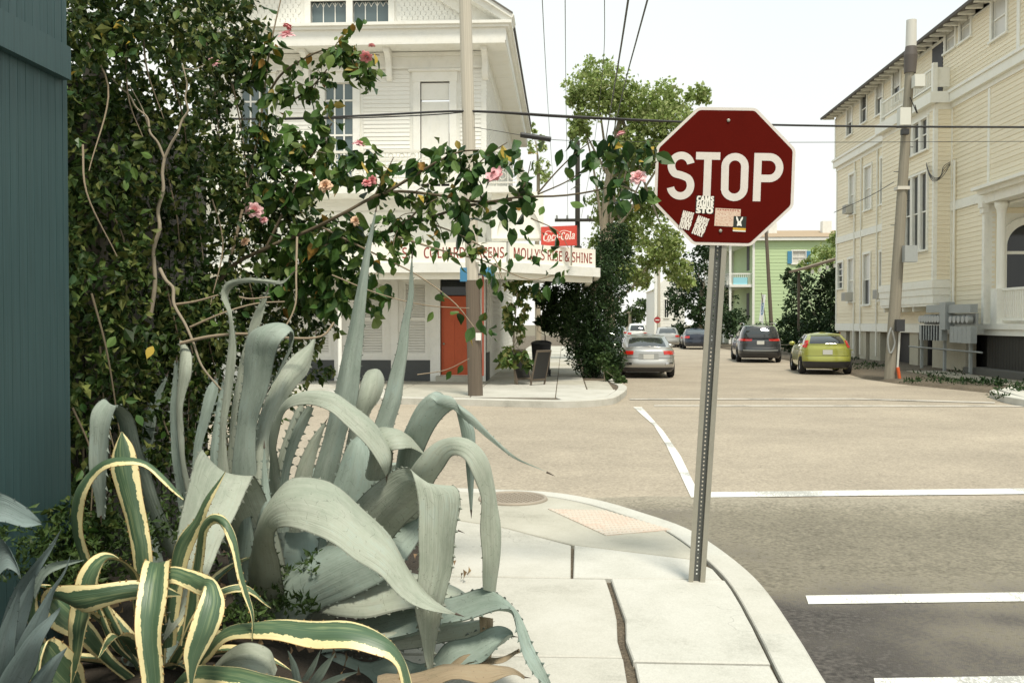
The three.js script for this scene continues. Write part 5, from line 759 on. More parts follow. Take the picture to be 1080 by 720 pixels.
  put([[-0.9,0.826,-4.689,-0.75,0.766,-4.646],[-0.766,1.041,-4.551,-0.628,1.013,-4.457],[-0.703,1.127,-4.506,-0.573,1.106,-4.382],[-0.583,1.184,-4.463,-0.512,1.187,-4.317],[-0.488,1.217,-4.419,-0.454,1.181,-4.27],[-0.427,1.199,-4.392,-0.41,1.115,-4.251],[-0.368,1.096,-4.373,-0.381,1.026,-4.271],[-0.315,0.955,-4.373,-0.379,0.915,-4.289],[-0.293,0.854,-4.372,-0.379,0.85,-4.288],[-0.302,0.722,-4.369,-0.374,0.729,-4.285],[-0.315,0.559,-4.365,-0.368,0.574,-4.313]], mAg[2], { sag: .3, teeth: .006 });
  put([[-1.442,0.33,-4.8,-1.209,0.224,-4.76],[-1.208,0.66,-4.669,-0.974,0.545,-4.579],[-1.01,0.926,-4.535,-0.785,0.81,-4.445],[-0.849,1.07,-4.426,-0.62,0.974,-4.307],[-0.744,1.133,-4.313,-0.509,1.074,-4.185],[-0.684,1.127,-4.216,-0.458,1.059,-4.107],[-0.649,1.023,-4.156,-0.447,1.017,-4.047],[-0.635,0.873,-4.114,-0.46,0.909,-4.014],[-0.634,0.726,-4.081,-0.474,0.764,-3.99],[-0.641,0.562,-4.047,-0.508,0.602,-3.975],[-0.606,0.393,-4.025,-0.547,0.415,-3.989],[-0.562,0.249,-4.005,-0.558,0.249,-4.005]], mAg[2], { sag: .1 });
  put([[-1.594,0.312,-4.691,-1.398,0.328,-4.652],[-1.528,0.604,-4.5,-1.318,0.59,-4.361],[-1.443,0.821,-4.359,-1.293,0.801,-4.166],[-1.344,0.98,-4.277,-1.25,0.902,-4.04],[-1.232,1.091,-4.225,-1.143,0.928,-3.947],[-1.073,1.095,-4.184,-1.01,0.899,-3.903],[-0.909,0.994,-4.141,-0.886,0.825,-3.888],[-0.78,0.885,-4.106,-0.78,0.757,-3.893],[-0.662,0.726,-4.049,-0.673,0.655,-3.897],[-0.562,0.628,-3.982,-0.582,0.603,-3.901],[-0.44,0.584,-3.908,-0.44,0.584,-3.908]], mAg[2], { sag: .1, thick: .022, teeth: .011 });
  put([[-1.662,0.33,-4.788,-1.393,0.33,-4.802],[-1.706,0.755,-4.643,-1.437,0.696,-4.707],[-1.74,1.041,-4.497,-1.471,0.934,-4.59],[-1.685,1.208,-4.323,-1.475,1.068,-4.432],[-1.67,1.181,-4.203,-1.462,1.043,-4.312],[-1.66,1.086,-4.102,-1.472,0.962,-4.21],[-1.657,0.96,-3.999,-1.496,0.868,-4.106],[-1.641,0.835,-3.917,-1.517,0.77,-4.023],[-1.628,0.706,-3.875,-1.544,0.674,-3.949],[-1.643,0.576,-3.842,-1.6,0.558,-3.874],[-1.666,0.476,-3.819,-1.662,0.472,-3.819]], mAg[2], { sag: .14, thick: .02 });
  put([[-1.931,0.33,-4.773,-1.809,0.379,-4.78],[-2.068,0.74,-4.693,-1.924,0.658,-4.639],[-2.153,1.042,-4.615,-2.023,1.031,-4.541],[-2.172,1.232,-4.537,-2.048,1.228,-4.464],[-2.172,1.349,-4.479,-2.057,1.368,-4.386],[-2.189,1.438,-4.4,-2.069,1.417,-4.286],[-2.213,1.39,-4.338,-2.071,1.336,-4.224],[-2.215,1.261,-4.295,-2.078,1.195,-4.201],[-2.196,1.096,-4.273,-2.083,1.044,-4.198],[-2.165,0.898,-4.27,-2.11,0.893,-4.233]], mAg[0], { sag: .1 });
  put([[-1.868,0.882,-4.988,-1.781,0.882,-4.992],[-1.853,1.188,-4.995,-1.817,1.188,-4.997],[-1.833,1.418,-5.0,-1.787,1.418,-5.003],[-1.808,1.647,-5.006,-1.762,1.637,-5.009],[-1.803,1.825,-5.01,-1.782,1.825,-5.011],[-1.844,1.953,-5.01,-1.821,1.944,-5.062],[-1.818,2.014,-5.013,-1.772,1.994,-5.015],[-1.7,2.037,-4.97,-1.689,2.012,-4.97],[-1.573,2.03,-4.927,-1.568,2.005,-4.926],[-1.483,2.02,-4.931,-1.483,2.005,-4.931],[-1.433,2.06,-4.935,-1.433,2.055,-4.935]], mAg[2], { sag: .1, gap: .035 });
  put([[-1.853,0.864,-5.088,-1.78,0.864,-5.092],[-1.832,1.228,-5.097,-1.796,1.228,-5.099],[-1.803,1.487,-5.123,-1.761,1.487,-5.126],[-1.763,1.695,-5.15,-1.711,1.695,-5.153],[-1.72,1.842,-5.165,-1.667,1.831,-5.168],[-1.646,1.978,-5.172,-1.636,1.978,-5.173]], mAg[2]);
  put([[-1.771,0.8,-4.891,-1.597,0.8,-4.901],[-1.71,1.256,-4.854,-1.606,1.246,-4.859],[-1.673,1.455,-4.839,-1.531,1.447,-4.817],[-1.655,1.628,-4.834,-1.477,1.616,-4.773],[-1.636,1.741,-4.837,-1.433,1.704,-4.727],[-1.567,1.785,-4.842,-1.405,1.742,-4.75],[-1.504,1.79,-4.896,-1.403,1.751,-4.81],[-1.472,1.76,-4.977,-1.418,1.711,-4.879],[-1.471,1.673,-5.005,-1.458,1.64,-4.925],[-1.516,1.556,-5.0,-1.519,1.539,-4.94],[-1.568,1.447,-4.965,-1.568,1.447,-4.965]], mAg[0], { sag: .08 });
  put([[-1.679,0.711,-4.844,-1.506,0.637,-4.852],[-1.648,1.194,-4.956,-1.572,1.068,-4.957],[-1.62,1.365,-5.031,-1.542,1.239,-5.013],[-1.573,1.514,-5.117,-1.5,1.41,-5.119],[-1.503,1.625,-5.223,-1.429,1.524,-5.225],[-1.437,1.682,-5.278,-1.415,1.629,-5.278],[-1.418,1.735,-5.33,-1.413,1.735,-5.33]], mAg[2]);
  put([[-2.024,0.604,-5.074,-1.972,0.604,-5.077],[-2.081,0.968,-5.078,-2.035,0.95,-5.03],[-2.113,1.228,-5.081,-2.067,1.234,-5.034],[-2.118,1.41,-5.085,-2.057,1.404,-5.038],[-2.116,1.539,-5.107,-2.021,1.532,-5.042],[-2.123,1.632,-5.139,-2.04,1.623,-5.093],[-2.146,1.694,-5.169,-2.125,1.7,-5.17]], mAg[2]);
  put([[-2.131,0.634,-5.168,-2.068,0.634,-5.172],[-2.177,1.008,-5.153,-2.113,1.008,-5.157],[-2.188,1.22,-5.147,-2.146,1.22,-5.149],[-2.179,1.406,-5.141,-2.142,1.406,-5.143],[-2.158,1.59,-5.146,-2.137,1.59,-5.147]], mAg[1]);
  put([[-2.089,0.634,-5.171,-1.973,0.634,-5.177],[-2.093,1.051,-5.229,-2.045,1.051,-5.232],[-2.075,1.26,-5.284,-2.011,1.26,-5.288],[-2.051,1.419,-5.339,-1.986,1.408,-5.342],[-2.026,1.481,-5.392,-2.015,1.481,-5.392]], mAg[1]);
  put([[-1.917,0.77,-5.033,-1.824,0.77,-5.038],[-1.936,1.124,-5.089,-1.884,1.124,-5.092],[-1.923,1.328,-5.144,-1.881,1.328,-5.146],[-1.91,1.482,-5.198,-1.9,1.482,-5.198]], mAg[1]);
  put([[-1.461,0.744,-4.707,-1.389,0.744,-4.711],[-1.413,1.054,-4.666,-1.375,1.04,-4.667],[-1.366,1.21,-4.641,-1.319,1.196,-4.643],[-1.314,1.33,-4.626,-1.267,1.307,-4.628],[-1.261,1.393,-4.61,-1.233,1.379,-4.612]], mAg[0]);
  put([[-1.531,0.711,-4.852,-1.467,0.711,-4.856],[-1.477,1.09,-4.813,-1.438,1.08,-4.815],[-1.433,1.237,-4.818,-1.389,1.222,-4.82],[-1.384,1.349,-4.823,-1.35,1.33,-4.825],[-1.355,1.384,-4.826,-1.345,1.384,-4.826]], mAg[2]);
  put([[-1.472,0.7,-4.906,-1.347,0.7,-4.912],[-1.412,1.015,-4.915,-1.322,1.015,-4.92],[-1.342,1.175,-4.922,-1.287,1.165,-4.925],[-1.263,1.275,-4.929,-1.253,1.27,-4.929]], mAg[2]);
  put([[-1.282,0.539,-4.763,-1.088,0.491,-4.772],[-1.21,0.879,-4.773,-1.016,0.83,-4.783],[-1.154,1.068,-4.81,-0.968,1.0,-4.789],[-1.11,1.173,-4.835,-0.998,1.127,-4.82],[-1.072,1.216,-4.888,-1.052,1.206,-4.889]], mAg[1]);
  put([[-1.588,0.134,-4.788,-1.383,0.108,-4.598],[-1.412,0.504,-4.705,-1.239,0.374,-4.511],[-1.185,0.684,-4.671,-0.965,0.518,-4.429],[-0.937,0.766,-4.636,-0.785,0.63,-4.441],[-0.75,0.837,-4.648,-0.679,0.788,-4.55],[-0.586,0.954,-4.659,-0.576,0.945,-4.659]], mAg[1], { thick: .03 });
  put([[-1.481,0.315,-4.847,-1.35,0.28,-4.653],[-1.32,0.418,-4.808,-1.221,0.391,-4.533],[-1.148,0.487,-4.819,-1.054,0.401,-4.422],[-0.977,0.512,-4.829,-0.887,0.421,-4.381],[-0.822,0.5,-4.787,-0.732,0.456,-4.39],[-0.591,0.447,-4.698,-0.56,0.486,-4.451],[-0.435,0.466,-4.557,-0.435,0.457,-4.557]], mAg[2], { thick: .03 });
  put([[-1.364,0.264,-4.702,-1.307,0.19,-4.504],[-1.054,0.32,-4.62,-0.987,0.282,-4.323],[-0.756,0.42,-4.539,-0.699,0.406,-4.191],[-0.56,0.491,-4.451,-0.523,0.469,-4.152],[-0.381,0.564,-4.362,-0.362,0.509,-4.141],[-0.278,0.558,-4.267,-0.276,0.547,-4.117],[-0.204,0.523,-4.17,-0.225,0.552,-4.09],[-0.172,0.475,-4.111,-0.202,0.462,-4.049],[-0.134,0.406,-4.072,-0.172,0.375,-4.019],[-0.091,0.342,-4.023,-0.123,0.305,-3.99],[-0.038,0.233,-3.993,-0.042,0.224,-3.993]], mAg[1], { sag: .12 });
  put([[-1.189,0.225,-4.411,-1.068,0.162,-4.116],[-0.855,0.238,-4.329,-0.797,0.222,-4.032],[-0.591,0.282,-4.244,-0.544,0.282,-3.997],[-0.49,0.362,-4.232,-0.423,0.33,-4.004],[-0.361,0.421,-4.23,-0.316,0.38,-4.041],[-0.276,0.413,-4.234,-0.247,0.41,-4.116],[-0.226,0.408,-4.187,-0.226,0.399,-4.187]], mAg[1], { wob: .02 });
  put([[-0.797,0.263,-4.032,-0.777,0.22,-3.932],[-0.551,0.3,-4.047,-0.495,0.28,-3.929],[-0.346,0.316,-4.058,-0.296,0.304,-3.941],[-0.168,0.294,-4.018,-0.168,0.278,-4.017]], mDry, { teeth: 0, wob: .02 });
  put([[-0.648,0.238,-4.14,-0.633,0.234,-4.041],[-0.481,0.297,-4.151,-0.449,0.3,-4.052],[-0.334,0.33,-4.159,-0.307,0.329,-4.081],[-0.196,0.347,-4.167,-0.19,0.346,-4.148]], mDry, { teeth: 0, wob: .02 });
  put([[-0.389,0.452,-4.309,-0.324,0.443,-4.312],[-0.374,0.353,-4.278,-0.322,0.366,-4.281],[-0.355,0.274,-4.257,-0.329,0.278,-4.259],[-0.346,0.201,-4.256,-0.342,0.201,-4.257]], mDry, { teeth: 0, wob: .025 });
  put([[-0.875,0.324,-4.43,-0.855,0.26,-4.33],[-0.65,0.351,-4.443,-0.613,0.304,-4.344],[-0.47,0.383,-4.453,-0.438,0.339,-4.354],[-0.356,0.403,-4.44,-0.346,0.383,-4.36]], mAg[2]);
  put([[-1.669,0.345,-4.737,-1.508,0.312,-4.695],[-1.682,0.565,-4.641,-1.524,0.531,-4.599],[-1.609,0.766,-4.599,-1.517,0.754,-4.554],[-1.595,0.954,-4.603,-1.581,0.954,-4.604]], mAg[1]);
  put([[-1.556,0.36,-4.694,-1.451,0.312,-4.699],[-1.549,0.62,-4.619,-1.43,0.578,-4.605],[-1.515,0.837,-4.605,-1.434,0.817,-4.589],[-1.512,1.04,-4.66,-1.484,1.04,-4.661],[-1.519,1.176,-4.712,-1.514,1.176,-4.712]], mAg[1]);
  put([[-1.554,0.234,-3.99,-1.496,0.212,-3.893],[-1.436,0.4,-3.9,-1.382,0.357,-3.752],[-1.312,0.465,-3.858,-1.262,0.375,-3.709],[-1.221,0.438,-3.862,-1.194,0.356,-3.712],[-1.19,0.359,-3.862,-1.171,0.318,-3.763]], mAg[2], { teeth: 0, sag: -.1, thick: .05 });
  put([[-2.3,0.21,-5.151,-2.168,0.21,-5.158],[-2.398,0.612,-5.254,-2.317,0.612,-5.258],[-2.443,0.92,-5.357,-2.388,0.92,-5.36],[-2.454,1.245,-5.413,-2.382,1.245,-5.417],[-2.348,1.492,-5.474,-2.337,1.492,-5.475]], mAg[1]);
  { const r = rng(52); for (let k = 0; k < 17; k++) { // further stiff leaves of the rosette, mostly on its far side
    const az = -2.9 + k * .33 + (r() - .5) * .2, L = .75 + .5 * r(), el = .75 + .6 * r(), w = .05 + .03 * r(), out = V(Math.cos(az), 0, Math.sin(az)), side = V(-out.z, 0, out.x), rows = []; if (az > .35 && az < 2.8) continue;
    for (let s = 0; s <= 6; s++) { const f = s / 6, a = el - f * f * (.25 + .5 * (k % 3 === 0)), p = V(-1.5, .3, -5.12).addScaledVector(out, .1 + L * f * Math.cos(a)); p.y += L * f * Math.sin(a); const ww = w * Math.sin(Math.PI * (.22 + .78 * f) * .96) * (f > .95 ? .1 : 1); rows.push([p.x - side.x * ww, p.y, p.z - side.z * ww, p.x + side.x * ww, p.y, p.z + side.z * ww]); }
    put(rows, mAg[k % 3], { sag: .3 }); } }
  part(t, 'stem', new THREE.LatheGeometry([[0, 0], [.26, 0], [.3, .12], [.24, .35], [.14, .6], [0, .65]].map(p => new THREE.Vector2(...p)), 16).translate(-1.5, .18, -5.1), mAg[1]);
}
{
  const base = [-1.85, .22, -4.15], c = [-1.85, .5, -4.15], t = thing('variegated_agave', 'green agave with cream yellow leaf margins at the lower left', 'plant', base);
  const put = (rows, o = {}) => part(t, 'leaf', blade(rows, c, { seed: t.children.length + 60, sag: .12, teeth: .0055, gap: .03, thick: .01, ...o }), mVar);
  put([[-1.82,0.324,-3.977,-1.738,0.324,-3.982],[-1.768,0.6,-3.886,-1.672,0.6,-3.891],[-1.694,0.799,-3.743,-1.598,0.799,-3.749],[-1.632,0.875,-3.598,-1.536,0.875,-3.603],[-1.597,0.851,-3.479,-1.49,0.859,-3.485],[-1.579,0.768,-3.398,-1.467,0.768,-3.405],[-1.564,0.669,-3.357,-1.467,0.669,-3.363],[-1.544,0.579,-3.336,-1.455,0.579,-3.341],[-1.526,0.49,-3.326,-1.447,0.49,-3.33],[-1.505,0.36,-3.324,-1.471,0.36,-3.326]]);
  put([[-1.814,0.278,-3.927,-1.832,0.272,-3.876],[-1.858,0.42,-3.797,-1.897,0.415,-3.755],[-1.909,0.568,-3.727,-1.942,0.548,-3.625],[-1.96,0.675,-3.676,-1.994,0.623,-3.553],[-2.007,0.725,-3.634,-2.02,0.702,-3.533],[-1.932,0.731,-3.539,-1.965,0.785,-3.478],[-1.814,0.699,-3.484,-1.876,0.809,-3.463],[-1.713,0.731,-3.491,-1.768,0.812,-3.469],[-1.625,0.743,-3.516,-1.626,0.816,-3.517],[-1.534,0.739,-3.561,-1.534,0.783,-3.562],[-1.495,0.735,-3.603,-1.495,0.738,-3.603]], { sag: .08 });
  put([[-1.737,0.383,-3.933,-1.697,0.342,-3.934],[-1.683,0.576,-3.84,-1.651,0.556,-3.841],[-1.61,0.799,-3.748,-1.56,0.765,-3.65],[-1.505,0.812,-3.704,-1.473,0.761,-3.604],[-1.407,0.814,-3.629,-1.383,0.758,-3.529],[-1.325,0.808,-3.533,-1.349,0.799,-3.462],[-1.271,0.75,-3.475,-1.351,0.757,-3.411],[-1.268,0.691,-3.434,-1.367,0.676,-3.368],[-1.306,0.61,-3.41,-1.384,0.593,-3.356],[-1.343,0.537,-3.387,-1.373,0.524,-3.355],[-1.356,0.434,-3.364,-1.36,0.434,-3.364]], { sag: .08 });
  put([[-1.636,0.282,-3.937,-1.576,0.26,-3.889],[-1.497,0.438,-3.847,-1.455,0.415,-3.779],[-1.374,0.551,-3.786,-1.339,0.526,-3.687],[-1.231,0.597,-3.735,-1.192,0.568,-3.616],[-1.001,0.62,-3.688,-0.964,0.559,-3.548],[-0.834,0.625,-3.657,-0.803,0.565,-3.517],[-0.738,0.605,-3.642,-0.712,0.551,-3.512],[-0.671,0.567,-3.625,-0.665,0.536,-3.514],[-0.624,0.512,-3.606,-0.638,0.504,-3.525],[-0.585,0.413,-3.596,-0.617,0.425,-3.545],[-0.556,0.267,-3.595,-0.566,0.28,-3.565]]);
  put([[-1.676,0.248,-3.884,-1.635,0.24,-3.836],[-1.49,0.407,-3.747,-1.44,0.379,-3.619],[-1.338,0.428,-3.685,-1.282,0.403,-3.528],[-1.187,0.428,-3.634,-1.136,0.394,-3.475],[-1.009,0.395,-3.603,-0.98,0.363,-3.473],[-0.912,0.318,-3.586,-0.901,0.324,-3.527]]);
  put([[-1.828,0.263,-3.976,-1.796,0.263,-3.977],[-1.96,0.545,-3.924,-1.92,0.553,-3.926],[-2.04,0.808,-3.875,-1.975,0.821,-3.829],[-2.062,0.984,-3.857,-1.977,0.989,-3.782],[-2.03,1.097,-3.831,-1.946,1.09,-3.745],[-1.956,1.181,-3.807,-1.893,1.167,-3.73],[-1.88,1.227,-3.792,-1.824,1.219,-3.695],[-1.793,1.241,-3.777,-1.747,1.233,-3.679],[-1.707,1.229,-3.761,-1.679,1.222,-3.683],[-1.625,1.173,-3.755,-1.603,1.165,-3.686],[-1.541,1.086,-3.748,-1.533,1.086,-3.728]]);
  put([[-1.898,0.33,-4.073,-1.823,0.33,-4.078],[-1.907,0.75,-4.081,-1.819,0.759,-4.086],[-1.95,0.914,-4.102,-1.853,0.914,-4.108],[-2.002,1.058,-4.122,-1.883,1.037,-4.128],[-2.032,1.141,-4.132,-1.905,1.141,-4.139],[-2.028,1.212,-4.144,-1.935,1.246,-4.15],[-1.991,1.309,-4.158,-1.986,1.309,-4.158]]);
  put([[-1.814,0.383,-3.929,-1.79,0.383,-3.93],[-1.812,0.6,-3.883,-1.767,0.606,-3.866],[-1.817,0.773,-3.836,-1.751,0.763,-3.79],[-1.841,0.845,-3.786,-1.763,0.85,-3.69],[-1.871,0.865,-3.735,-1.786,0.874,-3.61],[-1.897,0.848,-3.663,-1.786,0.841,-3.549],[-1.922,0.798,-3.621,-1.781,0.805,-3.508],[-1.924,0.69,-3.578,-1.793,0.702,-3.486],[-1.92,0.512,-3.555,-1.835,0.533,-3.48],[-1.902,0.409,-3.534,-1.885,0.417,-3.515]], { sag: .08 });
  put([[-1.696,0.44,-3.886,-1.636,0.44,-3.89],[-1.656,0.726,-3.874,-1.584,0.723,-3.858],[-1.608,0.905,-3.86,-1.537,0.874,-3.844],[-1.53,0.992,-3.846,-1.49,0.969,-3.828],[-1.471,1.087,-3.832,-1.444,1.067,-3.813],[-1.393,1.188,-3.818,-1.393,1.188,-3.818]], { sag: .35 });
  put([[-1.616,0.44,-3.891,-1.556,0.44,-3.894],[-1.561,0.731,-3.86,-1.513,0.723,-3.862],[-1.491,0.958,-3.808,-1.441,0.953,-3.76],[-1.433,1.022,-3.762,-1.392,0.995,-3.714],[-1.361,1.025,-3.716,-1.34,0.977,-3.656],[-1.313,0.971,-3.688,-1.314,0.926,-3.637],[-1.276,0.844,-3.667,-1.281,0.838,-3.617],[-1.239,0.737,-3.647,-1.251,0.735,-3.616],[-1.217,0.647,-3.636,-1.222,0.646,-3.616],[-1.217,0.557,-3.625,-1.217,0.554,-3.624]]);
  put([[-1.816,0.26,-3.876,-1.793,0.22,-3.827],[-1.896,0.337,-3.673,-1.889,0.282,-3.622],[-1.879,0.468,-3.576,-1.948,0.359,-3.52],[-1.912,0.559,-3.526,-1.994,0.45,-3.469],[-1.951,0.595,-3.495,-2.0,0.529,-3.451],[-1.965,0.547,-3.453,-2.001,0.451,-3.419],[-1.966,0.38,-3.42,-2.008,0.363,-3.417]], { sag: .06 });
  put([[-2.082,0.396,-3.764,-2.023,0.377,-3.767],[-2.123,0.546,-3.665,-2.066,0.508,-3.667],[-2.133,0.675,-3.617,-2.077,0.675,-3.62],[-2.083,0.74,-3.591,-2.068,0.74,-3.591]]);
  put([[-1.853,0.324,-3.976,-1.82,0.304,-3.977],[-1.919,0.403,-3.923,-1.895,0.423,-3.925],[-1.966,0.511,-3.903,-1.937,0.534,-3.895],[-1.976,0.6,-3.874,-1.956,0.608,-3.875]]);
  put([[-1.718,0.324,-3.983,-1.677,0.304,-3.985],[-1.616,0.46,-3.891,-1.584,0.44,-3.892],[-1.537,0.595,-3.848,-1.505,0.576,-3.849],[-1.47,0.674,-3.853,-1.454,0.647,-3.854],[-1.338,0.698,-3.891,-1.328,0.674,-3.861],[-1.237,0.6,-3.915,-1.233,0.596,-3.915]]);
  { const r = rng(53); for (let k = 0; k < 11; k++) { const az = k * .571 + .3 + (r() - .5) * .2, L = .5 + .22 * r(), el = .35 + .7 * r(), w = .034 + .01 * r(), out = V(Math.cos(az), 0, Math.sin(az)), side = V(-out.z, 0, out.x), rows = []; let p = V(-1.85, .26, -4.15).addScaledVector(out, .06);
    for (let s = 0; s <= 7; s++) { const f = s / 7, a = el - 1.5 * f * f; const ww = w * Math.sin(Math.PI * (.25 + .74 * f)); rows.push([p.x - side.x * ww, p.y, p.z - side.z * ww, p.x + side.x * ww, p.y, p.z + side.z * ww]); p = p.clone().addScaledVector(out, L / 7 * Math.cos(a)); p.y = Math.max(.3, p.y + L / 7 * Math.sin(a)); } put(rows, { sag: .2 }); } }
  part(t, 'stem', new THREE.SphereGeometry(.14, 14, 10).translate(-1.85, .26, -4.15), mAg[1]);
}
{
  const base = [-2.0, .22, -3.35], c = [-2.0, .3, -3.35], t = thing('blue_agave', 'small dark blue grey agave cut by the left edge of the picture', 'plant', base), put = (rows, m = mAgBlue, o = {}) => part(t, 'leaf', blade(rows, c, { seed: t.children.length + 90, thick: .012, teeth: .005, ...o }), m);
  put([[-2.138,0.648,-3.466,-2.084,0.63,-3.468],[-2.055,0.806,-3.423,-2.009,0.788,-3.425],[-1.956,0.908,-3.381,-1.928,0.89,-3.382],[-1.893,0.975,-3.365,-1.879,0.965,-3.366],[-1.825,1.055,-3.341,-1.825,1.055,-3.341]]); put([[-2.148,0.47,-3.361,-2.06,0.453,-3.366],[-2.019,0.678,-3.272,-1.944,0.644,-3.276],[-1.922,0.829,-3.231,-1.882,0.795,-3.232],[-1.838,0.926,-3.187,-1.834,0.926,-3.187]]);
  put([[-2.052,0.44,-3.266,-1.951,0.372,-3.27],[-1.933,0.612,-3.176,-1.854,0.573,-3.179],[-1.839,0.76,-3.134,-1.78,0.744,-3.136],[-1.751,0.882,-3.111,-1.732,0.876,-3.112],[-1.683,0.968,-3.096,-1.677,0.965,-3.097],[-1.664,1.019,-3.098,-1.664,1.019,-3.098]]); put([[-2.281,0.684,-3.458,-2.245,0.54,-3.457],[-2.21,0.936,-3.467,-2.166,0.792,-3.467],[-2.138,0.979,-3.472,-2.116,0.864,-3.471],[-2.087,0.9,-3.473,-2.073,0.843,-3.473],[-2.059,0.821,-3.473,-2.059,0.817,-3.473]], mAgBlue);
  put([[-1.809,0.529,-2.98,-1.732,0.498,-2.984],[-1.719,0.641,-2.937,-1.658,0.611,-2.94],[-1.631,0.729,-2.894,-1.601,0.711,-2.895],[-1.569,0.774,-2.898,-1.569,0.774,-2.898]]); put([[-2.03,0.792,-3.474,-2.008,0.749,-3.475],[-1.976,0.871,-3.479,-1.965,0.835,-3.479],[-1.901,0.897,-3.484,-1.897,0.871,-3.483],[-1.821,0.9,-3.488,-1.821,0.897,-3.488]], mAg[1]);
  put([[-2.185,1.133,-3.292,-2.159,1.05,-3.252],[-2.099,1.178,-3.298,-2.075,1.084,-3.257],[-2.031,1.185,-3.302,-2.001,1.09,-3.262],[-1.957,1.136,-3.325,-1.928,1.066,-3.285],[-1.906,1.07,-3.346,-1.906,1.063,-3.346]]); put([[-1.996,0.52,-3.07,-1.9,0.456,-3.074],[-1.872,0.715,-2.981,-1.797,0.684,-2.984],[-1.796,0.855,-2.938,-1.756,0.839,-2.939],[-1.722,0.96,-2.894,-1.719,0.96,-2.894]]);
  put([[-1.916,0.584,-3.076,-1.778,0.545,-2.982],[-1.794,0.715,-2.985,-1.673,0.705,-2.891],[-1.667,0.834,-2.894,-1.61,0.821,-2.847],[-1.569,0.915,-2.851,-1.566,0.912,-2.851]]);
}
{
  const t = thing('agave_pup', 'tiny grey agave rosette between the yellow edged leaves', 'plant', [-.8, .2, -3.75]), c = [-.8, .4, -3.75], put = rows => part(t, 'leaf', blade(rows, c, { teeth: 0, thick: .006 }), mAg[1]);
  put([[-1.049,0.371,-3.72,-1.023,0.368,-3.722],[-1.006,0.439,-3.704,-0.987,0.428,-3.705],[-0.966,0.5,-3.697,-0.966,0.5,-3.697]]); put([[-1.014,0.371,-3.702,-0.976,0.356,-3.704],[-0.961,0.443,-3.676,-0.935,0.424,-3.677],[-0.899,0.499,-3.671,-0.899,0.499,-3.671]]); put([[-0.983,0.368,-3.674,-0.968,0.338,-3.674],[-0.885,0.424,-3.63,-0.881,0.398,-3.63],[-0.8,0.446,-3.615,-0.8,0.442,-3.615]]); put([[-1.08,0.349,-3.718,-1.042,0.341,-3.72],[-1.095,0.432,-3.719,-1.069,0.432,-3.72],[-1.107,0.485,-3.719,-1.103,0.485,-3.72]]);
}

// ---------- foliage ----------
function leafGeo(w, fold, droop) { // one small leaf, four faces, base at the origin, length 1 along y
  const p = [[0, 0, 0], [-w, .42, fold], [0, .5, 0], [w, .42, fold], [0, 1, droop]], f = [[0, 2, 1], [0, 3, 2], [1, 2, 4], [2, 3, 4]], pos = f.flatMap(q => q.flatMap(i => p[i])), uv = f.flatMap(q => q.flatMap(i => [p[i][0] + .5, p[i][1]]));
  const g = new THREE.BufferGeometry(); g.setAttribute('position', new THREE.Float32BufferAttribute(pos, 3)); g.setAttribute('uv', new THREE.Float32BufferAttribute(uv, 2)); g.computeVertexNormals(); return g;
}
function broadLeaf(droop = -.12) { // larger pointed oval leaf, folded along its midrib
  const out = [], prof = [[0, .015], [.1, .13], [.28, .27], [.48, .3], [.68, .22], [.86, .09], [1, 0]], P = (k, s) => [s * prof[k][1], prof[k][0], Math.abs(s) * prof[k][1] * .3 + droop * prof[k][0] * prof[k][0]];
  for (let k = 0; k < 6; k++) for (const s of [-1, 1]) { const a = P(k, 0), b = P(k + 1, 0), c = P(k, s), d = P(k + 1, s); out.push(...a, ...b, ...c, ...c, ...b, ...d); }
  const g = new THREE.BufferGeometry(); g.setAttribute('position', new THREE.Float32BufferAttribute(out, 3)); g.setAttribute('uv', new THREE.Float32BufferAttribute(out.filter((_, i) => i % 3 < 2), 2)); g.computeVertexNormals(); return g;
}
const mLeaf = M(1, 1, 1, .5, { transmission: .25, thickness: 0, specularIntensity: .35 }), mLeafLight = M(1, 1, 1, .6, { transmission: .45, thickness: 0, specularIntensity: .2 }), G_small = leafGeo(.3, .1, -.12), G_narrow = leafGeo(.17, .06, -.25), G_tree = leafGeo(.36, .12, -.1), G_broad = [broadLeaf(-.1), broadLeaf(-.28), broadLeaf(.08)];
const pal = cs => (r) => { const c = cs[Math.floor(r() * cs.length)], k = .75 + .5 * r(); return new THREE.Color().setRGB(c[0] * k, c[1] * k, c[2] * k); };
const P_vine = pal([[.02, .044, .009], [.03, .062, .012], [.046, .085, .016], [.08, .118, .024], [.15, .17, .045]]), P_rose = pal([[.03, .075, .015], [.05, .11, .02], [.08, .145, .028], [.14, .2, .05]]), P_dark = pal([[.02, .045, .014], [.028, .06, .018], [.04, .075, .022]]), P_light = pal([[.3, .39, .12], [.37, .44, .17], [.24, .32, .1], [.43, .48, .21]]), P_mid = pal([[.05, .09, .025], [.07, .115, .03], [.04, .07, .02]]), P_mid2 = pal([[.08, .14, .03], [.14, .19, .05], [.05, .1, .02], [.24, .24, .08]]), P_yellow = pal([[.42, .3, .05], [.36, .28, .07], [.4, .22, .05]]);
function quat(r, hang = 0) { const d = V(r() * 2 - 1, r() * 2 - 1 - hang, r() * 2 - 1).normalize(), q = new THREE.Quaternion().setFromUnitVectors(V(0, 1, 0), d); return q.multiply(new THREE.Quaternion().setFromAxisAngle(V(0, 1, 0), r() * 6.283)); }
function gauss(r) { return (r() + r() + r() - 1.5) / 1.5; }
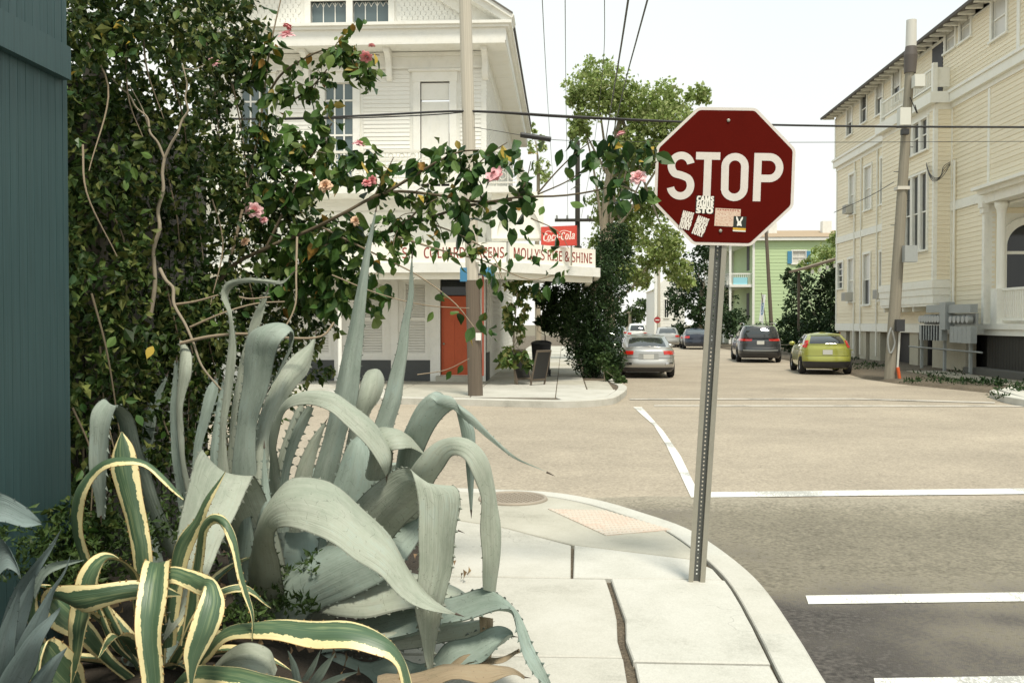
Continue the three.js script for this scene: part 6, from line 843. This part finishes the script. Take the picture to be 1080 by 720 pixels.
// leaves filling a lumpy cloud: sub-clumps inside each ellipsoid, denser towards its skin
function cloud(list, [cx, cy, cz, rx, ry, rz], n, size, r, lump = .32, hang = .3, per = 26) {
  const k = Math.max(1, Math.round(n / per));
  for (let i = 0; i < k; i++) {
    const d = V(gauss(r), gauss(r), gauss(r)).normalize().multiplyScalar(Math.pow(r(), .45)), s = lump * (.6 + .8 * r());
    for (let j = 0; j < per; j++) list.push([V(cx + (d.x + gauss(r) * s) * rx, cy + (d.y + gauss(r) * s) * ry, cz + (d.z + gauss(r) * s) * rz), quat(r, hang), size * (.45 + 1.0 * r() * r() + .3 * r())]);
  }
}
function tree(name, label, base, trunk, r0, clumps, o) {
  const { n = 900, size = .2, pal: pl = P_mid, lump = .3, hang = .3, geo = G_tree, group, bark = mBark } = o, r = rng(o.seed || 7), t = thing(name, label, o.cat || 'tree', base, group), list = [], top = trunk[trunk.length - 1];
  if (r0) { part(t, 'trunk', tube(trunk, r0, r0 * .45, 9, 16), bark); const limbs = clumps.filter((_, i) => i % (o.limb || 1) === 0).map(c => { const k = trunk[Math.min(trunk.length - 1, 1 + Math.floor(r() * (trunk.length - 1)))]; return tube([k, [(k[0] + c[0]) / 2 + gauss(r) * .3, (k[1] + c[1]) / 2 - .2 * r(), (k[2] + c[2]) / 2 + gauss(r) * .3], [c[0], c[1] + c[4] * .3, c[2]]], r0 * .32, r0 * .06, 6, 8); }); if (limbs.length) part(t, 'limb', limbs, bark); }
  for (const c of clumps) cloud(list, c, (c[6] || 1) * n, size, r, lump, hang);
  inst(t, 'crown', geo, pl === P_light ? mLeafLight : mLeaf, list, () => pl(r)); return t;
}
{ // creeper-covered fence behind the agaves; solid boards added to stop light showing through
  const f = thing('backing_fence', 'dark weathered board fence under the creeper, its boards added to block bright background', 'fence', [-2.9, 0, -4.8]); for (let k = 0; k < 19; k++) part(f, 'board', box(-2.93, -2.9 + (k % 3) * .004, .1, 3.3 - (k % 4) * .03, -4.72 - k * .15, -4.86 - k * .15), mWoodDark); part(f, 'rail', box(-2.895, -2.83, 2.5, 2.6, -4.7, -7.6), mWoodDark); for (const z of [-4.85, -5.55]) part(f, 'post', box(-2.88, -2.78, .1, 3.4, z, z - .1), M(.16, .14, .11, .95));
  const t = thing('creeper', 'dense dark green creeper covering the fence beside the teal wall', 'plant', [-2.5, .1, -5.8]), r = rng(77), list = [], hi = [];
  for (const [px, py, d, rx, ry, rd, n, k] of []) ;
  const cl = [[-2.49,3.368,-5.504],[-2.431,3.816,-6.318],[-2.62,2.542,-5.18],[-2.446,2.685,-5.793],[-2.403,3.23,-6.408],[-2.544,1.748,-5.068],[-2.432,1.742,-5.675],[-2.62,1.15,-4.851],[-2.498,1.168,-5.359],[-2.598,3.412,-5.098],[-2.276,3.648,-6.523],[-2.353,2.048,-6.086],[-2.623,2.911,-4.937],[-2.571,2.05,-4.872],[-2.556,3.78,-5.408],[-2.335,4.168,-6.33],[-2.385,1.21,-5.767],[-2.456,0.788,-4.453],[-2.275,2.658,-6.503],[-2.425,0.585,-4.35]], sz = [[.55, .5, .4], [.42, .42, .4], [.34, .6, .35], [.5, .6, .4], [.25, .6, .35], [.33, .55, .3], [.48, .5, .35], [.2, .5, .28], [.35, .4, .3], [.3, .35, .3], [.16, .36, .35], [.4, .5, .35], [.1, .4, .2], [.12, .5, .2], [.6, .3, .4], [.36, .3, .4], [.4, .35, .3], [.3, .22, .25], [.25, .5, .3], [.25, .15, .22]], cnt = [2000, 1300, 1500, 2200, 900, 1300, 1700, 900, 1000, 900, 550, 1300, 350, 420, 900, 600, 900, 600, 800, 350];
  cl.forEach((c, i) => cloud(list, [...c, ...sz[i]], cnt[i], .062, r, .26, .5, 18));
  inst(t, 'foliage', G_small, mLeaf, list, () => P_vine(r));
  const st = (pts, a, b, m = mTwigPale) => part(t, 'stem', tube(pts, a, b, 6), m);
  st([[-2.335,1.827,-5.231],[-2.308,2.014,-5.237],[-2.314,2.217,-5.24],[-2.277,2.334,-5.235],[-2.292,2.431,-5.246],[-2.261,2.549,-5.25],[-2.266,2.645,-5.251],[-2.255,2.725,-5.254]], .013, .009); st([[-2.255,2.725,-5.254],[-2.289,2.814,-5.244],[-2.327,2.866,-5.232],[-2.347,2.953,-5.243],[-2.411,3.012,-5.241],[-2.449,3.081,-5.24],[-2.496,3.116,-5.248],[-2.554,3.177,-5.256]], .008, .004); st([[-2.255,2.725,-5.254],[-2.214,2.804,-5.247],[-2.173,2.866,-5.241],[-2.15,2.943,-5.254],[-2.118,2.991,-5.256],[-2.134,3.065,-5.257],[-2.124,3.135,-5.259],[-2.158,3.258,-5.28]], .008, .004); st([[-2.158,3.236,-5.279],[-2.094,3.231,-5.283],[-2.038,3.263,-5.306]], .004, .002); st([[-2.345,2.883,-5.262],[-2.383,3.006,-5.262],[-2.467,3.145,-5.28]], .004, .003);
  st([[-2.26,2.102,-5.191],[-2.215,2.032,-5.172],[-2.178,1.995,-5.173],[-2.164,1.905,-5.152],[-2.093,1.79,-5.134],[-2.043,1.696,-5.114],[-1.988,1.566,-5.095],[-1.921,1.478,-5.097],[-1.879,1.431,-5.098]], .011, .005); st([[-2.167,1.9,-5.172],[-2.048,1.916,-5.159],[-1.914,1.952,-5.157]], .008, .005, mTwig); st([[-2.103,1.686,-5.091],[-1.94,1.722,-5.081],[-1.736,1.738,-5.072],[-1.532,1.718,-5.073],[-1.324,1.727,-5.135],[-1.274,1.8,-5.189]], .011, .006, mTwig); st([[-2.13,1.773,-5.292],[-1.941,1.854,-5.304],[-1.769,1.909,-5.364],[-1.62,1.921,-5.423]], .007, .004, mTwig); st([[-1.781,1.94,-5.114],[-1.729,1.93,-5.116],[-1.625,1.942,-5.172]], .006, .004, mTwig); st([[-1.549,2.295,-5.434],[-1.526,2.07,-5.331],[-1.517,1.896,-5.278],[-1.561,1.774,-5.223],[-1.604,1.722,-5.119]], .007, .004, mTwig);
  for (let k = 0; k < 26; k++) { const a = cl[Math.floor(r() * 14)]; const p = [a[0] + gauss(r) * .3 + .1, a[1] + gauss(r) * .4, a[2] + gauss(r) * .3]; st([p, [p[0] + .12 * r(), p[1] - .2 - .2 * r(), p[2] + gauss(r) * .12], [p[0] + gauss(r) * .1 + .1, p[1] - .5 - .3 * r(), p[2] + gauss(r) * .25]], .006, .003, r() < .5 ? mTwig : mCane); }
  // bigger leaves on the outside, one by one
  for (let k = 0; k < 110; k++) { const i = Math.floor(r() * cl.length), a = cl[i], d = V(.35 + r() * .65, gauss(r), .3 + gauss(r) * .8).normalize(), o = shadows(new THREE.Mesh(G_broad[k % 3], [leafM(0), leafM(1), leafM(2)][k % 3])); o.name = 'leaf'; o.position.set(a[0] + d.x * sz[i][0] * .95, a[1] + gauss(r) * sz[i][1], a[2] + d.z * sz[i][2]).sub(t.position); o.quaternion.copy(quat(r, .7)); o.scale.setScalar(.05 + .03 * r()); t.add(o); }
  for (const p of [[-2.416,3.453,-5.109],[-2.401,3.412,-5.109],[-2.364,3.386,-5.111],[-2.167,1.675,-4.887],[-2.53,3.438,-5.103],[-2.299,2.98,-5.807],[-2.573,3.125,-4.894]]) { const o = shadows(new THREE.Mesh(G_broad[0], leafM(3))); o.name = 'leaf'; o.userData.label = 'yellow leaf'; o.position.set(...p).sub(t.position); o.quaternion.copy(quat(r, .8)); o.scale.setScalar(.075); t.add(o); }
}
function leafM(i) { leafM.c = leafM.c || [[.05, .11, .022], [.03, .078, .016], [.1, .17, .035], [.5, .36, .06], [.016, .045, .012]].map(c => M(...c, .4, { transmission: .2, thickness: 0, specularIntensity: .5 })); return leafM.c[i]; }
{ // climbing rose arching from the garden across to the stop sign
  const base = [[-2.169,0.414,-6.164]][0]; base[1] = .2; const t = thing('rose_bush', 'climbing rose with pink flowers arching from the garden to the stop sign', 'plant', base), r = rng(99), canes = [];
  const cane = (pts, a, b, m = mCane) => { part(t, 'cane', tube(pts, a, b, 6), m); canes.push(new THREE.CatmullRomCurve3(pts.map(p => V(...p)), false, 'centripetal')); };
  const big = [], small = [];
  cane([[-2.169,0.414,-6.164],[-2.3,1.096,-6.27],[-2.428,1.8,-6.277],[-2.234,2.146,-6.195],[-1.951,2.284,-6.113],[-1.627,2.398,-6.033],[-1.397,2.49,-5.947],[-1.127,2.622,-5.965],[-0.821,2.603,-5.931],[-0.508,2.549,-5.897],[-0.287,2.572,-5.86],[-0.001,2.57,-5.775],[0.21,2.598,-5.737],[0.411,2.659,-5.699]], .022, .005);
  cane([[-1.127,2.622,-5.965],[-0.94,2.722,-5.927],[-0.785,2.803,-5.887],[-0.649,2.862,-5.896],[-0.527,2.864,-5.852]], .011, .005); cane([[-1.641,2.284,-6.13],[-1.31,2.337,-6.049],[-1.13,2.375,-6.01],[-0.822,2.472,-5.979],[-0.625,2.526,-5.94],[-0.322,2.554,-5.857]], .014, .006); cane([[-0.163,2.589,-5.817],[-0.041,2.725,-5.806],[0.079,2.835,-5.785],[0.169,2.894,-5.741]], .006, .003); cane([[-0.163,2.583,-5.817],[0.028,2.662,-5.779],[0.17,2.761,-5.758],[0.255,2.797,-5.744]], .005, .003); cane([[-0.508,2.549,-5.897],[-0.559,2.741,-5.878],[-0.439,2.853,-5.857],[-0.352,2.911,-5.863]], .007, .003); cane([[-0.287,2.572,-5.86],[-0.235,2.677,-5.865],[-0.206,2.794,-5.869]], .006, .003);
  cane([[-2.269,2.152,-6.293],[-2.143,2.84,-6.414],[-2.066,3.295,-6.427],[-2.027,3.62,-6.436],[-1.982,3.847,-6.443],[-1.937,4.042,-6.45]], .013, .004, mTwig); cane([[-2.066,3.295,-6.427],[-1.919,3.464,-6.339],[-1.732,3.551,-6.251],[-1.562,3.6,-6.211],[-1.364,3.567,-6.171],[-1.209,3.548,-6.179]], .009, .004); cane([[-1.823,3.304,-6.341],[-1.695,3.374,-6.299],[-1.575,3.482,-6.258]], .007, .004); cane([[-1.982,2.291,-6.212],[-1.794,2.682,-6.23],[-1.668,2.934,-6.242],[-1.543,3.123,-6.252]], .01, .005); cane([[-1.211,2.58,-5.959],[-1.121,2.76,-5.968],[-1.08,2.844,-5.972]], .006, .003); cane([[-1.554,2.41,-6.037],[-1.169,2.22,-5.954],[-0.914,2.095,-5.866],[-0.672,1.917,-5.825],[-0.55,1.771,-5.779]], .008, .003, mTwig); cane([[-1.049,2.34,-5.963],[-0.737,2.242,-5.878],[-0.497,2.18,-5.84],[-0.203,2.061,-5.804],[-0.058,2.09,-5.813]], .008, .003, mTwig); cane([[-1.136,2.375,-6.009],[-0.989,2.448,-5.969],[-0.834,2.604,-5.94]], .008, .005); cane([[-0.839,2.424,-5.977],[-0.619,2.331,-5.887],[-0.439,2.209,-5.844],[-0.377,2.061,-5.794]], .006, .003, mTwig); cane([[-1.468,2.1,-5.936],[-1.149,1.977,-5.85],[-0.847,1.905,-5.816],[-0.579,1.887,-5.78]], .005, .003, mTwig); cane([[-0.897,1.481,-5.754],[-0.724,1.51,-5.764],[-0.579,1.58,-5.774]], .004, .002, mTwig); cane([[-0.205,2.443,-5.862],[-0.03,2.351,-5.819],[0.028,2.252,-5.821]], .005, .002, mTwig);
  // [px, py, d, half extents in m, number, fraction large]
  const cl = [[-1.999,3.702,-6.389],[-2.079,3.555,-6.432],[-1.426,3.536,-6.167],[-1.302,3.443,-6.172],[-1.531,3.581,-6.212],[-1.887,3.336,-6.338],[-2.03,3.025,-6.374],[-1.731,2.997,-6.24],[-1.574,3.186,-6.252],[-1.794,2.682,-6.23],[-1.432,2.776,-6.051],[-1.27,2.859,-6.012],[-1.169,2.7,-5.964],[-0.922,2.782,-5.929],[-0.738,2.862,-5.891],[-0.618,2.77,-5.876],[-0.559,2.682,-5.877],[-0.678,2.596,-5.889],[-0.469,2.825,-5.865],[-0.293,2.824,-5.864],[-0.264,2.648,-5.862],[-0.588,2.417,-5.87],[-0.381,2.474,-5.863],[-0.205,2.53,-5.853],[-1.641,2.296,-6.13],[-1.371,2.349,-6.046],[-1.517,2.048,-6.132],[-1.856,2.115,-6.215],[-1.249,2.044,-6.047],[0.085,2.89,-5.776],[0.255,2.854,-5.745],[0.338,2.762,-5.708],[0.476,2.811,-5.676],[0.42,2.559,-5.668],[0.254,2.652,-5.721],[0.17,2.797,-5.739],[0.309,2.505,-5.681],[0.528,2.832,-5.639],[-0.527,2.181,-5.849],[-0.321,2.209,-5.841],[-0.088,2.254,-5.834],[-0.029,2.119,-5.815],[-0.438,2.034,-5.831],[-0.492,1.8,-5.783],[-1.049,2.25,-5.962],[-1.113,2.462,-5.982],[-0.929,2.34,-5.97],[-0.379,2.092,-5.835],[-0.739,2.244,-5.898],[-0.205,2.355,-5.85]];
  const ex = [[.14, .09, 26], [.14, .1, 30], [.17, .1, 40], [.14, .12, 34], [.1, .06, 14], [.22, .2, 60], [.2, .26, 90], [.2, .2, 70], [.14, .14, 30], [.3, .24, 130], [.2, .15, 60], [.14, .12, 36], [.14, .12, 34], [.16, .1, 30], [.16, .1, 36], [.15, .12, 44], [.14, .12, 40], [.13, .12, 36], [.16, .08, 28], [.14, .1, 26], [.12, .13, 28], [.14, .1, 30], [.12, .09, 20], [.1, .08, 16], [.26, .2, 110], [.22, .16, 80], [.24, .24, 120], [.26, .26, 140], [.15, .2, 50], [.1, .06, 12], [.14, .1, 26], [.12, .1, 26], [.1, .12, 24], [.12, .09, 24], [.13, .09, 20], [.1, .07, 12], [.09, .07, 14], [.04, .06, 5], [.16, .06, 14], [.18, .06, 16], [.1, .08, 12], [.1, .08, 14], [.12, .08, 12], [.1, .16, 14], [.16, .12, 34], [.14, .1, 30], [.16, .1, 26], [.14, .06, 10], [.12, .06, 12], [.1, .08, 10]];
  cl.forEach((c, i) => { const [hx, hy, n0] = ex[i], n = i < 13 ? n0 * .8 : i < 24 ? n0 * .62 : i < 29 ? n0 : i < 38 ? n0 * .62 : n0 * .6; for (let k = 0; k < n; k++) big.push([V(c[0] + gauss(r) * hx * 1.15, c[1] + gauss(r) * hy * 1.15, c[2] + gauss(r) * .14), quat(r, .9), i > 37 ? .04 + .05 * r() : (.055 + .085 * Math.pow(r(), 1.3)), i]); });
  for (const c of canes) { const L = c.getLength(); for (let k = 0; k < L * 4; k++) { const p = c.getPoint(.25 + .75 * r()); big.push([p.add(V(gauss(r) * .05, gauss(r) * .05 - .02, gauss(r) * .05)), quat(r, .9), .06 + .05 * r(), 1]); } }
  // fine side twigs with small leaves filling the arch
  for (let k = 0; k < 46; k++) { const c = canes[[0, 2, 10, 9, 3, 8, 13, 0, 2, 14][k % 10]], p = c.getPoint(.35 + .6 * r()); if (p.x > -.55) continue; const q = V(p.x + gauss(r) * .35, p.y + gauss(r) * .3 - .06, p.z + gauss(r) * .2), m = p.clone().lerp(q, .5).add(V(0, .05 * r(), 0)); part(t, 'twig', tube([[p.x, p.y, p.z], [m.x, m.y, m.z], [q.x, q.y, q.z]], .004, .0018, 5, 6), r() < .5 ? mTwig : mTwigPale); for (let j = 0; j < 17; j++) { const f = .2 + .85 * r(), b = p.clone().lerp(q, f); big.push([b.add(V(gauss(r) * .06, gauss(r) * .06, gauss(r) * .05)), quat(r, .8), .035 + .055 * r(), 2]); } }
  // the nearest large ones are leaves of their own, the rest are joined
  big.sort((a, b) => b[0].z + b[2] * 4 - a[0].z - a[2] * 4);
  big.slice(0, 290).forEach(([p, q, s], k) => { const o = shadows(new THREE.Mesh(G_broad[k % 3], r() < .025 ? leafM(3) : leafM([0, 1, 4, 1, 0, 2][Math.floor(r() * 6)]))); o.name = 'leaf'; o.position.copy(p).sub(t.position); o.quaternion.copy(q); o.scale.setScalar(s); t.add(o); });
  inst(t, 'foliage', G_broad[1], mLeaf, big.slice(290), i => r() < .05 ? P_yellow(r) : P_rose(r));
  // small leaved undergrowth of the bush, dark
  const cl2 = [[-2.175,2.872,-6.613],[-1.974,2.47,-6.616],[-2.208,1.866,-6.491],[-1.944,1.866,-6.506],[-1.648,2.262,-6.53],[-2.044,1.41,-6.391],[-2.296,1.422,-6.177],[-1.746,1.602,-6.511]], e2 = [[.35, .4, 900], [.4, .35, 1100], [.4, .4, 1200], [.35, .4, 900], [.3, .3, 500], [.3, .3, 500], [.35, .35, 900], [.15, .25, 160]]; cl2.forEach((c, i) => cloud(small, [...c, e2[i][0], e2[i][1], .3], e2[i][2], .06, r, .28, .6, 16));
  inst(t, 'undergrowth', G_small, mLeaf, small, () => P_vine(r));
  // flowers: whorls of cupped petals
  const petalG = (w, h, lean, cup) => { const pos = [], P = (a, b) => { const s = (a / 4 - .5) * 2, v = b / 4, ww = w * Math.pow(Math.sin(Math.PI * (.16 + .68 * v)), .8), ang = lean * v, curl = v > .7 ? (v - .7) * .5 : 0; return [s * ww, h * v * Math.cos(ang) - curl * .1, h * v * Math.sin(ang) + cup * (1 - s * s) * .5 * w + curl * .35 * h]; }; for (let a = 0; a < 4; a++) for (let b = 0; b < 4; b++) { const q = [P(a, b), P(a + 1, b), P(a + 1, b + 1), P(a, b + 1)]; pos.push(...q[0], ...q[1], ...q[2], ...q[0], ...q[2], ...q[3]); } const g = new THREE.BufferGeometry(); g.setAttribute('position', new THREE.Float32BufferAttribute(pos, 3)); g.computeVertexNormals(); return g; };
  const flower = (p, s, col, tilt) => { const list = []; for (let ring = 0; ring < 5; ring++) { const n = [3, 4, 5, 6, 7][ring]; for (let k = 0; k < n; k++) { const g = petalG([.16, .22, .3, .36, .38][ring] * (.85 + .3 * r()), [.5, .58, .66, .72, .7][ring] * (.9 + .2 * r()), [.05, .25, .6, 1.05, 1.5][ring] + (r() - .5) * .2, .6); g.translate(0, -.04 * ring, [.04, .09, .13, .15, .16][ring]); g.rotateY(k / n * 6.283 + ring * .6 + r() * .3); list.push(g); } } const m = shadows(new THREE.Mesh(merge(list), col)); m.name = 'flower'; m.position.set(...p).sub(t.position); m.rotation.set(tilt, 0, (r() - .5) * .9); m.scale.setScalar(s * .72); t.add(m); };
  const pk = M(.82, .44, .46, .6, { transmission: .2, thickness: 0 }), pp = M(.86, .52, .52, .6, { transmission: .2, thickness: 0 }), rd = M(.72, .28, .28, .6), or = M(.7, .46, .3, .6);
  for (const [p, s, m, ti] of [[[0.431,2.649,-5.6], .075, pp, .9], [[-0.424,2.698,-5.724], .085, pk, -2.3], [[-1.845,3.709,-6.248], .085, pk, .4], [[-1.264,3.494,-6.025], .06, rd, 2.4], [[-1.29,2.918,-5.912], .065, pk, .1], [[-2.009,2.526,-6.065], .085, pp, 1], [[-1.511,2.664,-5.944], .07, or, 1.1], [[-1.226,2.667,-5.86], .055, rd, .6], [[0.334,2.914,-5.65], .045, pk, .0], [[-2.255,3.471,-6.02], .06, pk, .8], [[-1.191,2.685,-5.862], .05, rd, 1.4], [[-1.839,3.765,-6.249], .05, rd, -.2], [[-1.963,2.469,-6.116], .04, pk, .9], [[-1.228,3.566,-6.028], .035, rd, 0], [[-1.319,2.442,-5.951], .05, or, 1.2], [[-2.053,2.318,-6.008], .05, or, .9]]) flower(p, s, m, ti);
}
{ // low green cover in the bed
  const r = rng(15), list = []; for (const [c, e, n] of [[[-2.349,0.656,-4.255], [.35, .1, .3], 900], [[-2.228,0.766,-4.565], [.5, .18, .3], 1100], [[-1.426,0.48,-4.303], [.25, .1, .25], 400], [[-2.199,0.903,-3.768], [.1, .12, .25], 300], [[-1.289,0.578,-4.613], [.15, .15, .2], 200], [[-2.05,0.656,-5.073], [.4, .3, .3], 900]]) cloud(list, [...c, ...e], n, .05, r, .4, -.3, 14);
  const m = inst(null, 'ground_cover', G_narrow, mLeaf, list, () => P_mid(r)); m.userData.label = 'low dark green plants covering the soil round the agaves'; m.userData.category = 'ground cover';
  const dry = [], q = []; for (let k = 0; k < 220; k++) { const x = -.6 - r() * 1.9, z = -3.2 - r() * 3.4; dry.push([V(x, .2 + .13 * Math.min(1, Math.max(0, (-.75 - x) / .8)), z), new THREE.Quaternion().setFromEuler(new THREE.Euler(-1.4 + gauss(r) * .5, r() * 6, 0)), .05 + .05 * r()]); }
  const d = inst(null, 'leaf_litter', G_small, M(1, 1, 1, .95), dry, () => pal([[.2, .13, .07], [.3, .2, .1], [.13, .08, .045]])(r)); d.userData.label = 'brown fallen leaves under the agaves'; d.userData.category = 'leaf litter';
}
// trees and shrubs along the street
const at = (px, py, d) => [(px - 595) / 1000 * d, 1.8 + (340 - py) / 1000 * d, -d];
const cp = (px, py, d, r1, r2, w, rz) => [...at(px, py, d), r1 * d / 1000, r2 * d / 1000, (rz || r1) * d / 1000, w || 1];
tree('street_tree', 'tall light green tree rising behind the drink sign and stop sign', [2.1, 0, -41], [[2.1, -.1, -41], [1.95, 2.5, -41], [1.7, 5, -40.8], [1.9, 8, -40.6], [2.4, 10.5, -40.4]], .26, [cp(628, 95, 40, 30, 30), cp(612, 135, 40, 14, 16, .4), cp(650, 105, 40, 22, 22, .7), cp(608, 105, 40, 10, 9, .25), cp(690, 115, 40, 30, 28), cp(710, 135, 39, 28, 28), cp(670, 150, 40, 26, 24, .8), cp(735, 103, 39, 12, 10, .25), cp(690, 165, 40, 26, 20, .7), cp(655, 185, 41, 22, 22, .5), cp(640, 220, 42, 22, 26, .5), cp(665, 240, 41, 24, 28, .8), cp(690, 215, 41, 18, 20, .45), cp(695, 262, 40, 24, 26, .8), cp(715, 290, 40, 16, 16, .4), cp(670, 285, 41, 26, 18, .7), cp(640, 260, 42, 20, 20, .5)], { n: 2300, size: .19, pal: P_light, lump: .36, seed: 11 });
tree('street_tree', 'pale tree top showing beside the shop house eave', [-1.5, 0, -56], [[-1.5, 0, -56], [-1.6, 6, -56], [-1.5, 11, -56]], .2, [cp(566, 152, 56, 13, 12, .5), cp(572, 180, 56, 12, 16, .5), cp(560, 135, 56, 8, 6, .2)], { n: 700, size: .2, pal: P_light, seed: 12 });
tree('evergreen_tree', 'dense dark evergreen at the kerb between the canopy and the parked cars', [.85, .1, -29.6], [[.85, .1, -29.6], [.8, 1.5, -29.6], [.95, 3, -29.6]], .14, [cp(622, 300, 29.5, 34, 42, 1.3), cp(640, 295, 30, 26, 40, 1.2), cp(608, 340, 29, 26, 40, 1.3), cp(632, 345, 29.3, 26, 36, 1.2), cp(648, 258, 30.5, 20, 24, .8), cp(622, 380, 29, 20, 18, .7), cp(592, 325, 30, 18, 32, 1), cp(640, 375, 28.6, 18, 18, .6)], { n: 2600, size: .15, pal: P_dark, seed: 13, geo: G_narrow });
tree('shrub', 'leafy green weeds sprouting at the kerb by the silver saloon', [1.15, .12, -26.6], [[1.15, .1, -26.6], [1.1, .5, -26.6]], .02, [cp(643, 392, 26.6, 12, 10, .5), cp(636, 380, 27, 9, 9, .4), cp(655, 400, 25.8, 7, 6, .2)], { n: 700, size: .12, pal: P_mid, seed: 14, cat: 'plant' });
tree('dark_tree', 'dark broad tree behind the stop sign post', [10.6, 0, -74], [[10.6, 0, -74], [10.5, 2.5, -74], [10.6, 5, -74]], .25, [cp(735, 290, 74, 24, 26), cp(718, 315, 74, 18, 22), cp(748, 320, 73, 24, 24), cp(742, 265, 74, 12, 12, .5), cp(765, 340, 68, 22, 18), cp(728, 345, 74, 22, 14)], { n: 1500, size: .24, pal: P_dark, seed: 16 });
tree('far_tree', 'round dark tree closing the far end of the street', [7.6, 0, -110], [[7.6, 0, -110], [7.6, 3, -110]], .3, [cp(678, 325, 110, 16, 13), cp(664, 335, 112, 12, 12), cp(645, 330, 120, 14, 20)], { n: 900, size: .35, pal: P_mid, seed: 17 });
tree('hedge_bush', 'large dark bush between the lime house and the cream house', [15.5, .1, -58], [[15.5, .1, -58], [15.3, 2, -58]], .15, [cp(850, 320, 58, 26, 32), cp(872, 310, 57, 16, 36), cp(838, 345, 57, 20, 20), cp(862, 350, 54, 22, 22), cp(835, 295, 60, 14, 14, .6), cp(880, 345, 54, 10, 30, .6)], { n: 1700, size: .2, pal: P_dark, seed: 18, cat: 'bush' });
tree('garden_tree', 'bright green tree top above the dark bush by the cream house', [18.2, 0, -64], [[18.2, 0, -64], [18, 4, -64]], .18, [cp(868, 268, 64, 18, 14), cp(878, 252, 64, 10, 10, .5), cp(850, 280, 63, 12, 8, .5)], { n: 1000, size: .2, pal: P_light, seed: 19 });
tree('low_bush', 'low dark hedge behind the people carrier', [11.6, .1, -52], [[11.6, .1, -52], [11.6, .6, -52]], .05, [cp(828, 358, 52, 14, 12), cp(805, 352, 60, 20, 14), cp(845, 362, 50, 12, 10)], { n: 1000, size: .16, pal: P_dark, seed: 20, cat: 'bush' });
tree('potted_climber', 'leafy climber trailing over a wire stand at the shop corner', [-1.3, .15, -25.3], [[-1.3, .15, -25.3], [-1.35, 1.2, -25.3], [-1.25, 2.6, -25.3]], .03, [cp(545, 300, 25.4, 18, 16, .8), cp(540, 330, 25.2, 12, 22, .8), cp(535, 370, 25, 14, 20, .9), cp(552, 345, 25.3, 10, 18, .6), cp(560, 310, 25.4, 16, 14, .7), cp(555, 375, 25.1, 10, 14, .5)], { n: 260, size: .17, pal: P_mid2, seed: 21, cat: 'plant', hang: .9 });
tree('potted_shrub', 'dark shrub in the shade under the shop canopy', [-.6, .15, -30], [[-.6, .15, -30], [-.6, 1.4, -30]], .04, [cp(578, 315, 30, 14, 18), cp(575, 340, 30, 10, 14, .7)], { n: 900, size: .14, pal: P_dark, seed: 22, cat: 'plant' });
{ // open shed roof between bush and house
  const t = thing('shed', 'open lean-to shed roof above the dark bush', 'shed', [15.6, 0, -53]), a = at(846, 285, 53), b = at(883, 274, 53); const g = box(0, b[0] - a[0] + .6, 0, .12, -57, -53); g.rotateZ(Math.atan2(b[1] - a[1], b[0] - a[0])); g.translate(a[0], a[1], 0); part(t, 'roof', uvm(g), M(.22, .17, .12, .9)); for (let k = 0; k < 5; k++) part(t, 'rafter', box(a[0] + .3 + k * .4, a[0] + .4 + k * .4, a[1] - .22 + k * .11, a[1] - .02 + k * .11, -53.2, -52.95), mTrimCream); part(t, 'post', box(b[0] - .1, b[0] + .02, 0, b[1], -53.2, -53.06), mOrange); part(t, 'post', box(a[0] + .3, a[0] + .42, 0, a[1], -56.2, -56.06), mWood);
}
{ // weeds along the right verge
  const r = rng(33), list = [], pt = (px, py) => { const d = 1.7 * 1000 / (py - 340); return [(px - 595) / 1000 * d, .1, -d]; };
  for (const [px, py, n, s] of [[1068, 412, 160, .5], [1035, 405, 200, .45], [1020, 404, 120, .5], [1000, 402, 100, .7], [980, 404, 60, .6], [970, 398, 60, .6], [905, 388, 120, .9], [920, 385, 90, .8], [1045, 417, 60, .25], [955, 402, 50, .4], [990, 395, 60, .8], [1078, 405, 80, .4], [888, 380, 80, 1]]) { const c = pt(px, py); cloud(list, [c[0], .16, c[2], s, .12, s * .8], n, .13, r, .5, -.8, 10); }
  const m = inst(null, 'verge_weeds', G_narrow, mLeaf, list, () => P_dark(r)); m.userData.label = 'patches of weeds and grass on the earth by the cream house'; m.userData.category = 'weeds';
}

renderer.render(scene, camera);
